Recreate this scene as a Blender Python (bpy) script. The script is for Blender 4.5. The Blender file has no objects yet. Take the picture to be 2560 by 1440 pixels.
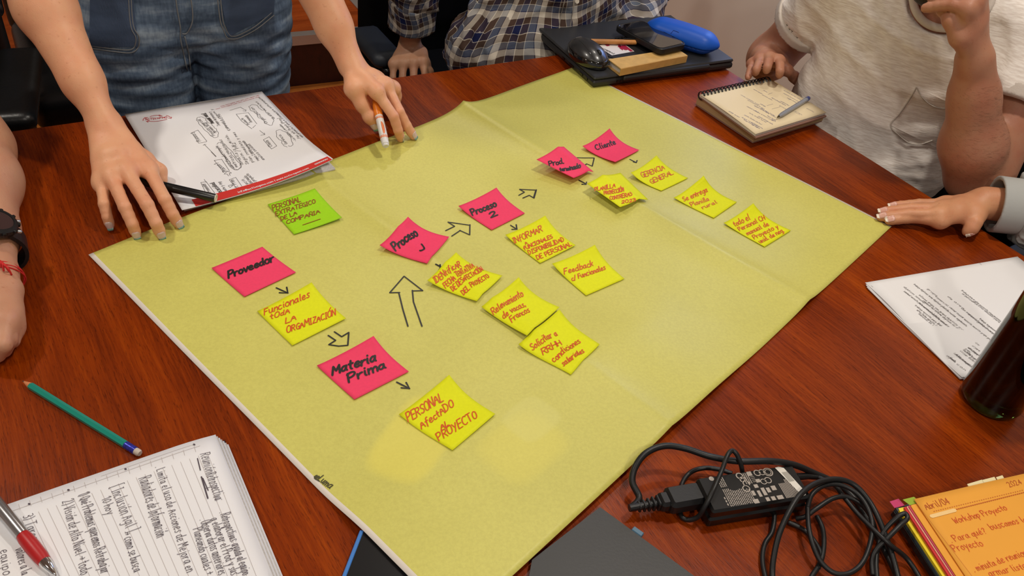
import bpy, math, random
import numpy as np
from mathutils import Vector, Matrix
random.seed(7); np.random.seed(7)
sc = bpy.context.scene
COL = sc.collection
# ------------------------------------------------------------------ camera
F, PI_, RO, H = 2076.4, 0.69766, 0.14894, 0.7197      # focal (px of 2560), pitch, roll, height over the table top
TZ = 0.75                                             # table top height
cam_d = bpy.data.cameras.new('camera'); cam = bpy.data.objects.new('camera', cam_d); COL.objects.link(cam)
cam_d.sensor_width = 36.0; cam_d.lens = 36.0 * F / 2560.0; cam_d.clip_start = 0.01; cam_d.clip_end = 50
_f = Vector((0, math.cos(PI_), -math.sin(PI_))); _u = Vector((0, math.sin(PI_), math.cos(PI_))); _r = Vector((1, 0, 0))
_rr = _r * math.cos(RO) + _u * math.sin(RO); _uu = -_r * math.sin(RO) + _u * math.cos(RO)
M = Matrix((_rr, _uu, -_f)).transposed().to_4x4(); M.translation = Vector((0, 0, TZ + H)); cam.matrix_world = M
sc.camera = cam
# ------------------------------------------------------------------ world, lights, exposure
sc.view_settings.view_transform = 'Standard'; sc.view_settings.look = 'None'
sc.view_settings.gamma = 1; sc.view_settings.use_curve_mapping = False; sc.view_settings.exposure = -0.02
w = bpy.data.worlds.new('world'); sc.world = w; w.use_nodes = True
w.node_tree.nodes['Background'].inputs[0].default_value = (1.0, 0.95, 0.90, 1); w.node_tree.nodes['Background'].inputs[1].default_value = 0.28
def lamp(name, loc, power, size, col, target=None, shape='DISK', sy=None):
    d = bpy.data.lights.new(name, 'AREA'); d.energy = power; d.shape = shape; d.size = size; d.color = col
    if sy: d.size_y = sy
    o = bpy.data.objects.new(name, d); COL.objects.link(o); o.location = loc
    t = Vector(target) if target else Vector((loc[0], loc[1], 0))
    o.rotation_euler = (t - Vector(loc)).to_track_quat('-Z', 'Y').to_euler()
    return o
WARM = (1.0, 0.92, 0.81)
lamp('ceiling_lamp', (0.60, 1.05, 2.62), 15, 0.14, WARM)
lamp('ceiling_lamp', (-1.40, 0.95, 2.62), 13.5, 0.14, WARM)
lamp('ceiling_lamp', (0.55, -0.75, 2.62), 15, 0.14, WARM)
lamp('ceiling_lamp', (-0.9, -0.6, 2.62), 8, 0.14, WARM)
lamp('ceiling_lamp', (-0.45, 3.1, 2.62), 11, 0.14, WARM)
lamp('ceiling_lamp', (0.2, 1.85, 2.62), 5, 0.14, WARM)
lamp('window_light', (0.84, 2.44, 1.50), 4.0, 0.45, (0.60, 0.75, 1.0), target=(0.3, 1.0, 0.75), shape='RECTANGLE', sy=0.6)
# ------------------------------------------------------------------ pixel helpers (measured from the photograph, used to find where a thing stands)
def ray(px, py):
    x = (px - 1280) / F; y = -(py - 720) / F
    c, s = math.cos(RO), math.sin(RO); x, y = c * x - s * y, s * x + c * y
    c, s = math.cos(PI_), math.sin(PI_); return np.array([x, c + s * y, -s + c * y])
CAMP = np.array([0, 0, TZ + H])
def T(px, py, z=0.0):
    d = ray(px, py); t = (H - z) / -d[2]; return np.array([d[0] * t, d[1] * t, TZ + z])
def Y(px, py, y):
    d = ray(px, py); return CAMP + d * (y / d[1])
def V(*a): return np.array(a, float)
def nrm(v): v = np.asarray(v, float); return v / (np.linalg.norm(v) + 1e-12)
# ------------------------------------------------------------------ materials
MATS = {}
def srgb(c):
    return tuple(((v / 255) / 12.92 if v / 255 <= 0.04045 else ((v / 255 + 0.055) / 1.055) ** 2.4) for v in c)
def mat(name, rgb, rough=0.6, spec=0.5, metal=0.0, noise=None, bump=None, sss=0, coat=0, trans=0, alpha=1, emit=None, lin=False, sheen=0, coords='Object'):
    """rgb: 0..255 display colour; noise=(scale, amount[, stretch xyz]); bump=(scale, strength[, stretch])"""
    if name in MATS: return MATS[name]
    m = bpy.data.materials.new(name); m.use_nodes = True; nt = m.node_tree; N = nt.nodes; L = nt.links
    b = N['Principled BSDF']; c = (*(rgb if lin else srgb(rgb)), 1)
    b.inputs['Base Color'].default_value = c; b.inputs['Roughness'].default_value = rough
    b.inputs['Specular IOR Level'].default_value = spec; b.inputs['Metallic'].default_value = metal
    if sss:
        b.inputs['Subsurface Weight'].default_value = sss; b.inputs['Subsurface Scale'].default_value = 0.006
        b.inputs['Subsurface Radius'].default_value = (1.0, 0.35, 0.2)
    if coat: b.inputs['Coat Weight'].default_value = coat; b.inputs['Coat Roughness'].default_value = 0.1
    if trans: b.inputs['Transmission Weight'].default_value = trans
    if sheen: b.inputs['Sheen Weight'].default_value = sheen
    if emit: b.inputs['Emission Color'].default_value = (*srgb(emit[0]), 1); b.inputs['Emission Strength'].default_value = emit[1]
    if noise or bump:
        tc = N.new('ShaderNodeTexCoord')
    def tex(sc_, stretch, detail=4):
        mp = N.new('ShaderNodeMapping'); mp.inputs['Scale'].default_value = stretch
        L.new(tc.outputs[coords], mp.inputs['Vector'])
        n = N.new('ShaderNodeTexNoise'); n.inputs['Scale'].default_value = sc_; n.inputs['Detail'].default_value = detail
        L.new(mp.outputs[0], n.inputs['Vector']); return n
    if noise:
        n = tex(noise[0], noise[2] if len(noise) > 2 else (1, 1, 1))
        r = N.new('ShaderNodeValToRGB'); a = noise[1]
        r.color_ramp.elements[0].position = 0.3; r.color_ramp.elements[1].position = 0.7
        dk = noise[3] if len(noise) > 3 else None
        lo = (*srgb(dk), 1) if dk else (*[v * (1 - a) for v in c[:3]], 1)
        r.color_ramp.elements[0].color = lo; r.color_ramp.elements[1].color = (*[min(1, v * (1 + a)) for v in c[:3]], 1)
        L.new(n.outputs['Fac'], r.inputs['Fac']); L.new(r.outputs[0], b.inputs['Base Color'])
    if bump:
        n = tex(bump[0], bump[2] if len(bump) > 2 else (1, 1, 1), 6)
        bp = N.new('ShaderNodeBump'); bp.inputs['Strength'].default_value = bump[1]; bp.inputs['Distance'].default_value = 0.002
        L.new(n.outputs['Fac'], bp.inputs['Height']); L.new(bp.outputs[0], b.inputs['Normal'])
    MATS[name] = m; return m
def wood(name, dark, mid, light, ang, rough=0.3, coat=0.0, scale=1.0, spec=0.5, streak=1.0):
    m = bpy.data.materials.new(name); m.use_nodes = True; nt = m.node_tree; N = nt.nodes; L = nt.links; b = N['Principled BSDF']
    tc = N.new('ShaderNodeTexCoord'); rt = N.new('ShaderNodeVectorRotate'); rt.rotation_type = 'Z_AXIS'; rt.inputs['Angle'].default_value = -ang
    L.new(tc.outputs['Object'], rt.inputs['Vector'])
    wv = N.new('ShaderNodeTexNoise'); wv.inputs['Scale'].default_value = 2.2 * scale; wv.inputs['Detail'].default_value = 2
    L.new(rt.outputs[0], wv.inputs['Vector'])
    wa = N.new('ShaderNodeVectorMath'); wa.operation = 'MULTIPLY_ADD'; wa.inputs[1].default_value = (0.05, 0.05, 0)
    L.new(wv.outputs['Color'], wa.inputs[0]); L.new(rt.outputs[0], wa.inputs[2])
    def band(sx, sy, s, d):
        mp = N.new('ShaderNodeMapping'); mp.inputs['Scale'].default_value = (sx, sy, 1); L.new(wa.outputs[0], mp.inputs['Vector'])
        n = N.new('ShaderNodeTexNoise'); n.inputs['Scale'].default_value = s * scale; n.inputs['Detail'].default_value = d; n.inputs['Roughness'].default_value = 0.6
        L.new(mp.outputs[0], n.inputs['Vector']); return n
    n1 = band(1.0, 9.0, 2.2, 3); n2 = band(1.6, 40.0, 9.0, 4); n3 = band(6.0, 70.0, 14.0, 2)
    r = N.new('ShaderNodeValToRGB'); e = r.color_ramp.elements
    e[0].position = 0.30; e[0].color = (*srgb(dark), 1); e[1].position = 0.72; e[1].color = (*srgb(light), 1)
    k = e.new(0.52); k.color = (*srgb(mid), 1)
    mx = N.new('ShaderNodeMath'); mx.operation = 'MULTIPLY_ADD'; mx.inputs[1].default_value = 0.42 * streak; L.new(n2.outputs['Fac'], mx.inputs[0])
    sb = N.new('ShaderNodeMath'); sb.operation = 'MULTIPLY'; sb.inputs[1].default_value = 1 - 0.42 * streak; L.new(n1.outputs['Fac'], sb.inputs[0]); L.new(sb.outputs[0], mx.inputs[2])
    L.new(mx.outputs[0], r.inputs['Fac'])
    # fine dark pores
    pr = N.new('ShaderNodeValToRGB'); pr.color_ramp.elements[0].position = 0.30; pr.color_ramp.elements[1].position = 0.44
    pr.color_ramp.elements[0].color = (0.40, 0.36, 0.36, 1); pr.color_ramp.elements[1].color = (1, 1, 1, 1)
    L.new(n3.outputs['Fac'], pr.inputs['Fac'])
    mm = N.new('ShaderNodeMix'); mm.data_type = 'RGBA'; mm.blend_type = 'MULTIPLY'; mm.inputs[0].default_value = 0.8
    L.new(r.outputs[0], mm.inputs[6]); L.new(pr.outputs[0], mm.inputs[7]); L.new(mm.outputs[2], b.inputs['Base Color'])
    b.inputs['Roughness'].default_value = rough; b.inputs['Specular IOR Level'].default_value = spec
    if coat: b.inputs['Coat Weight'].default_value = coat; b.inputs['Coat Roughness'].default_value = 0.18
    bp = N.new('ShaderNodeBump'); bp.inputs['Strength'].default_value = 0.12; bp.inputs['Distance'].default_value = 0.001
    L.new(n3.outputs['Fac'], bp.inputs['Height']); L.new(bp.outputs[0], b.inputs['Normal'])
    MATS[name] = m; return m
# ------------------------------------------------------------------ object helpers
ORG = {}
def org(o): return ORG.get(o.name, V(0, 0, 0)) if o else V(0, 0, 0)
def tag(o, label=None, cat=None, group=None, kind=None):
    if label: o['label'] = label
    if cat: o['category'] = cat
    if group: o['group'] = group
    if kind: o['kind'] = kind
    return o
def thing(name, label, cat, loc=(0, 0, 0), group=None):
    o = bpy.data.objects.new(name, None); COL.objects.link(o); o.location = tuple(loc); ORG[o.name] = V(*loc)
    o.empty_display_size = 0.05
    return tag(o, label, cat, group)
def add(name, verts, faces, m, parent=None, smooth=False, uv=None, attr=None, base=None):
    """link a mesh given in world coordinates; its origin is put at base (or at the mesh's middle)"""
    verts = np.asarray(verts, float).reshape(-1, 3)
    if base is None: base = V((verts[:, 0].min() + verts[:, 0].max()) / 2, (verts[:, 1].min() + verts[:, 1].max()) / 2, verts[:, 2].min())
    base = V(*base)
    me = bpy.data.meshes.new(name); me.from_pydata((verts - base).tolist(), [], [tuple(int(i) for i in f) for f in faces]) if not isinstance(faces, np.ndarray) else _np_mesh(me, verts - base, faces)
    if m is not None:
        for mm in (m if isinstance(m, (list, tuple)) else [m]): me.materials.append(mm)
    if smooth: me.polygons.foreach_set('use_smooth', [True] * len(me.polygons))
    if uv is not None:
        u = me.uv_layers.new(name='UVMap'); li = np.zeros(len(me.loops), int); me.loops.foreach_get('vertex_index', li)
        u.data.foreach_set('uv', np.asarray(uv, float)[li].ravel())
    if attr:
        for k, v in attr.items():
            a = me.attributes.new(k, 'FLOAT_VECTOR', 'POINT'); a.data.foreach_set('vector', np.asarray(v, float).ravel())
    me.update()
    o = bpy.data.objects.new(name, me); COL.objects.link(o); ORG[o.name] = base
    if parent is not None: o.parent = parent; o.location = tuple(base - org(parent))
    else: o.location = tuple(base)
    return o
def _np_mesh(me, v, f):
    n = f.shape[1]
    me.vertices.add(len(v)); me.vertices.foreach_set('co', v.ravel()); me.loops.add(f.size); me.loops.foreach_set('vertex_index', f.ravel().astype(np.int32))
    me.polygons.add(len(f)); me.polygons.foreach_set('loop_start', np.arange(0, f.size, n, dtype=np.int32)); me.polygons.foreach_set('loop_total', np.full(len(f), n, dtype=np.int32))
    me.update(calc_edges=True); me.validate()
def dup(o, parent=None, offset=None, rot=None):
    c = o.copy(); COL.objects.link(c); ORG[c.name] = org(o).copy()
    if parent: c.parent = parent
    if offset is not None: c.location = Vector(o.location) + Vector(offset)
    return c
class MB:
    """collects shapes into one mesh"""
    def __init__(s): s.v = []; s.f = []; s.n = 0
    def put(s, v, f):
        v = np.asarray(v, float).reshape(-1, 3); s.v.append(v); s.f += [tuple(int(i) + s.n for i in q) for q in f]; s.n += len(v); return s
    def box(s, c, size, R=None, bev=0.0):
        x, y, z = [k / 2 for k in size]; b = min(bev, x * .9, y * .9, z * .9)
        R = np.eye(3) if R is None else np.asarray(R)
        if b <= 0:
            v = [(sx * x, sy * y, sz * z) for sx in (-1, 1) for sy in (-1, 1) for sz in (-1, 1)]
            f = [(0, 1, 3, 2), (4, 6, 7, 5), (0, 4, 5, 1), (2, 3, 7, 6), (0, 2, 6, 4), (1, 5, 7, 3)]
        else:
            v = []; f = []
            rings = []
            for (dz, ins) in ((-z, b), (-z + b, 0), (z - b, 0), (z, b)):
                ring = []
                for (sx, sy) in ((1, 1), (-1, 1), (-1, -1), (1, -1)):
                    cx, cy = sx * (x - b), sy * (y - b)
                    for k in range(4):
                        a0 = {(1, 1): 0, (-1, 1): 90, (-1, -1): 180, (1, -1): 270}[(sx, sy)] + k * 30
                        r = b - ins * (1 - 0.0) if ins else b
                        r = b * 0.3 if ins else b
                        ring.append((cx + r * math.cos(math.radians(a0)), cy + r * math.sin(math.radians(a0)), dz))
                rings.append(list(range(len(v), len(v) + 16))); v += ring
            for a, bb in zip(rings, rings[1:]):
                for i in range(16): f.append((a[i], a[(i + 1) % 16], bb[(i + 1) % 16], bb[i]))
            f.append(tuple(reversed(rings[0]))); f.append(tuple(rings[-1]))
        v = np.array(v) @ R.T + V(*c); return s.put(v, f)
    def tube(s, pts, r, n=10, caps=True, closed=False):
        pts = np.asarray(pts, float); m = len(pts); rs = np.full(m, r) if np.isscalar(r) else np.asarray(r, float)
        t = np.gradient(pts, axis=0)
        if closed: t = np.roll(pts, -1, 0) - np.roll(pts, 1, 0)
        t /= np.linalg.norm(t, axis=1)[:, None] + 1e-12
        up = V(0, 0, 1) if abs(t[0][2]) < 0.9 else V(1, 0, 0)
        nn = nrm(np.cross(t[0], up)); v = []
        for i in range(m):
            nn = nrm(nn - t[i] * (nn @ t[i])); bb = np.cross(t[i], nn)
            for k in range(n):
                a = 2 * math.pi * k / n; v.append(pts[i] + rs[i] * (math.cos(a) * nn + math.sin(a) * bb))
        f = []
        for i in range(m if closed else m - 1):
            j = (i + 1) % m
            for k in range(n): f.append((i * n + k, i * n + (k + 1) % n, j * n + (k + 1) % n, j * n + k))
        if caps and not closed: f.append(tuple(range(n - 1, -1, -1))); f.append(tuple((m - 1) * n + k for k in range(n)))
        return s.put(v, f)
    def poly(s, pts, z0, z1):
        n = len(pts); v = [(p[0], p[1], z0) for p in pts] + [(p[0], p[1], z1) for p in pts]
        ar = sum(pts[i][0] * pts[(i + 1) % n][1] - pts[(i + 1) % n][0] * pts[i][1] for i in range(n))
        f = [(i, (i + 1) % n, n + (i + 1) % n, n + i) for i in range(n)] + [tuple(range(n - 1, -1, -1)), tuple(range(n, 2 * n))]
        if ar < 0: f = [tuple(reversed(q)) for q in f]
        return s.put(v, f)
    def grid(s, P, th=0.0, down=V(0, 0, -1)):
        """P: array (a,b,3); th: thickness towards down -> closed thin sheet"""
        P = np.asarray(P, float); a, b = P.shape[:2]; top = P.reshape(-1, 3); f = []
        for i in range(a - 1):
            for j in range(b - 1): f.append((i * b + j, (i + 1) * b + j, (i + 1) * b + j + 1, i * b + j + 1))
        if not th: return s.put(top, f)
        n = a * b; bot = top + np.asarray(down) * th; f2 = [tuple(reversed([q + n for q in w_])) for w_ in f]
        ring = [i * b for i in range(a)] + [(a - 1) * b + j for j in range(1, b)] + [i * b + b - 1 for i in range(a - 2, -1, -1)] + [j for j in range(b - 2, 0, -1)]
        sd = [(ring[k], ring[k] + n, ring[(k + 1) % len(ring)] + n, ring[(k + 1) % len(ring)]) for k in range(len(ring))]
        return s.put(np.vstack([top, bot]), f + f2 + sd)
    def lathe(s, prof, c, axis=V(0, 0, 1), n=32):
        axis = nrm(axis); x = nrm(np.cross(axis, V(0, 1, 0) if abs(axis[1]) < .9 else V(1, 0, 0))); y = np.cross(axis, x)
        v = []; f = []
        for (r, h) in prof:
            for k in range(n):
                a = 2 * math.pi * k / n; v.append(V(*c) + axis * h + r * (math.cos(a) * x + math.sin(a) * y))
        for i in range(len(prof) - 1):
            for k in range(n): f.append((i * n + k, i * n + (k + 1) % n, (i + 1) * n + (k + 1) % n, (i + 1) * n + k))
        f.append(tuple(range(n - 1, -1, -1))); f.append(tuple((len(prof) - 1) * n + k for k in range(n)))
        return s.put(v, f)
    def build(s, name, m, parent=None, smooth=False, base=None, **k):
        return add(name, np.vstack(s.v), s.f, m, parent, smooth, base=base, **k)
def smooth_path(pts, n=8, closed=False):
    P = np.asarray(pts, float); out = []; m = len(P)
    for i in range(m if closed else m - 1):
        if closed: p0, p1, p2, p3 = P[(i - 1) % m], P[i], P[(i + 1) % m], P[(i + 2) % m]
        else: p0, p1, p2, p3 = P[max(i - 1, 0)], P[i], P[i + 1], P[min(i + 2, m - 1)]
        for k in range(n):
            t = k / n; out.append(0.5 * ((2 * p1) + (-p0 + p2) * t + (2 * p0 - 5 * p1 + 4 * p2 - p3) * t * t + (-p0 + 3 * p1 - 3 * p2 + p3) * t ** 3))
    if not closed: out.append(P[-1])
    return np.array(out)
def frame(xd, up=(0, 0, 1)):
    """rotation matrix, columns x, y, z"""
    x = nrm(xd); z = nrm(np.asarray(up) - x * (np.asarray(up) @ x)); y = np.cross(z, x); return np.stack([x, y, z], 1)
def autosmooth(o, ang=35):
    """mark edges sharper than ang so that smooth shading keeps them"""
    me = o.data; me.polygons.foreach_set('use_smooth', [True] * len(me.polygons))
    try: me.set_sharp_from_angle(angle=math.radians(ang))
    except Exception: pass
    return o
# ------------------------------------------------------------------ handwriting: single-stroke letters
G = {
'A':"0,0 3,10 6,0;1.2,4 5,4",'B':"0,0 0,10;0,10 4,9.6 5,7.6 3.6,5.4 0,5.2;0,5.2 4.4,4.8 5.4,2.4 4,0.3 0,0",'C':"5.6,8.6 4,10 1.4,9 0,5 1.4,1 4,0 5.8,1.4",
'D':"0,0 0,10;-.6,10 3.6,9.4 5.8,5 3.6,.6 -.4,0",'E':"0,0 0,10;0,10 5,10;0,5.2 4,5.2;0,0 5,0",'F':"0,0 .4,10;.2,10 5.2,10;.2,5.4 4,5.6",'G':"5.6,8.4 4,10 1.4,9 0,5 1.4,.8 4,0 5.8,2;5.8,4.6 5.8,0;3.4,4.6 6,4.6",
'H':"0,0 0,10;5.4,0 5.4,10;0,5 5.4,5",'I':"1.4,0 1.4,10;0,10 2.8,10;0,0 2.8,0",'J':"4,10 4,2 2.6,0 .6,.6 0,2",'K':"0,0 0,10;5,10 0,4.6;1.4,5.8 5.4,0",'L':"0,10 0,0;0,0 5,0",
'M':"0,0 .8,10;.8,10 3.6,4;3.6,4 6.4,10;6.4,10 7.2,0",'N':"0,0 0,10;0,10 5.4,0;5.4,0 5.4,10",'O':"3,10 .8,8.8 0,5 .8,1.2 3,0 5.4,1.2 6,5 5.4,8.8 3,10 2.4,9.8",'P':"0.4,0 0.2,10;-.2,8.8 2,10.2 5,9.6 5.6,7.4 4,5 0.2,4.6",
'Q':"3,10 .8,8.8 0,5 .8,1.2 3,0 5.4,1.2 6,5 5.4,8.8 3,10;3.6,2.4 6.4,-1",'R':"0,0 0,10;-.6,9.6 4,10 5.4,8 4.4,5.6 .2,5;2,5.2 5.8,0",'S':"5.4,8.8 3.4,10 .8,9 .6,6.6 3,5 5.2,3.6 4.8,1 2.4,0 0,1.2",'T':"2.8,0 2.8,10;-.2,10 5.8,10",
'U':"0,10 0,3 1.4,.4 3.6,.2 5,2.4 5.2,10;5.2,10 5.4,0",'V':"0,10 2.8,0;2.8,0 5.6,10",'W':"0,10 1.8,0;1.8,0 3.6,7;3.6,7 5.4,0;5.4,0 7.2,10",'X':"0,10 5.4,0;5.4,10 0,0",'Y':"0,10 2.8,5;5.6,10 1.6,-1",'Z':"0,10 5.2,10;5.2,10 0,0;0,0 5.4,0",
'a':"4.4,5 2.6,6.2 .4,4.6 .2,1.6 1.8,.1 3.8,1.4 4.4,5;4.4,6 4.4,1.4 5.6,.2",'b':"0,10 .2,.4;.2,3.4 2,6 4.2,5 4.6,2.4 3,.1 .2,.8",'c':"4,5.2 2.4,6.2 .6,5 0,2.6 1.2,.2 3.2,.1 4.4,1.2",'d':"4.2,4.8 2.4,6 .4,4.4 .2,1.6 1.8,.1 3.8,1.2;4.4,10 4.2,1.4 5.4,.2",
'e':"0.2,2.8 4.2,3.4 3.6,5.8 1.8,6 .2,4 .4,1.2 2.2,0 4.6,1.2",'f':"4,9.4 2.6,10 1.6,8.4 1.4,-1.4;0,5.6 3.6,5.8",'g':"4.2,5 2.4,6.2 .4,4.6 .2,2 1.8,.6 4,2;4.4,6 4.2,-2 2.4,-3.6 .2,-2.6",'h':"0,10 .2,0;.2,3.4 2.2,6 4,5 4.2,0",
'i':"1,6 1,1 2,.1;1,8.6 1.2,9",'j':"2,6 1.8,-2 .2,-3.4;2,8.6 2.2,9",'k':"0,10 .2,0;3.8,6 .2,2.6;1.4,3.6 4.2,0",'l':"1,10 .8,1 2,.1",'m':"0,6 .2,0;.2,3.6 1.8,6 3,5 3.2,0;3.2,3.6 4.8,6 6.2,5 6.4,0",'n':"0,6 .2,0;.2,3.6 2.2,6.2 4,5 4.2,0",
'o':"2.4,6 .6,5 0,3 .8,.6 2.6,0 4.4,1.2 4.8,3.6 3.8,5.6 2,6 3,5",'p':"0,6 .4,-4;0.2,4 2,6.2 4.2,5.2 4.4,2.4 2.8,.4 .4,1",'q':"4.2,5 2.4,6.2 .4,4.6 .2,2 1.8,.4 4,1.6;4.4,6 4.4,-4",'r':"0,6 .4,0;.3,3 1.6,5.6 3.8,5.8",'s':"4,5.4 2.2,6.2 .6,5 2.2,3.2 3.8,1.6 2.2,0 0,.8",
't':"1.6,9 1.4,1 3,.2;-.2,5.8 3.6,6",'u':"0,6 .2,1.6 1.6,0 3.6,1.4 4,6;4,6 4.2,1 5,.2",'v':"0,6 2,0;2,0 4.4,6",'w':"0,6 1.2,0;1.2,0 3,4.6;3,4.6 4.4,0;4.4,0 6,6",'x':"0,6 4.2,0;4.2,6 0,0",'y':"0,6 2.4,1;4.6,6 1,-4",'z':"0,6 4.2,6;4.2,6 0,0;0,0 4.4,0",
'0':"2.6,10 .4,8 0,5 .6,1.6 2.6,0 4.6,1.6 5,5 4.4,8.4 2.6,10",'1':"0,7.6 2,10;2,10 2,0",'2':"0.2,8 1.6,10 4,9.6 4.4,7 2.6,3.6 0,.2;0,.2 5.2,.4",'3':"0,9.4 3,10 4.4,8 3.4,5.8 1.4,5.2;1.4,5.2 4.4,4.6 4.8,1.8 2.6,0 0,.8",'4':"3.6,0 4,10;4,10 0,3.4;0,3.4 5.4,3.4",
'5':"5,10 1,10;1,10 .6,5.6;.6,5.6 3.6,6 4.8,3 3,.2 0,.6",'6':"4,10 1,6.4 0,2.6 2,0 4.4,1.6 3.8,4.6 1.4,4.8 .4,3",'7':"0,10 5,10;5,10 1.6,0",'8':"2.6,5.2 .6,7.4 2.4,10 4.4,8 2.6,5.2 .2,2.4 2.4,0 4.8,2.2 2.6,5.2",'9':"4.6,7.6 2.4,10 .4,7.8 1.8,5.4 4.6,6.8;4.6,7.6 3.4,0",
'.':"0,0 .5,.5",',':"0.6,.8 0,-1.6",':':"0,1 .4,1.4;0,5 .4,5.4",'/':"0,-1 4,10.6",'-':"0,4 3,4",'#':"1,0 2,10;3.6,0 4.6,10;0,6.6 5.6,6.8;0,3.4 5.4,3.6",'?':"0,8 1.6,10 4,9 3.6,6.6 2,5 2,3;2,.6 2.2,.2",'!':"0,10 0,3;0,.6 .2,.2",'(':"2,11 .2,7 .2,3 2,-1",')':"0,11 1.8,7 1.8,3 0,-1",
'[':"2,11 0,11;0,11 0,-1;0,-1 2,-1",']':"0,11 2,11;2,11 2,-1;2,-1 0,-1",'@':"4,6 2,6.6 1.4,4 3,2.6 4.4,4 4.4,6.6;4.4,4 6,3 6.4,6 4,9 .6,7.6 -.4,4 1.6,0 5,0",'|':"0,-1 0,11",'+':"0,4.6 5,4.8;2.4,2 2.6,7.4",'>':"0,4.6 6,4.6;4,6.6 6,4.6;6,4.6 4,2.8",'*':"0,3.6 1,4.6 1,3.6 0,4.6",
'Ñ':"0,0 0,10;0,10 5.4,0;5.4,0 5.4,10;1,12 2.6,12.8 4.6,12",'Ó':"3,10 .8,8.8 0,5 .8,1.2 3,0 5.4,1.2 6,5 5.4,8.8 3,10;3,11.4 5,14",'Í':"1.4,0 1.4,10;1.4,11.4 3,13.6",'ó':"2.4,6 .6,5 0,3 .8,.6 2.6,0 4.4,1.2 4.8,3.6 3.8,5.6 2,6;2.4,7.4 4,9.6",'é':"0.2,2.8 4.2,3.4 3.6,5.8 1.8,6 .2,4 .4,1.2 2.2,0 4.6,1.2;2.4,7.4 4,9.6",'Á':"0,0 3,10 6,0;1.2,4 5,4;3,11.4 4.6,13.6",
'á':"4.4,5 2.6,6.2 .4,4.6 .2,1.6 1.8,.1 3.8,1.4 4.4,5;4.4,6 4.4,1.4 5.6,.2;2.4,7.4 4,9.6",'í':"1,6 1,1 2,.1;1.2,7.6 2.6,9.8",'ú':"0,6 .2,1.6 1.6,0 3.6,1.4 4,6;4,6 4.2,1 5,.2;2,7.4 3.4,9.6"}
GP = {}
for _c, _s in G.items():
    GP[_c] = [np.array([[float(q) for q in p.split(',')] for p in st.split()]) for st in _s.split(';')]
def chaikin(P, n=2):
    if len(P) < 3: return P
    for _ in range(n):
        Q = [P[0]]
        for a, b in zip(P, P[1:]): Q += [a * .75 + b * .25, a * .25 + b * .75]
        Q.append(P[-1]); P = np.array(Q)
    return P
def layout(text, jit=0.35, gap=1.7):
    out = []; x = 0.0; rnd = random.Random(hash_s(text))
    for ch in text:
        if ch == ' ': x += 4.0; continue
        g = GP.get(ch)
        if g is None: continue
        w_ = max(p[:, 0].max() for p in g); dy = rnd.uniform(-jit, jit); s = 1 + rnd.uniform(-.09, .09); sh = rnd.uniform(-.06, .10)
        for p in g:
            q = chaikin(p); q = q + np.array([[rnd.uniform(-.08, .08) * jit * 2, rnd.uniform(-.08, .08) * jit * 2]])
            out.append(np.stack([x + (q[:, 0] + sh * q[:, 1]) * s, q[:, 1] * s + dy], 1))
        x += w_ * s + gap + rnd.uniform(-.3, .3)
    return out, max(x - gap, 1)
def hash_s(s): return sum((i + 3) * ord(c) for i, c in enumerate(s)) % 100003
def flat_surf(z): return lambda x, y: z
def surfpt(surf, px, py):
    z = 0.0
    for _ in range(6):
        p = T(px, py, z); z = float(surf(p[0], p[1]))
    return p
class Ink:
    """ribbons of ink lying on a surface surf(x, y) -> height over the table"""
    def __init__(s, surf, lift=0.0006): s.surf = surf; s.mb = MB(); s.lift = lift
    def line(s, P, w_):
        P = np.asarray(P, float)
        if len(P) < 2: return
        seg = np.linalg.norm(np.diff(P, axis=0), axis=1)
        keep = [0] + [i + 1 for i, l in enumerate(seg) if l > 1e-6]; P = P[keep]
        if len(P) < 2: return
        # subdivide long runs so that the ribbon follows a curved sheet
        Q = [P[0]]
        for a, b in zip(P, P[1:]):
            k = max(1, int(np.linalg.norm(b - a) / 0.008))
            for j in range(1, k + 1): Q.append(a + (b - a) * j / k)
        P = np.array(Q); t = np.gradient(P, axis=0); t /= np.linalg.norm(t, axis=1)[:, None] + 1e-12; n = np.stack([-t[:, 1], t[:, 0]], 1)
        P = np.vstack([P[0] - t[0] * w_ * .42, P, P[-1] + t[-1] * w_ * .42]); n = np.vstack([n[0], n, n[-1]])
        ww = np.full(len(P), w_ / 2); ww[0] *= .45; ww[-1] *= .45
        L_ = P + n * ww[:, None]; R_ = P - n * ww[:, None]; v = []
        for a, b in zip(L_, R_):
            v.append((a[0], a[1], TZ + s.surf(a[0], a[1]) + s.lift)); v.append((b[0], b[1], TZ + s.surf(b[0], b[1]) + s.lift))
        s.mb.put(v, [(2 * i, 2 * i + 1, 2 * i + 3, 2 * i + 2) for i in range(len(P) - 1)])
    def text(s, txt, p0, p1, h, w_, jit=0.35, px=True, gap=1.7, shear=0.0):
        a = surfpt(s.surf, *p0)[:2] if px else np.asarray(p0, float)[:2]; b = surfpt(s.surf, *p1)[:2] if px else np.asarray(p1, float)[:2]
        st, W_ = layout(txt, jit, gap); d = b - a; L_ = np.linalg.norm(d); d /= L_; n = np.array([-d[1], d[0]])
        L_ = max(L_ - shear * h * .55, L_ * .8)
        for q in st: s.line(a + d * (q[:, :1] / W_ * L_ + shear * q[:, 1:] / 10 * h) + n * (q[:, 1:] / 10 * h), w_)
    def stroke(s, pxs, w_, smooth=0):
        P = np.array([surfpt(s.surf, *p)[:2] for p in pxs])
        if smooth: P = chaikin(P, smooth)
        s.line(P, w_)
    def build(s, name, m, parent): return s.mb.build(name, m, parent)
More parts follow.
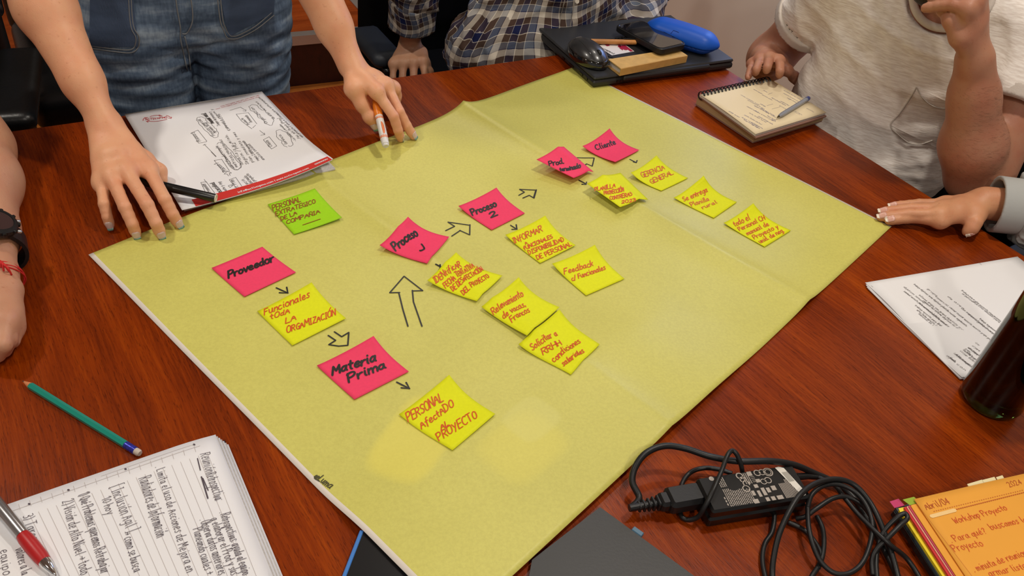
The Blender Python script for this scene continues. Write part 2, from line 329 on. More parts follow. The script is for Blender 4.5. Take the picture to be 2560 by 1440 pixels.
# ------------------------------------------------------------------ implicit surfaces for bodies and cloth
BIG = 9.0
class Nd:
    def __init__(s, lo, hi, f, kids=None, k=0): s.lo = np.asarray(lo, float); s.hi = np.asarray(hi, float); s.f = f; s.kids = kids or []; s.k = k
def ev(nd, P, lo, hi, m=0.0):
    if np.any(nd.lo - m > hi) or np.any(nd.hi + m < lo): return None
    return nd.f(P, lo, hi, m)
def cone(a, b, ra, rb):
    a = V(*a); b = V(*b); ba = b - a; L2 = ba @ ba + 1e-12
    def f(P, lo, hi, m):
        q = P - a; t = np.clip(q @ ba / L2, 0, 1); return np.linalg.norm(q - t[:, None] * ba, axis=1) - (ra + (rb - ra) * t)
    r = max(ra, rb); return Nd(np.minimum(a - ra, b - rb), np.maximum(a + ra, b + rb), f)
def fcone(a, b, ra, rb, ax, s):
    """tapered capsule flattened by s along ax"""
    a = V(*a); b = V(*b); ax = nrm(ax)
    def tr(q): return q + (q @ ax)[..., None] * ax * (1 / s - 1) if q.ndim > 1 else q + (q @ ax) * ax * (1 / s - 1)
    ba = tr(b - a); L2 = ba @ ba + 1e-12
    def f(P, lo, hi, m):
        q = tr(P - a); t = np.clip(q @ ba / L2, 0, 1); return (np.linalg.norm(q - t[:, None] * ba, axis=1) - (ra + (rb - ra) * t)) * min(1, s ** .5 if s < 1 else 1)
    r = max(ra, rb) * max(1, s); return Nd(np.minimum(a, b) - r, np.maximum(a, b) + r, f)
def ell(c, r, R=None):
    c = V(*c); r = V(*r); R = np.eye(3) if R is None else np.asarray(R)
    def f(P, lo, hi, m):
        q = (P - c) @ R; k0 = np.linalg.norm(q / r, axis=1); k1 = np.linalg.norm(q / r ** 2, axis=1) + 1e-9; return k0 * (k0 - 1) / k1
    e = np.sqrt(((R * r) ** 2).sum(1)); return Nd(c - e, c + e, f)
def rbox(c, size, r, R=None):
    c = V(*c); hs = V(*size) / 2 - r; R = np.eye(3) if R is None else np.asarray(R)
    def f(P, lo, hi, m):
        q = np.abs((P - c) @ R) - hs; return np.linalg.norm(np.maximum(q, 0), axis=1) + np.minimum(q.max(1), 0) - r
    e = np.abs(R) @ (V(*size) / 2); return Nd(c - e, c + e, f)
def uni(k, *nds):
    def f(P, lo, hi, m):
        d = None
        for n in nds:
            e = ev(n, P, lo, hi, m + k)
            if e is None: continue
            if d is None: d = e
            elif k > 0:
                h = np.clip(.5 + .5 * (d - e) / k, 0, 1); d = d + (e - d) * h - k * h * (1 - h)
            else: d = np.minimum(d, e)
        return d
    return Nd(np.min([n.lo for n in nds], 0) - k * .3, np.max([n.hi for n in nds], 0) + k * .3, f)
def sub(a, b, k=0.0):
    def f(P, lo, hi, m):
        d = ev(a, P, lo, hi, m)
        if d is None: return None
        e = ev(b, P, lo, hi, m + k + .01)
        if e is None: return d
        e = -e
        if k > 0:
            h = np.clip(.5 - .5 * (d - e) / k, 0, 1); return d + (e - d) * h + k * h * (1 - h)
        return np.maximum(d, e)
    return Nd(a.lo, a.hi, f)
def clip(a, pt, n):
    """cut away what lies beyond the plane through pt, on the side n points to"""
    pt = V(*pt); n = nrm(n)
    def f(P, lo, hi, m):
        d = ev(a, P, lo, hi, m)
        return None if d is None else np.maximum(d, (P - pt) @ n)
    return Nd(a.lo, a.hi, f)
def disp(a, fn, amp):
    def f(P, lo, hi, m):
        d = ev(a, P, lo, hi, m + amp)
        return None if d is None else d - fn(P)
    return Nd(a.lo - amp, a.hi + amp, f)
def fullev(nd, P):
    P = np.atleast_2d(P); d = ev(nd, P, nd.lo - 9, nd.hi + 9, 0)
    return d
def isomesh(nd, h, B=16, proj=2):
    lo = nd.lo - 2.5 * h; n = np.ceil((nd.hi + 2.5 * h - lo) / h).astype(int); nb = (n + B - 1) // B
    S = nb * B + 2; VV = []; KK = []; QQ = []
    ax = np.arange(B + 1); gi, gj, gk = np.meshgrid(ax, ax, ax, indexing='ij'); g = np.stack([gi.ravel(), gj.ravel(), gk.ravel()], 1)
    hd = B * h * math.sqrt(3) / 2
    def key(i, j, k): return (i * S[1] + j) * S[2] + k
    C = [((0, 0, 0), (1, 0, 0)), ((0, 1, 0), (1, 1, 0)), ((0, 0, 1), (1, 0, 1)), ((0, 1, 1), (1, 1, 1)), ((0, 0, 0), (0, 1, 0)), ((1, 0, 0), (1, 1, 0)), ((0, 0, 1), (0, 1, 1)), ((1, 0, 1), (1, 1, 1)), ((0, 0, 0), (0, 0, 1)), ((1, 0, 0), (1, 0, 1)), ((0, 1, 0), (0, 1, 1)), ((1, 1, 0), (1, 1, 1))]
    for bi in range(nb[0]):
        for bj in range(nb[1]):
            for bk in range(nb[2]):
                o = np.array([bi, bj, bk]) * B; b0 = lo + o * h; b1 = b0 + B * h
                c = ev(nd, ((b0 + b1) / 2)[None], b0, b1, 2 * h)
                if c is None or abs(c[0]) > hd * 1.7: continue
                v = ev(nd, b0 + g * h, b0, b1, 3 * h)
                if v is None: continue
                v = v.reshape(B + 1, B + 1, B + 1); ins = v < 0
                if ins.all() or not ins.any(): continue
                cs = [ins[a:a + B, b:b + B, c_:c_ + B] for a in (0, 1) for b in (0, 1) for c_ in (0, 1)]
                an = np.logical_or.reduce(cs); al = np.logical_and.reduce(cs); mx = an & ~al
                I = np.argwhere(mx)
                if len(I):
                    acc = np.zeros((len(I), 3)); cnt = np.zeros(len(I))
                    for p, q in C:
                        va = v[I[:, 0] + p[0], I[:, 1] + p[1], I[:, 2] + p[2]]; vb = v[I[:, 0] + q[0], I[:, 1] + q[1], I[:, 2] + q[2]]
                        cr = (va < 0) != (vb < 0); t = np.where(cr, va / np.where(cr, va - vb, 1), 0)[:, None]
                        acc += np.where(cr[:, None], np.array(p) + t * (np.array(q) - np.array(p)), 0); cnt += cr
                    X = b0 + (I + acc / cnt[:, None]) * h
                    for _ in range(proj):
                        e = h * .15; f0 = ev(nd, X, b0, b1, 3 * h)
                        gr = np.stack([(ev(nd, X + np.eye(3)[k] * e, b0, b1, 3 * h) - f0) / e for k in range(3)], 1)
                        st = f0[:, None] * gr / ((gr ** 2).sum(1)[:, None] + .05); X = X - np.clip(st, -h * .6, h * .6)
                    VV.append(X); G_ = I + o; KK.append(key(G_[:, 0], G_[:, 1], G_[:, 2]))
                for a in range(3):
                    d = np.zeros(3, int); d[a] = 1
                    A = ins[:B, :B, :B]; Bm = ins[d[0]:B + d[0], d[1]:B + d[1], d[2]:B + d[2]]
                    E = np.argwhere(A != Bm)
                    if not len(E): continue
                    sg = A[E[:, 0], E[:, 1], E[:, 2]]; E = E + o; b_, c_ = [(1, 2), (2, 0), (0, 1)][a]
                    eb = np.eye(3, dtype=int)[b_]; ec = np.eye(3, dtype=int)[c_]
                    q = np.stack([key(*(E - eb - ec).T), key(*(E - ec).T), key(*E.T), key(*(E - eb).T)], 1)
                    q[~sg] = q[~sg][:, ::-1]; QQ.append(q)
    Vx = np.vstack(VV); K = np.concatenate(KK); Q = np.vstack(QQ); od = np.argsort(K); K = K[od]; Vx = Vx[od]
    ix = np.searchsorted(K, Q.ravel()).clip(0, len(K) - 1); ok = (K[ix] == Q.ravel()).reshape(-1, 4).all(1); ix = ix.reshape(-1, 4)[ok]
    return Vx, ix.astype(np.int64)
def iso(name, nd, h, m, parent=None, base=None, attrf=None, keep_in=None):
    v, f = isomesh(nd, h)
    return add(name, v, f, m, parent, smooth=True, base=base, attr=({'cloth': attrf(v)} if attrf else None))
def trace(nd, o, d, tmax=3.0, off=0.0):
    """march rays o + t d onto the surface of nd"""
    o = np.atleast_2d(o); d = np.atleast_2d(d); d = d / np.linalg.norm(d, axis=1)[:, None]; t = np.zeros(len(d))
    if o.shape[0] == 1: o = np.repeat(o, len(d), 0)
    for _ in range(70):
        s = fullev(nd, o + d * t[:, None]) - off; t += np.clip(s * .8, -.05, .25); t = np.minimum(t, tmax)
    return o + d * t[:, None]
# ================================================================== the room
DU = nrm(V(0.8215, 0.5702, 0)); DV = nrm(V(0.627, -0.779, 0)); NR = V(0.779, 0.627, 0)   # along the far edge, along the right edge, out of the right edge
m_floor = wood('floor_wood', (150, 78, 28), (206, 124, 52), (226, 146, 70), math.radians(35), rough=0.45, scale=0.8, streak=0.7, spec=0.2)
m_plat = wood('platform_wood', (122, 50, 16), (168, 76, 28), (190, 96, 40), math.radians(35), rough=0.5, scale=1.0, streak=0.7, spec=0.15)
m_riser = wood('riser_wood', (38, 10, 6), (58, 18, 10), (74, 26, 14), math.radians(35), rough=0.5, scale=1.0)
m_wall = mat('wall_paint', (224, 214, 204), rough=0.75, spec=0.2, noise=(2.0, 0.03), bump=(220, 0.08))
def slab(name, c, size, m, R=None, kind='structure', bev=0):
    o = MB().box(c, size, R, bev).build(name, m); return tag(o, kind=kind)
slab('floor', (0, 1.5, -0.02), (7.4, 7.4, 0.04), m_floor)
m_ceil = mat('ceiling_paint', (176, 172, 164), rough=0.9, spec=0.1)
RW = frame(DV)                                   # wall frames
slab('ceiling', (0, 1.5, 2.68), (7.4, 7.4, 0.04), m_ceil)
slab('wall_right', tuple(V(*(NR * 2.26)) + DV * -0.2 + V(0, 0, 1.33)), (6.2, 0.06, 2.66), m_wall, RW)
slab('wall_back', (-1.4, 5.0, 1.33), (4.6, 0.06, 2.66), mat('back_wall_paint', (96, 66, 48), rough=.8, spec=.1))
slab('wall_left', (-3.45, 1.2, 1.33), (0.06, 7.0, 2.66), m_wall)
bb = slab('baseboard_right', tuple(V(*(NR * 2.22)) + DV * -0.2 + V(0, 0, 0.04)), (6.1, 0.014, 0.08), mat('baseboard', (196, 190, 180), rough=0.5), RW)
WND = float(V(.86, 2.49, 0) @ DV)
# window in the right wall, lit by daylight
wn = thing('window_1', 'bright window high in the right hand wall', 'window', tuple(NR * 2.222 + DV * WND + V(0, 0, 1.1))); wn['kind'] = 'structure'; del wn['category']; del wn['label']
wc = NR * 2.215 + DV * WND + V(0, 0, 1.48)
for k, (du, dz, su, sz) in enumerate([(-.28, 0, .04, .8), (.28, 0, .04, .8), (0, .39, .6, .04), (0, -.39, .6, .04), (0, 0, .035, .8)]):
    MB().box(wc + DV * du + V(0, 0, dz), (su, .04, sz), RW).build('window_frame', mat('window_frame_paint', (220, 220, 222), rough=.4), wn)
for s in (-1, 1):
    MB().box(wc + DV * .14 * s + V(0, 0, 0), (.25, .012, .76), RW).build('window_pane', mat('window_glow', (120, 165, 255), rough=.1, emit=((120, 160, 255), 3.2)), wn)
# ------------------------------------------------------------------ low platform behind the woman
pc = T(950, 72, .19 - TZ)[:2]; pl = T(705, 93, .19 - TZ)[:2]; pd = nrm(V(*(pc - pl), 0)); pe = nrm(V(*(T(885, 0, .19 - TZ)[:2] - pc), 0)); pn = V(-pd[1], pd[0], 0)
pc3 = V(pc[0], pc[1], 0)
plat = thing('platform', 'low cherry wood platform with aluminium edge strips behind the standing woman', 'platform', tuple(pc3 + pn * .3 - pd * .8))
q = [pc3, pc3 - pd * 2.1, pc3 - pd * 2.1 + pn * 1.0, pc3 + pe * 1.0 / (pe @ pn)]
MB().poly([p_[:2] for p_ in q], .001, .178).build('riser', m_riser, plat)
MB().poly([p_[:2] for p_ in q], .1785, .189).build('top_board', m_plat, plat)
m_alu = mat('aluminium', (206, 200, 192), rough=.32, metal=.6)
Rp = frame(pd)
MB().box(pc3 - pd * 1.05 - pn * .004 + V(0, 0, .176), (2.1, .010, .034), Rp).box(pc3 - pd * 1.05 + pn * .012 + V(0, 0, .1915), (2.1, .03, .004), Rp).build('edge_strip', m_alu, plat)
ln = 1.0 / (pe @ pn)
MB().box(pc3 + pe * ln / 2 + V(0, 0, .1915), (ln, .034, .004), frame(pe)).build('edge_strip', m_alu, plat)
MB().lathe([(.004, 0), (.004, .002), (.001, .003)], pc3 - pd * .09 - pn * .009 + V(0, 0, .176), axis=-pn, n=10).build('screw', mat('dark_screw', (90, 84, 76), metal=.8), plat)
# ------------------------------------------------------------------ table
e0, e1 = T(0, 333), T(1380, 140); r0, r1 = T(1835, 185), T(2540, 628)
du = nrm((e1 - e0) * V(1, 1, 0)); dv = nrm((r1 - r0) * V(1, 1, 0))
A_ = np.array([[du[0], -dv[0]], [du[1], -dv[1]]]); st = np.linalg.solve(A_, (r0 - e0)[:2]); CR = (e0 + du * st[0]) * V(1, 1, 0)
m_table = wood('cherry_table', (84, 24, 2), (130, 48, 4), (162, 70, 8), math.radians(-52), rough=0.27, coat=0.0, spec=0.24)
tb = thing('conference_table', 'large dark cherry wood conference table under all the papers', 'table', tuple(CR - du * 1.0 + dv * .7))
tp = [CR, CR + dv * 1.62, CR + dv * 1.62 - du * 2.6, CR - du * 2.6]
MB().poly([p_[:2] for p_ in tp], TZ - .032, TZ).build('tabletop', m_table, tb, base=(0, 0, 0))
m_band = mat('edge_band', (70, 26, 12), rough=.35)
MB().box(CR - du * 1.3 + V(0, 0, TZ - .0165) - dv * .0008, (2.6, .0016, .031), frame(du)).build('edge_band', m_band, tb)
MB().box(CR + dv * .81 + V(0, 0, TZ - .0165) + NR * .0008, (1.62, .0016, .031), frame(dv)).build('edge_band', m_band, tb)
for (a, b) in ((.45, .3), (2.1, .3), (.45, 1.3), (2.1, 1.3)):
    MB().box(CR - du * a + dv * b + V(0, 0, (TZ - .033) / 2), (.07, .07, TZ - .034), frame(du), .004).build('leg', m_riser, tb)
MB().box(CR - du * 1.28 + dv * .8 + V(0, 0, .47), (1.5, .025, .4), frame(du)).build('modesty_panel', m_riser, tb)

# ================================================================== the big yellow sheet
W0 = T(222, 640)[:2]; aD = np.array([math.cos(math.radians(52.0)), math.sin(math.radians(52.0))]); bD = np.array([aD[1], -aD[0]])
LA, LB = .975, .69
# the sheet's outline comes from four measured corners (world metres)
cW = W0; cE = T(2228, 568)[:2]; cS = cW + (T(1005, 1440)[:2] - cW) * (LB / np.linalg.norm(T(1005, 1440)[:2] - cW)); 
cN = T(1550, 228)[:2] + (T(1550, 228)[:2] - cE) / np.linalg.norm(T(1550, 228)[:2] - cE) * .118
def sxy(a, b):   # a, b in 0..1 ; a along W->N, b along W->S
    a = np.asarray(a, float)[..., None]; b = np.asarray(b, float)[..., None]
    return (1 - a) * (1 - b) * cW + a * (1 - b) * cN + a * b * cE + (1 - a) * b * cS
def sab(x, y):
    a, b = 0.5, 0.5
    p = np.array([x, y])
    for _ in range(5):
        J = np.stack([(sxy(a + 1e-4, b) - sxy(a, b)) / 1e-4, (sxy(a, b + 1e-4) - sxy(a, b)) / 1e-4], 1); d = np.linalg.solve(J, p - sxy(a, b)); a += d[0]; b += d[1]
    return a, b
CASE_LIFT = 0.0085
def sz_ab(a, b):
    f2 = .685 + .012 * b
    z = 0.0014 + .0135 * np.exp(-np.abs(a - f2) / .024) * (.70 + .3 * np.exp(-b / .16)) + .0055 * np.exp(-np.abs(a - f2) / .09) * np.exp(-b / .22)
    z = z + .0060 * np.exp(-np.abs(a - .345) / .022)
    e = np.exp(-b / .035)
    z = z + e * (.0015 * np.sin(a * 9 + .4) ** 2 + .003 * np.exp(-((a - .80) / .05) ** 2) * 0 + .007 * np.exp(-((a - .98) / .06) ** 2) * 0)
    z = z + .0012 * (1 + np.sin(a * 13 + b * 5) * np.cos(b * 9 - a * 4)) * .6
    t = np.clip((b - .70) / .12, 0, 1) * np.clip((.58 - a) / .16, 0, 1); z = z + CASE_LIFT * t * t * (3 - 2 * t)
    # corner right of the hand and left corner stay flat
    return z
_g0 = np.array([-.62, .28]); _gh = .002; _gn = (640, 660)
_gx, _gy = np.meshgrid(_g0[0] + _gh * np.arange(_gn[0]), _g0[1] + _gh * np.arange(_gn[1]), indexing='ij'); _P = np.stack([_gx, _gy], -1)
_a = np.full(_gn, .5); _b = np.full(_gn, .5)
for _ in range(4):
    f0_ = sxy(_a, _b); fa_ = (sxy(_a + 1e-4, _b) - f0_) / 1e-4; fb_ = (sxy(_a, _b + 1e-4) - f0_) / 1e-4; r_ = _P - f0_
    dt_ = fa_[..., 0] * fb_[..., 1] - fa_[..., 1] * fb_[..., 0]; _a = _a + (r_[..., 0] * fb_[..., 1] - r_[..., 1] * fb_[..., 0]) / dt_; _b = _b + (fa_[..., 0] * r_[..., 1] - fa_[..., 1] * r_[..., 0]) / dt_
_Z = sz_ab(np.clip(_a, 0, 1), np.clip(_b, 0, 1)); _ZL = _Z.tolist()
def sheet_z(x, y):
    u = (x - _g0[0]) / _gh; v = (y - _g0[1]) / _gh; i = min(max(int(u), 0), _gn[0] - 2); j = min(max(int(v), 0), _gn[1] - 2); u = min(max(u - i, 0), 1); v = min(max(v - j, 0), 1)
    return (_ZL[i][j] * (1 - u) + _ZL[i + 1][j] * u) * (1 - v) + (_ZL[i][j + 1] * (1 - u) + _ZL[i + 1][j + 1] * u) * v
na, nbb = 131, 91
aa, bb_ = np.meshgrid(np.linspace(0, 1, na), np.linspace(0, 1, nbb), indexing='ij'); XY = sxy(aa, bb_); Zs = sz_ab(aa, bb_)
ms = bpy.data.materials.new('yellow_paper'); ms.use_nodes = True; nt = ms.node_tree; N = nt.nodes; L = nt.links; bs = N['Principled BSDF']
uvn = N.new('ShaderNodeUVMap'); sp = N.new('ShaderNodeSeparateXYZ'); L.new(uvn.outputs[0], sp.inputs[0])
tcn = N.new('ShaderNodeTexCoord')
n1 = N.new('ShaderNodeTexNoise'); n1.inputs['Scale'].default_value = 260; n1.inputs['Detail'].default_value = 6; n1.inputs['Roughness'].default_value = .7; L.new(tcn.outputs['Object'], n1.inputs['Vector'])
n2 = N.new('ShaderNodeTexNoise'); n2.inputs['Scale'].default_value = 5; n2.inputs['Detail'].default_value = 3; L.new(tcn.outputs['Object'], n2.inputs['Vector'])
r1_ = N.new('ShaderNodeValToRGB'); r1_.color_ramp.elements[0].position = .36; r1_.color_ramp.elements[1].position = .62
r1_.color_ramp.elements[0].color = (*srgb((202, 196, 101)), 1); r1_.color_ramp.elements[1].color = (*srgb((211, 206, 108)), 1); L.new(n1.outputs['Fac'], r1_.inputs['Fac'])
r2_ = N.new('ShaderNodeValToRGB'); r2_.color_ramp.elements[0].position = .35; r2_.color_ramp.elements[1].position = .65
r2_.color_ramp.elements[0].color = (.93, .93, .90, 1); r2_.color_ramp.elements[1].color = (1, 1, 1, 1); L.new(n2.outputs['Fac'], r2_.inputs['Fac'])
mx1 = N.new('ShaderNodeMix'); mx1.data_type = 'RGBA'; mx1.blend_type = 'MULTIPLY'; mx1.inputs[0].default_value = 1; L.new(r1_.outputs[0], mx1.inputs[6]); L.new(r2_.outputs[0], mx1.inputs[7])
def math_n(op, a, b=None, c=None):
    n = N.new('ShaderNodeMath'); n.operation = op
    for i, q_ in enumerate((a, b, c)):
        if q_ is None: continue
        if isinstance(q_, (int, float)): n.inputs[i].default_value = q_
        else: L.new(q_, n.inputs[i])
    return n.outputs[0]
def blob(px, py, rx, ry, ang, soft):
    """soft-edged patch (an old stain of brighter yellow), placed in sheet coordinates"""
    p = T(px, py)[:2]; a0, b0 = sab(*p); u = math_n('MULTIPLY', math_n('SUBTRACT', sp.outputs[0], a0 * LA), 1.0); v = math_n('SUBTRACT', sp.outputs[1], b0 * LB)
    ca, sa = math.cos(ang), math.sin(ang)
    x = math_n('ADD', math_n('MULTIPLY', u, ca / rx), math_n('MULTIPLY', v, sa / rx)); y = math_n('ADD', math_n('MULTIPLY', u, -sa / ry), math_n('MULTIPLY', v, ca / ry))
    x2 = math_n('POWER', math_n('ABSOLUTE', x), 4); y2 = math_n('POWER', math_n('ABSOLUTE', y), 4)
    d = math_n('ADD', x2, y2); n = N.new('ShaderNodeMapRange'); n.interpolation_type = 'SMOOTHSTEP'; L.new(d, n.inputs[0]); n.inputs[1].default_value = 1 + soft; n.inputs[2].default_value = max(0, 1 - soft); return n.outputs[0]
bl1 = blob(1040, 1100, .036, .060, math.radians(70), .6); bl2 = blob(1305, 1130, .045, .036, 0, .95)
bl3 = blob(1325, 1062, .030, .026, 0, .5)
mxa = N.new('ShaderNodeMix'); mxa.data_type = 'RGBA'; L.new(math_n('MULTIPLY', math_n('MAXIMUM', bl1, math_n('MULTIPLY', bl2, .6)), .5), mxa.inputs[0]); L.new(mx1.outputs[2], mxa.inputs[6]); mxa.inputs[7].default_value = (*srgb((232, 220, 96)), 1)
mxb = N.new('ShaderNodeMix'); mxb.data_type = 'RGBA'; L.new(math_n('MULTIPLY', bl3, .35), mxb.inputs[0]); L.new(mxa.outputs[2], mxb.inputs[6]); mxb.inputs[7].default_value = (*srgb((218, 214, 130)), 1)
# bare white margin along two edges
wm = math_n('MAXIMUM', math_n('LESS_THAN', sp.outputs[0], .0062), math_n('GREATER_THAN', sp.outputs[0], LA - .0035))
mxc = N.new('ShaderNodeMix'); mxc.data_type = 'RGBA'; L.new(wm, mxc.inputs[0]); L.new(mxb.outputs[2], mxc.inputs[6]); mxc.inputs[7].default_value = (*srgb((222, 214, 204)), 1)
L.new(mxc.outputs[2], bs.inputs['Base Color']); bs.inputs['Roughness'].default_value = .42; bs.inputs['Specular IOR Level'].default_value = .32
n3 = N.new('ShaderNodeTexNoise'); n3.inputs['Scale'].default_value = 26; n3.inputs['Detail'].default_value = 4; L.new(tcn.outputs['Object'], n3.inputs['Vector'])
bp = N.new('ShaderNodeBump'); bp.inputs['Strength'].default_value = .22; bp.inputs['Distance'].default_value = .002; L.new(n3.outputs['Fac'], bp.inputs['Height']); L.new(bp.outputs[0], bs.inputs['Normal'])
sheet = thing('flip_chart_sheet', 'large creased yellow paper sheet spread over the table under the sticky notes', 'paper', (W0[0], W0[1], TZ))
P3 = np.concatenate([XY, (Zs + TZ)[..., None]], -1)
mb = MB(); mb.grid(P3[:, ::-1], .0005); vv = np.vstack(mb.v)
uva = np.stack([(aa * LA)[:, ::-1].ravel(), (bb_ * LB)[:, ::-1].ravel()], 1); uva = np.vstack([uva, uva])
so = add('paper', vv, mb.f, ms, sheet, smooth=True, uv=uva, base=(W0[0], W0[1], TZ))
# printed maker's word near the lower left edge
ink = Ink(sheet_z, .0007)
ink.text('Luma', (794, 1200), (824, 1223), .0085, .0011, jit=.1, gap=1.2)
for p_ in [[(786, 1192), (789, 1199)], [(789, 1190), (792, 1197)], [(792, 1189), (797, 1197)], [(797, 1191), (800, 1196)], [(786, 1196), (797, 1203)]]: ink.stroke(p_, .0014)
ink.build('printed_logo', mat('print_dark', (70, 66, 30), rough=.6), sheet)
m_black = mat('black_marker', (22, 22, 18), rough=.45)
def cr(x0, y0, s, pts): return [(x0 + x / s, y0 + y / s) for x, y in pts]
ARW = [
 [cr(480, 560, 3.273, [(690, 525), (785, 568)]), cr(480, 560, 3.273, [(775, 520), (785, 568), (715, 565)])],
 [cr(480, 560, 3.273, [(1115, 915), (1175, 955)]), cr(480, 560, 3.273, [(1175, 955), (1120, 990)]), cr(480, 560, 3.273, [(1120, 990), (1200, 1002), (1275, 995)]), cr(480, 560, 3.273, [(1275, 995), (1283, 890)]), cr(480, 560, 3.273, [(1283, 890), (1225, 925)]), cr(480, 560, 3.273, [(1225, 925), (1165, 885)])],
 [cr(480, 560, 3.273, [(1767, 840), (1725, 700), (1692, 565)]), cr(480, 560, 3.273, [(1700, 563), (1618, 565)]), cr(480, 560, 3.273, [(1618, 565), (1735, 430)]), cr(480, 560, 3.273, [(1735, 430), (1888, 548)]), cr(480, 560, 3.273, [(1888, 548), (1803, 550)]), cr(480, 560, 3.273, [(1803, 545), (1812, 640), (1882, 840)])],
 [cr(480, 560, 3.273, [(1675, 1297), (1780, 1350)]), cr(480, 560, 3.273, [(1752, 1300), (1780, 1350), (1712, 1343)])],
 [cr(900, 500, 3.13, [(670, 242), (740, 208)]), cr(900, 500, 3.13, [(740, 208), (688, 175)]), cr(900, 500, 3.13, [(688, 175), (862, 200)]), cr(900, 500, 3.13, [(860, 195), (858, 275)]), cr(900, 500, 3.13, [(858, 275), (780, 240)]), cr(900, 500, 3.13, [(785, 240), (718, 285)])],
 [cr(900, 500, 3.13, [(1178, 200), (1228, 232)]), cr(900, 500, 3.13, [(1222, 195), (1228, 232), (1188, 232)])],
 [cr(900, 500, 3.13, [(592, 505), (640, 530)]), cr(900, 500, 3.13, [(658, 512), (618, 548)]), cr(900, 500, 3.13, [(626, 508), (630, 545)])],
 [cr(1300, 300, 3.657, [(514, 388), (550, 375)]), cr(1300, 300, 3.657, [(550, 375), (510, 347)]), cr(1300, 300, 3.657, [(510, 347), (678, 349)]), cr(1300, 300, 3.657, [(678, 349), (660, 425)]), cr(1300, 300, 3.657, [(660, 425), (610, 403)]), cr(1300, 300, 3.657, [(610, 403), (578, 425)])],
 [cr(1300, 300, 3.657, [(1003, 362), (1063, 392)]), cr(1300, 300, 3.657, [(1070, 372), (1063, 393), (1036, 386)])],
 [cr(1300, 300, 3.657, [(538, 553), (605, 588)]), cr(1300, 300, 3.657, [(608, 570), (603, 591), (565, 590)])],
 [[(1297, 489), (1311, 481)], [(1311, 481), (1299, 474)], [(1299, 474), (1341, 476)], [(1341, 475), (1335, 496)], [(1339, 478), (1334, 494)], [(1335, 496), (1323, 489)], [(1323, 489), (1307, 496)]],
]
for st_ in ARW:
    ink = Ink(sheet_z, .0008)
    for p_ in st_: ink.stroke(p_, .0021 if len(st_) < 4 else .0019)
    ink.build('drawn_arrow', m_black, sheet)

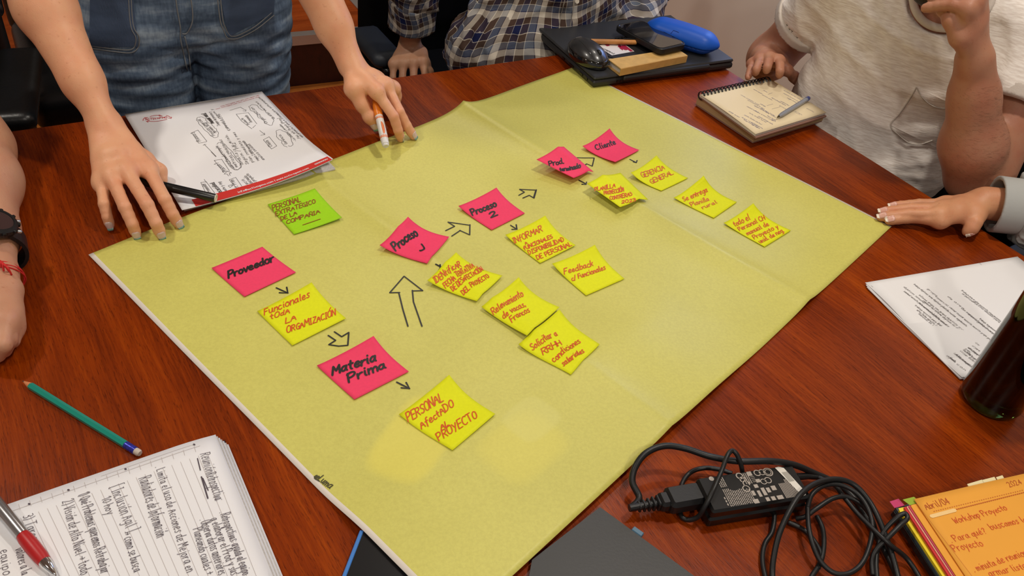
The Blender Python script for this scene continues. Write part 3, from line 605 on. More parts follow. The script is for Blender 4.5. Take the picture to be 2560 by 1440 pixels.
# ================================================================== sticky notes
NOTE_M = {'pink': mat('pink_note_paper', (240, 66, 104), rough=.7, spec=.25, noise=(300, .03)), 'yellow': mat('yellow_note_paper', (224, 228, 20), rough=.7, spec=.25, noise=(300, .03)), 'green': mat('green_note_paper', (158, 214, 22), rough=.7, spec=.25, noise=(300, .03))}
INK_M = {'pink': m_black, 'yellow': mat('red_marker', (214, 78, 14), rough=.55), 'green': mat('brown_marker', (150, 70, 14), rough=.55)}
NOTES = [
 ('pink', 'reading Proveedor, flat, nearest the left edge of the sheet', [(529, 671), (656, 618), (740, 682), (611, 743)], (1, 3, 1, 1), 0, [('Proveedor', (571, 697), (691, 652), .0135)]),
 ('yellow', 'reading Funcionales toda la organización, below the Proveedor note', [(643, 779), (779, 707), (865, 797), (731, 865)], (1, 7, 2, 1), 0, [('Funcionales', (661, 789), (778, 742), .0105), ('tOdA', (676, 799), (728, 782), .0085), ('LA', (714, 809), (744, 798), .0085), ('ORGAMIZACIÓN', (717, 834), (843, 787), .0105)]),
 ('pink', 'reading Materia Prima, at the end of the left arrow', [(792, 915), (934, 841), (1022, 930), (886, 1000)], (1, 8, 1, 1), 0, [('Materia', (831, 939), (946, 901), .0125), ('Prima', (871, 957), (970, 918), .0125)]),
 ('yellow', 'reading Personal afectado al proyecto, nearest the camera', [(997, 1037), (1123, 938), (1238, 1036), (1131, 1127)], (1, 8, 2, 1), 0, [('PERSONAL', (1020, 1056), (1113, 999), .0115), ('AfectADO', (1054, 1074), (1139, 1013), .0095), ('AL', (1103, 1076), (1126, 1063), .0085), ('PROYECTO', (1097, 1104), (1199, 1041), .0115)]),
 ('pink', 'reading Proceso 1, at the tip of the tall drawn arrow', [(949, 614), (1020, 543), (1123, 593), (1068, 660)], (6, 12, 2, 2), 0, [('Proceso', (989, 629), (1050, 588), .0135), ('J', (1052, 630), (1067, 622), .0125)]),
 ('pink', 'reading Proceso 2, in the middle of the sheet', [(1146, 516), (1241, 470), (1312, 534), (1229, 576)], (4, 7, 1, 1), 0, [('Proceso', (1181, 540), (1246, 515), .0125), ('2', (1228, 545), (1248, 537), .0100)]),
 ('yellow', 'reading Identificar fecha tentativa, below the Proceso 1 note', [(1068, 702), (1140, 632), (1256, 690), (1192, 754)], (5, 10, 3, 3), 0, [('IDENtificAR', (1089, 709), (1156, 666), .0090), ('FECHA TENTATIVA', (1114, 721), (1189, 667), .0085), ('DE DESAFECTACIÓN', (1133, 729), (1210, 675), .0080), ('DEL PROYECTO', (1159, 738), (1226, 692), .0080)]),
 ('yellow', 'reading Relevamiento de vacas, francos, its lower corner over the next note', [(1203, 771), (1296, 697), (1398, 772), (1317, 843)], (2, 12, 3, 5), 2, [('Relevamiento', (1234, 788), (1312, 738), .0095), ('de vacas,', (1259, 799), (1317, 764), .0090), ('Francos', (1280, 807), (1328, 778), .0090)]),
 ('yellow', 'reading Solicitar a RRHH condiciones salariales, right of the Materia Prima note', [(1296, 862), (1398, 774), (1499, 862), (1427, 938)], (3, 7, 2, 1), 0, [('Solicitar a', (1331, 877), (1397, 837), .0100), ('RRHH', (1358, 888), (1408, 861), .0100), ('condiciones', (1385, 907), (1455, 855), .0095), ('salariales', (1409, 917), (1464, 880), .0085)]),
 ('yellow', 'reading Informar a funcionales disponibilidad de personal, below the Proceso 2 note', [(1263, 588), (1363, 540), (1439, 614), (1350, 659)], (3, 9, 2, 1), 0, [('INfORMAR', (1285, 609), (1360, 577), .0105), ('A', (1314, 612), (1320, 609), .0055), ('fUNCIONALES', (1311, 626), (1384, 594), .0070), ('DISPONIBILIDAD', (1323, 637), (1414, 602), .0085), ('DE PERSONAL', (1344, 650), (1433, 613), .0095)]),
 ('yellow', 'reading Feedback c/ funcionales, right of the long Informar note', [(1380, 660), (1487, 613), (1561, 698), (1465, 740)], (4, 9, 1, 1), 0, [('Feedback', (1411, 687), (1486, 664), .0095), ('c/ Funcionales', (1430, 703), (1517, 673), .0090)]),
 ('pink', 'reading Prod. terminado, curled up off the sheet at the near side', [(1341, 400), (1409, 368), (1484, 431), (1434, 446)], (15, 12, 4, 13), 0, [('Prod.', (1373, 416), (1413, 408), .0115), ('terminado', (1400, 429), (1455, 419), .0095)]),
 ('pink', 'reading Cliente, farthest from the camera', [(1456, 366), (1524, 322), (1598, 376), (1538, 406)], (5, 12, 2, 5), 0, [('Cliente', (1491, 376), (1543, 360), .0120)]),
 ('yellow', 'reading Planilla proyección contreras 2023, casting a shadow on the near crease', [(1467, 460), (1551, 433), (1620, 500), (1550, 519)], (12, 7, 4, 13), 0, [('PLANILLA', (1487, 478), (1541, 468), .0090), ('PROYECCIÓN', (1510, 487), (1562, 478), .0080), ('CONTRERAS', (1525, 500), (1583, 488), .0080), ('2023', (1554, 509), (1592, 503), .0070)]),
 ('yellow', 'reading Gerencia General, beside the Cliente note, its left corner curled', [(1577, 432), (1641, 389), (1720, 446), (1653, 478)], (8, 9, 1, 1), 0, [('GERENCIA', (1606, 445), (1665, 422), .0100), ('GENERAL', (1629, 460), (1686, 435), .0095)]),
 ('yellow', 'reading Se entrega planilla rural, between two other yellow notes', [(1684, 495), (1759, 440), (1842, 506), (1784, 546)], (2, 14, 1, 1), 0, [('Se entrega', (1710, 504), (1772, 479), .0095), ('Planilla', (1729, 517), (1776, 501), .0090), ('rural', (1757, 523), (1795, 508), .0080)]),
 ('yellow', 'reading todo el personal, nearest the right corner of the sheet', [(1809, 558), (1883, 509), (1977, 577), (1911, 618)], (2, 11, 1, 1), 0, [('todo el', (1837, 567), (1878, 548), .0100), ('Personal CH', (1849, 578), (1915, 548), .0085), ('manual de', (1869, 589), (1925, 563), .0085), ('Proyecto y', (1886, 599), (1948, 569), .0085), ('unid. de neg.', (1901, 609), (1962, 579), .0085)]),
 ('green', 'reading Personal estratégico de la compañía, beside the white letter pad', [(669, 512), (787, 472), (855, 545), (735, 587)], (1, 2, 4, 1), 0, [('PERSONAL', (682, 528), (756, 502), .0120), ('EXTRATEGICO', (690, 540), (792, 507), .0090), ('DE LA', (703, 552), (746, 535), .0085), ('COMPAÑIA', (716, 561), (803, 532), .0085)]),
]
for (colr, desc, pc_, hs, base_mm, lines) in NOTES:
    hs = [hs[0] * 1.35 / 1000, hs[1] * (1.5 if hs[1] > 4 else 1) / 1000, hs[2] / 1000, hs[3] / 1000]; b0 = base_mm / 1000
    pts = []
    for (p_, h) in zip(pc_, hs):
        z = .0015
        for _ in range(4): q_ = T(p_[0], p_[1], z); z = sheet_z(q_[0], q_[1]) + h
        pts.append(q_[:2])
    Lc, Tc, Rc, Bc = pts
    def nxy(u, v, Lc=Lc, Tc=Tc, Rc=Rc, Bc=Bc):
        u = np.asarray(u, float)[..., None]; v = np.asarray(v, float)[..., None]; return (1 - u) * (1 - v) * Lc + u * (1 - v) * Tc + u * v * Rc + (1 - u) * v * Bc
    def nz(u, v, hs=hs, b0=b0):
        c_ = .00095 + b0
        hover = hs[0] > .012 and hs[3] > .009
        if hover: return c_ + (1 - v) * ((1 - u) * hs[0] + u * hs[1]) + v * ((1 - u) * hs[3] + u * hs[2])
        top = (1 - u) ** 1.6 * hs[0] + u ** 1.6 * hs[1]; bot = (1 - u) ** 1.6 * hs[3] + u ** 1.6 * hs[2]
        lowmid = min(hs)
        return c_ + np.maximum((1 - v) ** 3.0 * top + v ** 2.2 * bot, 0) + .35 * lowmid * 4 * u * (1 - u)
    def surf(x, y, nz=nz, Lc=Lc.tolist(), Tc=Tc.tolist(), Rc=Rc.tolist(), Bc=Bc.tolist()):
        u, v = .5, .5
        for _ in range(3):
            px_ = (1 - u) * (1 - v) * Lc[0] + u * (1 - v) * Tc[0] + u * v * Rc[0] + (1 - u) * v * Bc[0] - x; py_ = (1 - u) * (1 - v) * Lc[1] + u * (1 - v) * Tc[1] + u * v * Rc[1] + (1 - u) * v * Bc[1] - y
            ax_ = (1 - v) * (Tc[0] - Lc[0]) + v * (Rc[0] - Bc[0]); ay_ = (1 - v) * (Tc[1] - Lc[1]) + v * (Rc[1] - Bc[1]); bx_ = (1 - u) * (Bc[0] - Lc[0]) + u * (Rc[0] - Tc[0]); by_ = (1 - u) * (Bc[1] - Lc[1]) + u * (Rc[1] - Tc[1])
            dd_ = ax_ * by_ - ay_ * bx_; u -= (px_ * by_ - py_ * bx_) / dd_; v -= (ax_ * py_ - ay_ * px_) / dd_
        u = min(max(u, 0), 1); v = min(max(v, 0), 1); return sheet_z(x, y) + float(nz(u, v))
    n_ = 15; uu, vv_ = np.meshgrid(np.linspace(0, 1, n_), np.linspace(0, 1, n_), indexing='ij'); xy = nxy(uu, vv_)
    zz = np.array([[sheet_z(*xy[i, j]) for j in range(n_)] for i in range(n_)]) + nz(uu, vv_) + TZ
    root = thing('sticky_note', f'{colr} sticky note {desc}', 'sticky note', (*nxy(.5, .5), TZ + .001), group='sticky notes on the yellow sheet')
    MB().grid(np.concatenate([xy, zz[..., None]], -1)[:, ::-1], .00025).build('note_paper', NOTE_M[colr], root, smooth=True)
    ink = Ink(surf, .0007); w_ = {'pink': .0026, 'yellow': .00125, 'green': .0012}[colr]
    for (t_, a, b, h) in lines: ink.text(t_, a, b, h, w_ * (.75 if 'Prod' in t_ or 'term' in t_ or 'Clien' in t_ else 1), gap=1.3, shear=.42)
    if colr == 'green':
        i2 = Ink(surf, .0007); i2.stroke([(757, 563), (801, 548)], w_); i2.build('underline', INK_M[colr], root)
    if 'Planilla' in lines[0][0] or 'entrega' in lines[0][0]: pass
    ink.build('handwriting', INK_M[colr], root)
# ================================================================== things on the table
def quad(px4, zs, base_surf=None):
    """world corners of a four-cornered thing from its photographed corners and their heights"""
    zs = [zs] * 4 if np.isscalar(zs) else zs; return [T(p[0], p[1], z) for p, z in zip(px4, zs)]
def bil(Q, u, v):
    u = np.asarray(u, float)[..., None]; v = np.asarray(v, float)[..., None]; return (1 - u) * (1 - v) * Q[0] + u * (1 - v) * Q[1] + u * v * Q[2] + (1 - u) * v * Q[3]
def uvof(Q, x, y):
    Q = [q_[:2] for q_ in Q]; u = v = .5
    for _ in range(4):
        p_ = (1 - u) * (1 - v) * Q[0] + u * (1 - v) * Q[1] + u * v * Q[2] + (1 - u) * v * Q[3] - np.array([x, y]); a_ = (1 - v) * (Q[1] - Q[0]) + v * (Q[2] - Q[3]); b_ = (1 - u) * (Q[3] - Q[0]) + u * (Q[2] - Q[1])
        d_ = a_[0] * b_[1] - a_[1] * b_[0]; u -= (p_[0] * b_[1] - p_[1] * b_[0]) / d_; v -= (a_[0] * p_[1] - a_[1] * p_[0]) / d_
    return u, v
def page(name, Q, zf, m, parent, th=.0004, n=(25, 25)):
    uu, vv = np.meshgrid(np.linspace(0, 1, n[0]), np.linspace(0, 1, n[1]), indexing='ij'); P = bil(Q, uu, vv); P[..., 2] = TZ + zf(uu, vv)
    nrmz = np.cross(P[1, 0] - P[0, 0], P[0, 1] - P[0, 0])[2]
    if nrmz < 0: P = P[:, ::-1]
    return MB().grid(P, th).build(name, m, parent, smooth=True)
m_paper = mat('white_paper', (234, 234, 236), rough=.75, spec=.2, noise=(3, .02))
m_paper2 = mat('paper_edges', (208, 204, 198), rough=.8, noise=(400, .12, (1, 1, 8)))
m_pen_ink = mat('grey_pen_ink', (84, 78, 76), rough=.6)
m_red = mat('red_print', (206, 48, 40), rough=.6)
# ---------------------------------------------------------------- white letter pad under the woman's hand
PQ = quad([(313, 290), (655, 233), (831, 400), (455, 525)], [.0085, .0085, .034, .0095])
pad = thing('letter_pad', 'white letter pad with a red footer strip and pen diagrams, under the black marker', 'notepad', (*bil(PQ, .5, .5)[:2], TZ))
def padz(u, v): return .0092 + .0250 * np.clip(u, 0, 1) ** 2.4 * np.clip(v, 0, 1) ** 3.2 + .0010 * np.sin(u * 6 + 1) * (1 - v) ** 2
def padsurf(x, y): u, v = uvof(PQ, x, y); return float(padz(np.float64(min(max(u, 0), 1)), np.float64(min(max(v, 0), 1))))
page('top_page', PQ, padz, m_paper, pad, .0004, (31, 31))
LQ = quad([(313, 290), (655, 233), (838, 425), (461, 527)], [.004, .004, .004, .004])
page('lower_pages', LQ, lambda u, v: .0074 + 0 * u, m_paper2, pad, .0044, (5, 5))
MQ = quad([(316, 291), (650, 236), (833, 412), (460, 524)], [.007] * 4)
page('page', MQ, lambda u, v: .0078 + .010 * np.clip((v - .5) / .5, 0, 1) ** 2 * u ** 3, m_paper, pad, .0004, (9, 9))
ink = Ink(padsurf, .0005)
uu = np.linspace(.085, 1.0, 30)
v0 = bil(PQ, uu, np.full(30, .935)); v1 = bil(PQ, uu, np.full(30, .998)); v0[:, 2] = [TZ + padsurf(*p_[:2]) + .0006 for p_ in v0]; v1[:, 2] = [TZ + padsurf(*p_[:2]) + .0006 for p_ in v1]
MB().put(np.vstack([v0, v1]), [(i, i + 30, i + 31, i + 1) for i in range(29)]).build('footer_strip', m_red, pad)
iw = Ink(padsurf, .0011); iw.text('info@activapmo.com | www.activapmo.com', bil(PQ, .36, .985), bil(PQ, .84, .985), .0046, .0007, jit=.05, px=False)
iw.build('footer_print', m_paper, pad); iw = Ink(padsurf, .0011)
for k in range(6):
    p_ = bil(PQ, .90 + .015 * k, .968)[:2]; iw.line([p_ + .0017 * np.array([math.cos(a), math.sin(a)]) for a in np.linspace(0, 6.3, 9)], .0010)
iw.build('printed_dots', m_paper, pad)
ir = Ink(padsurf, .0005)
lg = lambda pts: [(340 + x / 11.08, 270 + y / 11.08) for x, y in pts]
ir.stroke(lg([(390, 250), (450, 220), (550, 210), (650, 208), (730, 228)]), .0011, 1); ir.stroke(lg([(640, 195), (730, 228), (640, 225)]), .0010)
ir.stroke(lg([(840, 215), (900, 225), (950, 260), (985, 275)]), .0011, 1); ir.stroke(lg([(985, 255), (970, 300), (900, 280)]), .0012)
ir.stroke(lg([(860, 320), (720, 350), (600, 370), (480, 380), (360, 372), (300, 370)]), .0011, 1); ir.stroke(lg([(370, 350), (285, 372), (340, 400)]), .0011)
ir.stroke(lg([(330, 270), (250, 275), (205, 310), (200, 355)]), .0012, 1); ir.stroke(lg([(240, 270), (330, 270), (255, 300)]), .0010)
ir.text('ACTIVAPMO', lg([(260, 345)])[0], lg([(870, 285)])[0], .0052, .0009, jit=.1)
ir.build('printed_logo', mat('red_print_light', (206, 92, 96), rough=.6), pad); ir = Ink(padsurf, .0005)
for a, b in (((540, 274), (648, 243)), ((552, 267), (648, 239))): ir.text('www activapmo com info activapmo com', a, b, .0022, .0004, jit=.1)
ir.build('printed_address', mat('red_print_light', (206, 92, 96), rough=.6), pad)
# diagrams and notes, copied from the photograph line by line (baseline start and end in photo pixels)
c2 = lambda pts: [(540 + x / 6.547, 230 + y / 6.547) for x, y in pts]
c1 = lambda pts: [(340 + x / 11.08, 270 + y / 11.08) for x, y in pts]
c3 = lambda pts: [(430 + x / 7.758, 380 + y / 7.758) for x, y in pts]
pw = .00055
for box in (c2([(330, 365), (530, 340), (670, 525)]), c2([(330, 365), (420, 480), (540, 570), (590, 605)]), c2([(600, 590), (650, 545)]), c2([(775, 785), (870, 735), (995, 885), (910, 935), (775, 785)]),
            c1([(1545, 690), (1715, 615), (1965, 925), (1935, 945), (1740, 980), (1545, 690)]), c3([(820, 165), (965, 145), (1115, 370)]), c3([(820, 165), (1005, 400)]), c3([(1110, 540), (1235, 495), (1410, 745), (1330, 795), (1110, 540)]),
            c3([(560, 595), (665, 580), (830, 800)]), c3([(560, 595), (650, 780)]), c3([(625, 535), (665, 590)]), c2([(225, 305), (400, 250), (490, 305)]), c2([(440, 310), (490, 318), (490, 290)]), c2([(715, 632), (800, 700)]), c2([(730, 712), (800, 700), (790, 672)]),
            c1([(2225, 1350), (2050, 1170), (1900, 1020)]), c1([(1860, 1040), (1900, 1010), (1945, 1015)]), c3([(850, 95), (760, 0)]), c3([(1010, 430), (1080, 375), (1155, 410), (1110, 420), (1130, 460)]), c3([(1010, 430), (1070, 432), (1100, 468)]), c3([(1090, 660), (1130, 640), (1175, 660), (1130, 690), (1095, 665)])):
    for a, b in zip(box, box[1:]): ink.stroke([a, b], pw)
for cloud in (c2([(540, 240), (600, 210), (670, 225), (735, 290), (800, 310), (850, 370), (920, 410), (940, 480), (905, 545), (820, 520), (760, 450), (700, 420), (640, 340), (570, 300), (540, 240)]),
              c2([(985, 680), (1000, 630), (1060, 625), (1150, 670), (1220, 750), (1255, 860), (1220, 890), (1180, 880)]), c2([(985, 680), (1010, 760), (1070, 800), (1090, 860), (1160, 905)]),
              c1([(1680, 330), (1720, 265), (1830, 255), (1920, 300), (1960, 380), (2090, 450), (2160, 540), (2230, 600), (2280, 720), (2250, 810), (2170, 820), (2080, 770), (1900, 600), (1760, 450), (1680, 330)]),
              c3([(930, 5), (1010, 80), (1110, 190), (1180, 300), (1260, 345), (1335, 300), (1300, 210), (1180, 80), (1130, 0)]), c2([(10, 860), (60, 830), (140, 860), (260, 980), (390, 1150), (410, 1220), (350, 1275), (250, 1240), (100, 1010), (10, 900)])):
    P_ = np.array([surfpt(padsurf, *p_)[:2] for p_ in cloud]); P_ = smooth_path(P_, 6); k_ = np.arange(len(P_)); P_ = P_ + np.stack([np.sin(k_ * 1.1), np.cos(k_ * 1.1)], 1) * .0006; ink.line(P_, pw)
TX = [('Cliente', c2([(925, 890), (850, 790)]), .006), ('Producto', c2([(555, 530), (440, 430)]), .005), ('Terminado', c2([(600, 500), (510, 380)]), .005), ('Proceso 2', c1([(1800, 920), (1610, 680)]), .006), ('Proceso 1', c3([(1075, 370), (900, 215)]), .007), ('Mat. Prim', c3([(1330, 745), (1190, 535)]), .006), ('Proveedor', c3([(760, 780), (640, 610)]), .006),
      ('Gerencia', c2([(1175, 850), (1060, 700)]), .005), ('Organizacion', c2([(850, 510), (600, 250)]), .005), ('- Lo compro y pruebo', c2([(1320, 800), (1060, 530)]), .0035), ('* Fac. Afil Propio (Proy)', c2([(1400, 770), (1040, 430)]), .004), ('12 bar ventajas', c2([(970, 440), (670, 160)]), .0035), ('mas proyecto y envio a cliente', c2([(1430, 740), (1020, 360)]), .004), ('mejora costo proyecto', c2([(1030, 370), (715, 85)]), .0035),
      ('- Producto', c2([(230, 630), (60, 360)]), .004), ('Procesos comercial', c1([(2200, 760), (1780, 310)]), .006), ('Aprueba Prod', c1([(2230, 690), (1960, 400)]), .005), ('Aumentar satisf.', c1([(2170, 420), (1920, 140)]), .007), ('Tiempo de proceso y', c1([(2340, 490), (2070, 110)]), .005), ('Control o seguim. y', c2([(240, 630), (-60, 280)]), .004), ('metricas necesarias', c2([(360, 1230), (90, 780)]), .005), ('certificado simple', c2([(300, 1240), (30, 880)]), .005),
      ('analisis y elab.', c2([(450, 1190), (180, 700)]), .0045), ('Seguim. / PR2', c2([(540, 1180), (310, 830)]), .005), ('plan inmediato y mes', c2([(620, 1150), (305, 660)]), .0045), ('requis. 2 RRHH maximizado', c2([(710, 1120), (460, 800)]), .0045), ('analisis calidad', c2([(800, 1110), (550, 850)]), .0045), ('precio', c3([(1530, 670), (1390, 530)]), .005), ('adecuado', c3([(1590, 630), (1440, 460)]), .0055), ('al proyecto', c3([(1670, 610), (1480, 420)]), .005), ('mate y ing', c3([(1080, 770), (940, 580)]), .0045), ('necesidad', c3([(1000, 800), (810, 590)]), .007)]
for t_, (a, b), h in TX: ink.text(t_, a, b, h, pw * (1.9 if t_ in ('necesidad', 'Aumentar satisf.') else 1), jit=.5)
ink.build('pen_diagrams', m_pen_ink, pad)
# ---------------------------------------------------------------- black marker lying across the pad
def rod(root, parts, a, b, n=24):
    """parts: (name, material, [(radius, t0..1), ...]) along a->b"""
    a = V(*a); b = V(*b); L_ = np.linalg.norm(b - a); ax = (b - a) / L_; outp = []
    for nm, m, prof in parts: outp.append(autosmooth(MB().lathe([(r, t * L_) for r, t in prof], a, ax, n).build(nm, m, root), 40))
    return outp
m_blackp = mat('black_plastic', (20, 20, 20), rough=.28, spec=.5); m_blackr = mat('black_rubber', (24, 24, 25), rough=.42, spec=.4, bump=(400, .05))
ma = T(352, 452, .033); mb_ = T(541, 496, .0195)
mk = thing('black_marker', 'glossy black marker with a white hollow end, on the white letter pad', 'marker', tuple(mb_))
rod(mk, [('barrel', m_blackp, [(.0058, 0), (.0062, .01), (.0062, .985), (.0058, .99)]), ('end_plug', mat('plug_white', (214, 208, 190), rough=.5), [(.0040, .985), (.0060, .988), (.0058, 1.0), (.0042, 1.0), (.0040, .992), (.0002, .990)])], ma, mb_)
# ---------------------------------------------------------------- white and orange marker held in the woman's left hand
oa = T(938, 250, .062); ob = T(965, 366, .026)
wk = thing('orange_marker', 'white marker with orange cap and bands, held in the left hand of the standing woman', 'marker', tuple(ob))
m_org = mat('orange_plastic', (232, 128, 30), rough=.35); m_wht = mat('white_plastic', (222, 220, 216), rough=.35); m_band2 = mat('orange_print', (226, 118, 58), rough=.4)
rod(wk, [('cap', m_org, [(.0045, 0), (.0068, .06), (.0068, .34), (.0064, .36)]), ('barrel', m_wht, [(.0062, .345), (.0064, .36), (.0064, .86), (.0056, .88)]), ('end_cap', m_wht, [(.0058, .87), (.0060, .875), (.0060, .955), (.0052, .962), (.0052, .985), (.0044, 1.0), (.0030, 1.0), (.0024, .992)])], oa, ob)
for (t0, t1) in ((.395, .405), (.415, .435), (.80, .812), (.822, .842)): rod(wk, [('printed_band', m_band2, [(.00655, t0), (.00655, t1)])], oa, ob)
axm = nrm(ob - oa); LM = np.linalg.norm(ob - oa); cx_ = nrm(np.cross(axm, ray(960, 320))); nz_ = nrm(np.cross(cx_, axm)); nz_ = nz_ if nz_ @ ray(960, 320) < 0 else -nz_
lv = []; 
for i in range(9):
    for j in range(9):
        t = .52 + .26 * i / 8; wdt = .9 * math.sqrt(max(0, 1 - ((i - 4) / 4.2) ** 2)); ph = (-.15 + .75 * (j / 8)) * wdt + .2; lv.append(oa + axm * LM * t + .00655 * (math.cos(ph) * nz_ + math.sin(ph) * cx_))
MB().put(lv, [(i * 9 + j, i * 9 + j + 1, i * 9 + j + 10, i * 9 + j + 9) for i in range(8) for j in range(8)]).build('printed_oval', m_band2, wk)
# ---------------------------------------------------------------- teal pencil
pa = T(56, 952, .0042); pb = T(350, 1134, .0042)
pc2 = thing('pencil', 'teal green hexagonal pencil with blue ferrule on the wooden table', 'pencil', tuple(pa))
rod(pc2, [('graphite_tip', mat('graphite', (60, 50, 44), rough=.5), [(.0003, 0), (.0010, .016)]), ('sharpened_wood', mat('pencil_wood', (206, 130, 84), rough=.7), [(.0009, .014), (.0037, .072)])], pa, pb, 12)
rod(pc2, [('body', mat('teal_paint', (28, 140, 122), rough=.3), [(.0037, .070), (.0039, .080), (.0039, .885)])], pa, pb, 6)
rod(pc2, [('ferrule', mat('blue_foil', (56, 60, 170), rough=.3, metal=.5, noise=(300, .4)), [(.0040, .885), (.0042, .895), (.0038, .905), (.0042, .915), (.0038, .93), (.0041, .94), (.0041, .965)]), ('eraser', mat('eraser', (198, 186, 172), rough=.7), [(.0036, .962), (.0037, .99), (.0028, 1.0)])], pa, pb, 16)
# ---------------------------------------------------------------- ruled notebook, lower left
NQ = quad([(-330, 1380), (534, 1082), (760, 1640), (-250, 2100)], [.022, .022, .022, .022])
nb = thing('ruled_notebook', 'thick open ruled notebook with handwritten Reunión Retrospectiva notes, beside the teal pencil', 'notebook', (*bil(NQ, .5, .3)[:2], TZ))
def nbz(u, v): return .0215 - .003 * np.clip((u - .86) / .14, 0, 1) ** 2 + .001 * np.sin(v * 5)
def nbsurf(x, y): u, v = uvof(NQ, x, y); return float(nbz(np.float64(min(max(u, 0), 1)), np.float64(v)))
page('top_page', NQ, nbz, m_paper, nb, .0004, (25, 13))
def shrink(Q, du_, dv_, z): c = bil(Q, .5, .5); ux = nrm(Q[1] - Q[0]); vx = nrm(Q[3] - Q[0]); R_ = [Q[0] - ux * 0, Q[1] + ux * du_ + vx * dv_ * 0, Q[2] + ux * du_, Q[3]]; return [V(q_[0], q_[1], TZ + z) for q_ in R_]
for k in range(7):
    z = .0185 - k * .0024; SQ = shrink(NQ, .0015 + k * .0016, 0, z); SQ[0] = SQ[0] - nrm(NQ[3] - NQ[0]) * -.001 * k; SQ[1] = SQ[1] + nrm(NQ[3] - NQ[0]) * .001 * k
    page('page', SQ, lambda u, v, z=z: z + 0 * u, m_paper2 if k % 2 else m_paper, nb, .0021, (2, 2))
SQ = shrink(NQ, .010, 0, .003); SQ[0] -= nrm(NQ[3] - NQ[0]) * .004; SQ[1] -= nrm(NQ[3] - NQ[0]) * .002
page('back_cover', SQ, lambda u, v: .0024 + 0 * u, mat('dark_blue_cover', (14, 14, 34), rough=.4), nb, .002, (2, 2))
c7 = lambda x, y: (x / 2.770, 920 + y / 2.770)
il = Ink(nbsurf, .0004)
dn0, dn1 = c7(1310, 610), c7(1640, 1440)      # direction of the ruled lines in the photograph
for k in range(22):
    t = k / 1.0; x0 = 1440 - 61.5 * k; y0 = 582 + 21.5 * k if k else 582
    a = c7(x0 - 5, y0 + 5); b = (a[0] + (dn1[0] - dn0[0]) * 1.55 + 26 * (k * .08), a[1] + (dn1[1] - dn0[1]) * 1.55)
    il.stroke([a, b], .00030)
il.stroke([c7(1385, 540), c7(60, 1000)], .00035); il.stroke([c7(1345, 530), c7(700, 750)], .0003)
for k in range(18): a = c7(1345 - 76 * k, 543 + 25 * k); il.stroke([a, (a[0] + 4, a[1] + 14)], .0003)
il.build('ruled_lines', mat('ruled_line', (186, 176, 172), rough=.8), nb)
it = Ink(nbsurf, .0006)
TX = [('Reunión', (1385, 600), (1425, 730), .0105), ('Retrospectiva:', (1425, 740), (1490, 925), .0105), ('. Retrospectivas: ayuda al equipo', (1520, 1005), (1680, 1440), .0090), ('a elaborar el Prod y sus', (1455, 1050), (1600, 1440), .0085), ('. Observa datos anteriores', (1385, 1055), (1515, 1440), .0085), ('Planeando cuales +', (1335, 1120), (1425, 1440), .0080),
      ('. Limita el uso de Acciones de Mejora en', (1078, 690), (1290, 1420), .0085), ('Radiadores de Información', (960, 770), (1085, 1180), .0115), ('[ Inclusión Agil ]', (765, 830), (880, 1140), .0110), ('> como se busca', (850, 1150), (925, 1420), .0085), ('10 hoy', (705, 910), (740, 1020), .0080), ('1) Qué Problemas queremos Retrabajar', (545, 880), (700, 1430), .0095), ('2) Visión de Alto Nivel > todo', (430, 930), (560, 1440), .0095), ('3) Tareas', (160, 1030), (215, 1230), .0090), ('valores a la', (105, 1260), (150, 1440), .0080), ('equipo', (0, 1270), (20, 1440), .0080)]
for t_, a, b, h in TX: it.text(t_, c7(*a), c7(*b), h, .00050, jit=.3, gap=2.2)
it.stroke([c7(1368, 628), c7(1388, 710)], .0010); it.stroke([c7(1395, 755), c7(1440, 905)], .0013); it.stroke([c7(1405, 765), c7(1442, 850)], .0010)
for p_ in ((1345, 530), (870, 700), (475, 845), (203, 942)): a = c7(*p_); it.stroke([(a[0] - 1, a[1]), (a[0] + 1, a[1] + 1)], .0018)
it.build('handwriting', mat('dark_pen_ink', (74, 62, 72), rough=.6), nb)
# ---------------------------------------------------------------- red and silver pen on the notebook
ra = T(-60, 1195, .034); rb = T(141, 1440, .0275)
rp = thing('ballpoint_pen', 'silver ballpoint pen with a red grip, resting on the ruled notebook', 'pen', tuple(rb))
m_sil = mat('silver', (176, 176, 178), rough=.25, metal=.85)
rod(rp, [('barrel', m_sil, [(.0040, 0), (.0056, .03), (.0058, .56), (.0056, .60)]), ('grip', mat('red_grip', (176, 22, 26), rough=.4), [(.0056, .602), (.0064, .64), (.0066, .72), (.0062, .82), (.0054, .862)]), ('tip', mat('chrome', (220, 220, 220), rough=.1, metal=1), [(.0052, .862), (.0048, .90), (.0044, .91), (.0022, .978), (.0012, .985), (.0004, 1.0)])], ra, rb, 28)
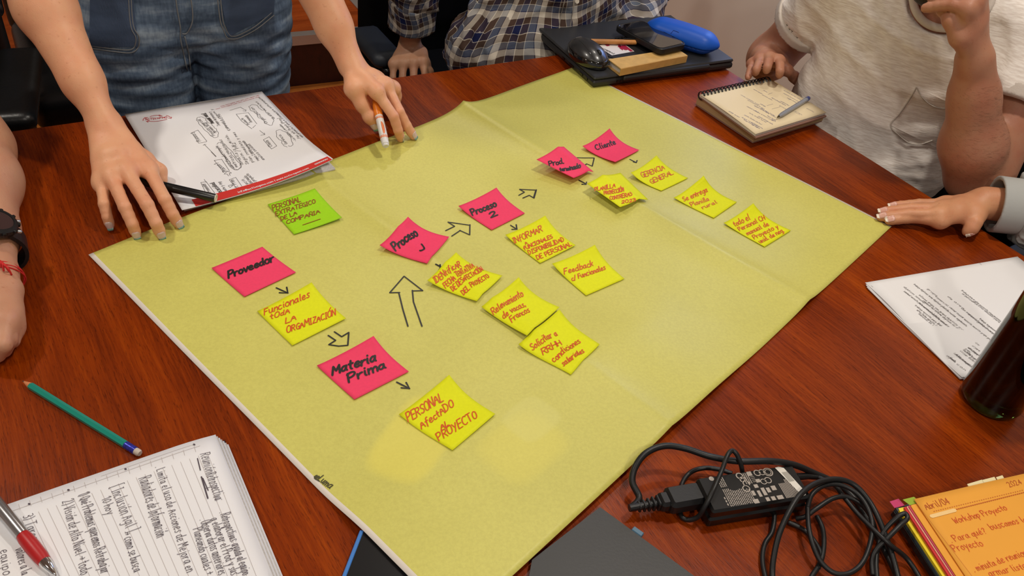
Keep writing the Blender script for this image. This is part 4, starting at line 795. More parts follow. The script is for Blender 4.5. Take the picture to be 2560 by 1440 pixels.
# ---------------------------------------------------------------- cases under the sheet's near edge
m_case = mat('case_grey', (42, 42, 41), rough=.45, bump=(300, .05)); m_case2 = mat('case_black', (12, 12, 13), rough=.3)
kq = [T(905, 1326, .007), T(860, 1440, .007), T(830, 1520, .007), T(1110, 1640, .007), T(1200, 1440, .007), T(1060, 1382, .007)]
tbk = thing('tablet', 'black tablet with a blue edge, mostly hidden under the yellow sheet', 'tablet', tuple(kq[0]))
MB().poly([p_[:2] for p_ in kq], TZ + .0008, TZ + .0072).build('body', m_case2, tbk)
e_ = nrm(kq[2] - kq[0]); MB().box((kq[0] + kq[2]) / 2 * V(1, 1, 0) + V(0, 0, TZ + .0042), (np.linalg.norm(kq[2] - kq[0]), .0042, .0074), frame(e_), .001).build('blue_edge', mat('blue_trim', (62, 124, 200), rough=.4), tbk)
lq = [T(1500, 1268, .0075), T(1735, 1440, .0075), T(1860, 1535, .0075), T(1560, 1850, .0075), T(1300, 1560, .0075), T(1330, 1400, .0075)]
lt = thing('laptop_sleeve', 'dark grey flat case poking out from under the near right edge of the yellow sheet', 'case', tuple(lq[0]))
MB().poly([p_[:2] for p_ in lq], TZ + .0008, TZ + .0078).build('body', m_case, lt)
a_, b_ = T(1581, 1322, .006), T(1606, 1340, .006); MB().box((a_ + b_) / 2, (np.linalg.norm(b_ - a_), .006, .005), frame(b_ - a_), .001).build('tab', mat('steel_blue_tab', (74, 110, 134), rough=.4), lt)
# ---------------------------------------------------------------- power adapter and its cables
BQ = quad([(1742, 1193), (1985, 1159), (2026, 1240), (1782, 1281)], .030)
pwr = thing('power_adapter', 'black laptop power adapter with printed label and tangled cables', 'power adapter', (*bil(BQ, .5, .5)[:2], TZ))
ux = nrm(BQ[1] - BQ[0] + BQ[2] - BQ[3]); bw = (np.linalg.norm(BQ[1] - BQ[0]) + np.linalg.norm(BQ[2] - BQ[3])) / 2; bh = (np.linalg.norm(BQ[3] - BQ[0]) + np.linalg.norm(BQ[2] - BQ[1])) / 2; bc = bil(BQ, .5, .5)
RB = frame(ux); MB().box(V(bc[0], bc[1], TZ + .0085), (bw, bh, .0155), RB, .003).build('lower_shell', m_blackp, pwr); MB().box(V(bc[0], bc[1], TZ + .0233), (bw, bh, .0135), RB, .003).build('upper_shell', m_blackp, pwr)
def lab(s, t, h=.0306): return V(*(V(bc[0], bc[1], 0) + RB[:, 0] * (s - .5) * bw + RB[:, 1] * (.5 - t) * bh)[:2], TZ + h)   # s along, t from far to near
lbv = MB(); rr = random.Random(3)
def lrect(s0, s1, t0, t1, h=.0304): lbv.put([lab(s0, t0, h), lab(s1, t0, h), lab(s1, t1, h), lab(s0, t1, h)], [(3, 2, 1, 0)])
for k in range(15):     # dense lines of small print, drawn as printed bars of words
    s0 = .185 + k * .0175; t = .16 if k < 5 else .50
    t = rr.uniform(.12, .2) if k < 5 else .46
    if k < 4: segs = [(.10, .40), (.44, .95)]
    else: segs = [(.47 + rr.uniform(0, .08), .95)]
    for (t0, t1) in segs:
        x = t0
        while x < t1 - .02: l = min(rr.uniform(.05, .16), t1 - x); lrect(s0, s0 + .0085, x, x + l - .012); x += l
for k in range(11):
    s0 = .745 + k * .0145; t0 = .52 if k < 5 else .42
    lrect(s0, s0 + .0075, t0, .95)
for k in range(4): lrect(.44 + k * .018, .448 + k * .018, .08, .40)
for k in range(3): lrect(.16, .172, .66 + k * .09, .72 + k * .09); 
def lring(s, t, r, w_=.0011, fill=False):
    n = 20; c = lab(s, t, .0305); v = []
    for k in range(n):
        a = 2 * math.pi * k / n
        for q_ in ((0 if fill else r - w_), r): v.append(c + RB[:, 0] * q_ * math.cos(a) + RB[:, 1] * q_ * math.sin(a))
    lbv.put(v, [(2 * k, 2 * k + 1, (2 * k + 3) % (2 * n), (2 * k + 2) % (2 * n)) for k in range(n)])
lring(.135, .10, .0028, fill=True); lring(.415, .14, .0042, .0014); lring(.60, .13, .0040); lring(.65, .13, .0038, .0009); lring(.71, .15, .0055); lring(.71, .15, .0036, .0007); lring(.415, .52, .0042, .0010); lring(.615, .40, .0036, .0009); lring(.665, .38, .0040, .0010)
for (s, t) in ((.43, .26), (.44, .38)):   # CE
    n = 14; c = lab(s, t, .0305); v = []
    for k in range(n):
        a = math.pi * (.25 + 1.5 * k / (n - 1)) - math.pi / 2
        for q_ in (.0028, .0040): v.append(c + RB[:, 0] * q_ * math.cos(a) + RB[:, 1] * q_ * math.sin(a))
    lbv.put(v, [(2 * k, 2 * k + 1, 2 * k + 3, 2 * k + 2) for k in range(n - 1)])
for (s0, s1, t0, t1) in ((.50, .545, .05, .18), (.545, .59, .30, .40), (.50, .54, .44, .54), (.55, .585, .56, .78), (.42, .47, .84, .96), (.545, .58, .84, .95), (.60, .64, .84, .95), (.655, .70, .55, .68), (.66, .72, .84, .95), (.50, .53, .62, .80), (.60, .635, .58, .72), (.445, .475, .60, .74)):
    lrect(s0, s1, t0, t1, .0303)
for k in range(16): lrect(.515 + .01 * (k % 4), .520 + .01 * (k % 4), .20 + .05 * (k // 4), .225 + .05 * (k // 4))
lbv.build('printed_label', mat('label_print', (168, 158, 148), rough=.5), pwr)
wl = MB(); wl.put([lab(.80, .06, .0307), lab(.84, .04, .0307), lab(.885, .10, .0307), lab(.955, .84, .0307), lab(.945, .95, .0307), lab(.905, .97, .0307)], [(5, 4, 3, 2, 1, 0)]); wl.build('white_sticker', mat('sticker_white', (222, 218, 208), rough=.5), pwr)
sb_ = MB()
for k in range(5):
    a, b = lab(.842 + k * .012, .22, .0310), lab(.862 + k * .012, .52, .0310); d_ = nrm(b - a); n_ = np.cross(d_, V(0, 0, 1)) * .0003; sb_.put([a - n_, a + n_, b + n_, b - n_], [(0, 1, 2, 3)])
sb_.build('sticker_print', mat('print_grey', (120, 116, 108), rough=.5), pwr)
# plug of the mains cord
pg0, pg1 = T(1752, 1238, .016), T(1640, 1262, .013); pgd = nrm((pg1 - pg0) * V(1, 1, 0)); RPg = frame(pgd)
MB().box(pg0 + pgd * .020 + V(0, 0, .000), (.040, .026, .020), RPg, .005).box(pg0 + pgd * .043, (.012, .018, .016), RPg, .004).build('plug', m_blackr, pwr)
rel = MB()
for k in range(5): rel.box(pg0 + pgd * (.050 + k * .0052) + V(0, 0, -.0002 * k), (.0034, .013 - k * .0008, .013 - k * .0009), RPg, .0016)
rel.tube([pg0 + pgd * .044, pg0 + pgd * .082], .0040, 12).build('strain_relief', m_blackr, pwr)
def cable(name, pts, r, m=None): 
    P = smooth_path([T(x, y, z) for x, y, z in pts], 8); return MB().tube(P, r, 10).build(name, m or m_blackr, pwr, smooth=True)
pe_ = pg0 + pgd * .080
P = [pe_] + [T(*q_) for q_ in [(1598, 1245, .014), (1581, 1205, .020), (1588, 1168, .028), (1615, 1133, .034), (1660, 1115, .036), (1712, 1121, .034), (1775, 1141, .032), (1845, 1153, .036), (1925, 1153, .036), (1985, 1162, .028), (2040, 1185, .014), (2090, 1208, .008), (2130, 1240, .006), (2165, 1290, .005), (2195, 1345, .006), (2225, 1400, .006), (2250, 1460, .006), (2262, 1520, .006)]]
MB().tube(smooth_path(P, 8), .0036, 12).build('mains_cord', m_blackr, pwr, smooth=True)
o0 = T(1998, 1190, .016)
MB().tube([T(1990, 1192, .016), T(2020, 1190, .014), T(2052, 1194, .012)], [.0042, .0036, .0028], 12).build('strain_relief', m_blackr, pwr)
cable('output_cord', [(2045, 1193, .013), (2085, 1212, .018), (2108, 1240, .020), (2145, 1285, .020), (2190, 1330, .024), (2225, 1362, .022), (2270, 1400, .008), (2310, 1465, .004), (2330, 1510, .004)], .0026)
cable('cord_loop', [(1935, 1510, .005), (1931, 1440, .008), (1934, 1395, .014), (1948, 1335, .024), (1975, 1275, .033), (2005, 1232, .037), (2045, 1206, .036), (2092, 1198, .034), (2135, 1212, .030), (2172, 1252, .026), (2200, 1305, .022), (2225, 1372, .014), (2244, 1440, .008), (2255, 1510, .006)], .0030)
cable('cord_loop', [(2019, 1268, .022), (2030, 1236, .028), (2060, 1214, .030), (2100, 1212, .030), (2140, 1232, .028), (2168, 1268, .026), (2181, 1315, .022), (2172, 1370, .016), (2152, 1412, .012), (2120, 1434, .010), (2085, 1432, .010), (2055, 1408, .012), (2035, 1370, .016), (2022, 1320, .020), (2019, 1268, .022)], .0026)
cable('cord_loop', [(1990, 1296, .006), (2012, 1292, .012), (2040, 1272, .018), (2080, 1247, .022), (2115, 1242, .022), (2150, 1258, .020), (2176, 1290, .014), (2190, 1330, .008)], .0026)
cable('cord_loop', [(2182, 1438, .006), (2180, 1400, .010), (2192, 1372, .016), (2222, 1342, .024), (2252, 1312, .030), (2268, 1296, .034), (2262, 1284, .034), (2240, 1296, .030), (2210, 1328, .020), (2195, 1366, .012), (2190, 1410, .008), (2196, 1480, .005)], .0026)
cable('cord_loop', [(1930, 1255, .010), (1936, 1290, .008), (1930, 1330, .006), (1912, 1360, .004), (1906, 1400, .004), (1914, 1445, .004), (1930, 1500, .004)], .0026)
cable('cord_loop', [(1970, 1305, .005), (2010, 1325, .005), (2035, 1352, .005), (2052, 1385, .006), (2048, 1412, .006), (2030, 1440, .006), (2010, 1480, .005)], .0026)
cable('cord_loop', [(2042, 1290, .006), (2056, 1320, .006), (2060, 1355, .007), (2056, 1390, .007), (2045, 1420, .006)], .0026)
cable('cord_loop', [(1856, 1180, .024), (1852, 1160, .038), (1842, 1136, .046), (1830, 1127, .048), (1818, 1140, .048), (1803, 1180, .042), (1782, 1228, .038), (1763, 1265, .028), (1745, 1292, .014), (1720, 1300, .006), (1703, 1290, .005), (1700, 1268, .004), (1700, 1240, .004), (1707, 1205, .005), (1728, 1180, .007), (1762, 1170, .010), (1800, 1174, .012), (1830, 1184, .012)], .0026)
# ================================================================== people
def chain_len(P): return [float(np.linalg.norm(a - b)) for a, b in zip(P, P[1:])]
def hand(W, fing, thumb, s=1.0, flat=None, rw=.0165, web=True):
    """W wrist; fing: four chains [MCP, PIP, DIP, TIP]; thumb [CMC, MCP, IP, TIP]; s: thickness"""
    rs = [(.0102, .0087, .0079, .0066), (.0103, .0089, .0080, .0067), (.0098, .0084, .0076, .0063), (.0086, .0074, .0067, .0056)]
    M_ = [f_[0] for f_ in fing]; up = nrm(np.cross(M_[0] - M_[3], (M_[0] + M_[3]) / 2 - W)); up = up if flat is None else nrm(flat)
    side = nrm(M_[0] - M_[3]); nodes = []
    for i, m in enumerate(M_):
        wpt = W + side * (.010 - .0068 * i) * s
        nodes.append(fcone(wpt, m, rw * s * .80, .0112 * s, up, .92)); nodes.append(ell(m + up * .0012 * s, V(1, 1, 1) * .0098 * s))
    for a, b in zip(M_, M_[1:]):
        nodes.append(cone(a * .93 + W * .07, b * .93 + W * .07, .0088 * s, .0085 * s)); nodes.append(cone(a * .6 + W * .4, b * .6 + W * .4, .0105 * s, .0100 * s))
    palm = uni(.010, *nodes)
    out = []
    for f_, r in zip(fing, rs):
        r = [k * s for k in r]; M0, P_, D_, T_ = f_
        md = (M0 + P_) / 2; n = uni(.0018, cone(M0, md, r[0] * 1.0, r[1] * 1.0), cone(md, P_, r[1] * 1.0, r[1] * 1.01), cone(P_, (P_ + D_) / 2, r[1] * 1.01, r[2] * 1.03), cone((P_ + D_) / 2, D_, r[2] * 1.03, r[2] * 1.02), cone(D_, D_ * .4 + T_ * .6, r[2] * 1.01, r[2] * .97), cone(D_ * .4 + T_ * .6, T_, r[2] * .97, r[3]))
        out.append(uni(.007, palm, n))
    C_, M1, I_, T_ = thumb
    th = uni(.006, cone(W * .75 + C_ * .25, C_, .0145 * s, .0150 * s), cone(C_, M1, .0150 * s, .0112 * s), cone(M1, I_, .0108 * s, .0098 * s), ell(I_, V(1, 1, 1) * .0100 * s), cone(I_, T_, .0098 * s, .0078 * s))
    wb = uni(.008, palm, th, cone(C_, M_[0] * .75 + W * .25, .0110 * s, .0090 * s))
    return uni(0, *out, wb)
def forearm(E_, W, s=1.0, flat=None, re=.039, rm=.042, rw=.0255):
    """elbow to wrist; the thickest place lies a quarter of the way down"""
    d = W - E_; q1 = E_ + d * .26; q2 = E_ + d * .72; ax = nrm(np.cross(d, V(0, 0, 1))) if flat is None else flat
    return uni(.02, cone(E_, q1, re * s, rm * s), cone(q1, q2, rm * s, rw * 1.16 * s), fcone(q2, W, rw * 1.18 * s, rw * s, ax, .84))
def arm(Sh, E_, W, s=1.0, flat=None, ru=.046):
    return uni(.02, cone(Sh, E_, ru * s, .038 * s), forearm(E_, W, s, flat))
def nails(parent, fing, thumb, s, mbase, mtip, up, lf=1.0, rs=(.0066, .0067, .0063, .0056, .0078), thumb_up=None, tipfrac=.72, nd=None):
    for i, f_ in enumerate(list(fing) + ([thumb] if thumb is not None else [])):
        D_, T_ = f_[-2], f_[-1]; d = nrm(T_ - D_); u = thumb_up if (i == 4 and thumb_up is not None) else (up[i] if isinstance(up, list) else up)
        n = nrm(u - d * (u @ d)); sd = np.cross(d, n); r = rs[i] * s * 1.0; L0 = -.0080 * s; L1 = (rs[i] * s) * .86 + .0010 * lf
        def pt(a, b):
            l = L0 + (L1 - L0) * a; k = max(0.0, l) / (rs[i] * s); drop = (1 - math.sqrt(max(0, 1 - min(k, .97) ** 2))) * .55
            wv = .84 * (1 - .35 * max(0, a - .7) / .3) * math.sqrt(max(.12, 1 - .8 * max(0, 1 - a / .3) ** 2)); ph = b * wv; rr_ = r + .0005 + max(0.0, -l) * .12
            return T_ + d * l + n * (rr_ * math.cos(ph) * (1 - drop * .8)) + sd * rr_ * math.sin(ph) * .98
        na_, nb_ = 9, 9; g = np.array([[pt(a, b) for b in np.linspace(-1, 1, nb_)] for a in np.linspace(0, 1, na_)])
        if nd is not None:      # lay the nail on the real fingertip
            gf = g.reshape(-1, 3); q_ = trace(nd, gf + n * .012, np.tile(-n, (len(gf), 1)), .03); ok_ = np.linalg.norm(q_ - gf, axis=1) < .0028; gf = np.where(ok_[:, None], q_ + n * .00045, gf + n * .0003); g = gf.reshape(na_, nb_, 3)
        kk = int(tipfrac * (na_ - 1))
        MB().grid(g, .0006, down=-n).build('fingernail', mbase, parent, smooth=True)
        if mtip is not None:
            g2 = g[kk:] + n * .00025; MB().grid(g2, .0003, down=-n).build('nail_tip', mtip, parent, smooth=True)
def head(c, fwd, up, s=1.0, jaw=1.0):
    """skull, jaw, nose, ears, lips; c = middle of the head"""
    z = nrm(up); y = nrm(np.asarray(fwd) - z * (np.asarray(fwd) @ z)); x = np.cross(y, z); R = np.stack([x, y, z], 1)
    def p(a, b, c_): return c + R @ (V(a, b, c_) * s)
    return uni(.008 * s, uni(.03 * s, ell(p(0, -.012, .028), V(.076, .094, .088) * s, R), ell(p(0, .018, -.032), V(.062 * jaw, .066, .074) * s, R), ell(p(0, .048, -.088), V(.030, .026, .022) * s, R)),
               cone(p(0, .082, .012), p(0, .106, -.026), .007 * s, .011 * s), cone(p(-.011, .090, -.030), p(.011, .090, -.030), .008 * s, .008 * s),
               ell(p(0, .082, -.058), V(.026, .012, .007) * s, R), ell(p(0, .080, -.070), V(.022, .012, .008) * s, R),
               cone(p(-.045, .074, .022), p(-.015, .086, .024), .008 * s, .008 * s), cone(p(.045, .074, .022), p(.015, .086, .024), .008 * s, .008 * s),
               ell(p(-.040, .066, -.012), V(.020, .018, .016) * s, R), ell(p(.040, .066, -.012), V(.020, .018, .016) * s, R),
               ell(p(-.078, -.008, -.010), V(.010, .020, .032) * s, R), ell(p(.078, -.008, -.010), V(.010, .020, .032) * s, R)), R
def eyes(parent, c, R, s=1.0):
    mw = mat('eye_white', (226, 220, 214), rough=.2); mi = mat('iris_brown', (58, 34, 20), rough=.15)
    for sx in (-1, 1):
        q = c + R @ (V(sx * .031, .068, .006) * s)
        e = MB().lathe([(.0115 * s * math.sin(a), .0115 * s * -math.cos(a)) for a in np.linspace(.02, 3.12, 12)], q, R[:, 1], 20).build('eye', mw, parent, smooth=True)
        i_ = MB().lathe([(.0056 * s, 0), (.0048 * s, .0012 * s), (.0002, .0016 * s)], q + R[:, 1] * .0105 * s, R[:, 1], 16).build('iris', mi, e, smooth=True)
def skin(name, rgb, red=(.12)):
    m = bpy.data.materials.new(name); m.use_nodes = True; nt = m.node_tree; N = nt.nodes; L = nt.links; b = N['Principled BSDF']; tc = N.new('ShaderNodeTexCoord')
    n = N.new('ShaderNodeTexNoise'); n.inputs['Scale'].default_value = 28; n.inputs['Detail'].default_value = 5; L.new(tc.outputs['Object'], n.inputs['Vector'])
    r = N.new('ShaderNodeValToRGB'); c = srgb(rgb); r.color_ramp.elements[0].position = .32; r.color_ramp.elements[1].position = .68
    r.color_ramp.elements[0].color = (c[0] * .97, c[1] * (1 - red), c[2] * (1 - red * 1.1), 1); r.color_ramp.elements[1].color = (min(1, c[0] * 1.03), c[1] * 1.06, c[2] * 1.05, 1)
    L.new(n.outputs['Fac'], r.inputs['Fac'])
    sp_ = N.new('ShaderNodeTexNoise'); sp_.inputs['Scale'].default_value = 190; sp_.inputs['Detail'].default_value = 2; L.new(tc.outputs['Object'], sp_.inputs['Vector'])
    r2 = N.new('ShaderNodeValToRGB'); r2.color_ramp.elements[0].position = .22; r2.color_ramp.elements[1].position = .36; r2.color_ramp.elements[0].color = (.72, .58, .50, 1); r2.color_ramp.elements[1].color = (1, 1, 1, 1); L.new(sp_.outputs['Fac'], r2.inputs['Fac'])
    mx = N.new('ShaderNodeMix'); mx.data_type = 'RGBA'; mx.blend_type = 'MULTIPLY'; mx.inputs[0].default_value = .5; L.new(r.outputs[0], mx.inputs[6]); L.new(r2.outputs[0], mx.inputs[7]); L.new(mx.outputs[2], b.inputs['Base Color'])
    b.inputs['Roughness'].default_value = .48; b.inputs['Specular IOR Level'].default_value = .4
    b.inputs['Subsurface Weight'].default_value = .22; b.inputs['Subsurface Scale'].default_value = .006; b.inputs['Subsurface Radius'].default_value = (1, .35, .2)
    v = N.new('ShaderNodeTexVoronoi'); v.inputs['Scale'].default_value = 520; L.new(tc.outputs['Object'], v.inputs['Vector'])
    n2 = N.new('ShaderNodeTexNoise'); n2.inputs['Scale'].default_value = 90; n2.inputs['Detail'].default_value = 4; L.new(tc.outputs['Object'], n2.inputs['Vector'])
    ad = N.new('ShaderNodeMath'); ad.operation = 'MULTIPLY_ADD'; ad.inputs[1].default_value = .35; L.new(v.outputs['Distance'], ad.inputs[0]); L.new(n2.outputs['Fac'], ad.inputs[2])
    bp = N.new('ShaderNodeBump'); bp.inputs['Strength'].default_value = .22; bp.inputs['Distance'].default_value = .0012; L.new(ad.outputs[0], bp.inputs['Height']); L.new(bp.outputs[0], b.inputs['Normal'])
    return m
sk_w = skin('skin_woman', (226, 168, 130)); sk_p = skin('skin_plaid_man', (190, 142, 112)); sk_t = skin('skin_tee_man', (176, 124, 98), .16); sk_g = skin('skin_grey_sleeve', (206, 148, 110)); sk_l = skin('skin_watch_man', (196, 146, 116))
SH = .0027
# ---------------------------------------------------------------- the standing woman
wom = thing('person', 'person in blue jeans standing and leaning with both hands on the table', 'person', (-.66, 1.42, 0))
WR = T(262, 312, .078)
fR = [[T(372, 424, .050), T(412, 498, .042), T(432, 536, .024), T(446, 560, .0085)], [T(320, 434, .054), T(368, 512, .046), T(390, 558, .027), T(402, 586, .0085)],
      [T(280, 446, .050), T(312, 518, .043), T(331, 560, .025), T(341, 586, .0085)], [T(254, 458, .042), T(260, 510, .034), T(268, 542, .020), T(275, 564, .0075)]]
tR = [T(322, 372, .052), T(364, 398, .040), T(397, 428, .026), T(405, 450, .018)]
elR = V(-.742, 1.112, .985); shR = V(-.79, 1.19, 1.275); shL = V(-.50, 1.385, 1.275)
WL = T(877, 160, .100)
fL = [[T(942, 230, .082), T(984, 291, .052), T(995, 325, .030), T(1001, 346, .0095)], [T(966, 214, .078), T(998, 279, .050), T(1017, 314, .028), T(1033, 340, .0095)],
      [T(983, 222, .064), T(990, 262, .030), T(972, 270, .014), T(955, 262, .012)], [T(985, 238, .048), T(985, 268, .022), T(968, 270, .012), T(956, 262, .012)]]
tL = [T(884, 222, .082), T(905, 262, .060), T(924, 292, .042), T(938, 314, .026)]
elL = V(-.435, 1.345, 1.015)
hc = V(-.605, 1.195, 1.46); hf = nrm(V(.5, -.55, -.75)); 
hd, RH = head(hc, hf, nrm(V(.25, -.25, .9)), .93, .92)
mt = (shR + shL) / 2
body = uni(.012, arm(shR, elR, WR, .93, ru=.043), hand(WR, fR, tR, .98), uni(.0, arm(shL, elL, WL, .96, ru=.042)), hand(WL, fL, tL, .96),
           uni(.03, cone(shR, shL, .045, .045), cone(mt, mt + V(.0, -.01, .11), .055, .050), cone(mt, V(-.68, 1.42, 1.08), .07, .08)), uni(.02, cone(mt + V(0, -.01, .10), hc + V(-.02, .03, -.06), .050, .048), hd))
iso('body', body, SH, sk_w, wom, base=(-.66, 1.42, 0))
eyes(wom, hc, RH, .93)
m_nail = mat('pearl_nail', (214, 188, 182), rough=.18, spec=.7, noise=(900, .12)); m_mint = mat('mint_nail', (132, 178, 166), rough=.2, spec=.7)
upv = V(0, -.25, .97)
nails(wom, fR, None, .98, m_nail, m_mint, upv, tipfrac=.86, nd=body); nails(wom, fL[:2], tL, .88, m_nail, m_mint, upv, thumb_up=V(.15, -.6, .8), tipfrac=.74, rs=(.0060, .0061, .0078, .005, .0078)) if False else None
nails(wom, fL[:2], None, .96, m_nail, m_mint, V(.25, -.35, .9), tipfrac=.84, nd=body); nails(wom, [tL], None, .96, m_nail, m_mint, V(-.3, -.75, .6), rs=(.0078,), tipfrac=.8, nd=body)
# jeans
hipc = V(-.650, 1.385, .92); hl = DU; out = nrm(V(-DU[1], DU[0], 0))       # out: away from the table
def hp(a, b, z): return V(hipc[0], hipc[1], 0) + DU * a + out * b + V(0, 0, z)
RJ = np.stack([DU, out, V(0, 0, 1)], 1)
jean = uni(.05, ell(hp(0, 0, .93), V(.185, .118, .13), RJ), ell(hp(0, .005, 1.05), V(.142, .100, .12), RJ), ell(hp(0, .055, .86), V(.175, .100, .11), RJ), ell(hp(0, .01, .845), V(.158, .092, .085), RJ))
legs = [uni(.03, cone(hp(sx * .090, .005, .82), hp(sx * .084, .02, .48), .103, .084), cone(hp(sx * .088, .02, .48), hp(sx * .115, .05, .06), .064, .052)) for sx in (-1, 1)]
jbody = uni(.035, jean, uni(.010, *legs))
jbody = clip(clip(jbody, hp(0, 0, .05), V(0, 0, -1)), hp(0, 0, 1.13), V(0, 0, 1))
def jfold(P):
    a = (P - hp(0, 0, 0)) @ DU; z = P[:, 2]; b = (P - hp(0, 0, 0)) @ out
    fr = np.clip(-b / .06, 0, 1); k = np.exp(-((z - .775) / .055) ** 2) * fr
    w1 = np.sin((z + .30 * np.abs(a) * np.sign(a) * np.sign(a)) * 150 + 5 * np.sin(a * 9)) * .0026 * k
    w2 = np.sin((z * 1.0 - .22 * np.abs(a)) * 210 + 3 * np.sin(a * 17 + z * 8)) * .0016 * np.exp(-((z - .72) / .09) ** 2)
    w3 = np.sin(z * 60 + 4 * np.sin(a * 12)) * .0025 * np.exp(-((z - .45) / .08) ** 2)
    cr_ = -.004 * np.exp(-(a / .006) ** 2) * np.clip((.79 - z) / .02, 0, 1) - .006 * np.exp(-((z - .790 - .28 * np.abs(a)) / .005) ** 2) * np.clip(1.1 - np.abs(a) / .13, 0, 1) * fr
    return w1 + w2 + w3 + cr_
jd = disp(jbody, jfold, .012)
mj = bpy.data.materials.new('blue_denim'); mj.use_nodes = True; nt = mj.node_tree; N = nt.nodes; L = nt.links; b = N['Principled BSDF']; tc = N.new('ShaderNodeTexCoord')
def _tx(s_, st, d=4):
    mp = N.new('ShaderNodeMapping'); mp.inputs['Scale'].default_value = st; L.new(tc.outputs['Object'], mp.inputs['Vector']); n = N.new('ShaderNodeTexNoise'); n.inputs['Scale'].default_value = s_; n.inputs['Detail'].default_value = d; L.new(mp.outputs[0], n.inputs['Vector']); return n
na1 = _tx(9, (1, 1, 5.0), 5); na2 = _tx(260, (1, 1, .25), 3)
rj = N.new('ShaderNodeValToRGB'); e = rj.color_ramp.elements; e[0].position = .34; e[0].color = (*srgb((72, 88, 110)), 1); e[1].position = .70; e[1].color = (*srgb((158, 176, 194)), 1); k = e.new(.52); k.color = (*srgb((105, 125, 150)), 1); L.new(na1.outputs['Fac'], rj.inputs['Fac'])
rj2 = N.new('ShaderNodeValToRGB'); rj2.color_ramp.elements[0].color = (.72, .74, .78, 1); rj2.color_ramp.elements[1].color = (1.15, 1.15, 1.12, 1); rj2.color_ramp.elements[0].position = .35; rj2.color_ramp.elements[1].position = .65; L.new(na2.outputs['Fac'], rj2.inputs['Fac'])
mx = N.new('ShaderNodeMix'); mx.data_type = 'RGBA'; mx.blend_type = 'MULTIPLY'; mx.inputs[0].default_value = .8; L.new(rj.outputs[0], mx.inputs[6]); L.new(rj2.outputs[0], mx.inputs[7]); L.new(mx.outputs[2], b.inputs['Base Color']); b.inputs['Roughness'].default_value = .85; b.inputs['Specular IOR Level'].default_value = .15
bp = N.new('ShaderNodeBump'); bp.inputs['Strength'].default_value = .4; bp.inputs['Distance'].default_value = .001; L.new(na2.outputs['Fac'], bp.inputs['Height']); L.new(bp.outputs[0], b.inputs['Normal'])
jo = iso('jeans', jd, .006, mj, wom, base=(-.66, 1.42, 0)); jo['label'] = 'blue denim jeans'
m_stitch = mat('denim_seam', (128, 132, 136), rough=.8); m_dkd = mat('dark_denim', (76, 92, 118), rough=.88, spec=.15, noise=(14, .25, (1, 1, 3)), bump=(500, .3, (1, 1, .3)))
def drape_px(nd, poly_px, off, n=14):
    """rays through the photographed outline onto the surface"""
    return trace(nd, CAMP[None], np.array([ray(*p) for p in poly_px]), 2.6, off)
def patch_px(nd, Q, off, n=(13, 13), name='pocket', m=None, parent=None, round_=True):
    uu, vv = np.meshgrid(np.linspace(0, 1, n[0]), np.linspace(0, 1, n[1]), indexing='ij'); uu = uu[..., None]; vv = vv[..., None]; Q = [V(*q) for q in Q]
    px = (1 - uu) * (1 - vv) * Q[0] + uu * (1 - vv) * Q[1] + uu * vv * Q[2] + (1 - uu) * vv * Q[3]
    D = np.array([[ray(*px[i, j]) for j in range(n[1])] for i in range(n[0])]).reshape(-1, 3); P = trace(nd, CAMP[None], D, 2.6, off).reshape(n[0], n[1], 3)
    ins = .0035; 
    mb = MB(); mb.grid(P, 0); base_ = trace(nd, CAMP[None], D, 2.6, -.002).reshape(n[0], n[1], 3)
    k = len(mb.f); ring = [(i, 0) for i in range(n[0])] + [(n[0] - 1, j) for j in range(1, n[1])] + [(i, n[1] - 1) for i in range(n[0] - 2, -1, -1)] + [(0, j) for j in range(n[1] - 2, 0, -1)]
    a = [P[i, j] for i, j in ring]; b = [base_[i, j] for i, j in ring]; m_ = len(ring); mb.put(a + b, [(t, (t + 1) % m_, m_ + (t + 1) % m_, m_ + t) for t in range(m_)])
    return mb.build(name, m, parent, smooth=True)
def seam_px(nd, pts, name, m, parent, r=.0011, off=.0025, n=6):
    P = smooth_path(np.array([(x, y, 0) for x, y in pts]), n)[:, :2]; W_ = drape_px(nd, P, off); return MB().tube(W_, r, 6).build(name, m, parent, smooth=True)
c0 = lambda pts: [(200 + x / 4.741, y / 4.741) for x, y in pts]
pk1 = patch_px(jd, c0([(120, -350), (600, -350), (690, 560), (110, 560)]), .0030, m=m_dkd, parent=jo)
pk2 = patch_px(jd, c0([(1600, -350), (2330, -350), (2300, 150), (1760, 440)]), .0030, m=m_dkd, parent=jo)
for pts in ([(600, -200), (615, 150), (640, 330), (700, 440), (690, 560), (600, 625), (400, 610), (110, 570)], [(570, -200), (585, 160), (610, 340), (660, 440), (650, 540), (590, 590), (400, 580), (110, 540)],
            [(1610, -200), (1660, 230), (1700, 350), (1740, 440), (1800, 462), (1900, 445), (2100, 340), (2300, 180)], [(1650, -200), (1690, 220), (1730, 340), (1770, 410), (1810, 430), (1890, 412), (2080, 310), (2270, 150)],
            [(1120, -150), (1150, 100), (1190, 330), (1190, 460), (1230, 640), (1270, 830)], [(1290, -150), (1330, 100), (1330, 260), (1270, 390), (1210, 400)], [(1240, 430), (1290, 640), (1310, 830)]):
    seam_px(jd, c0(pts), 'seam', m_stitch, jo)
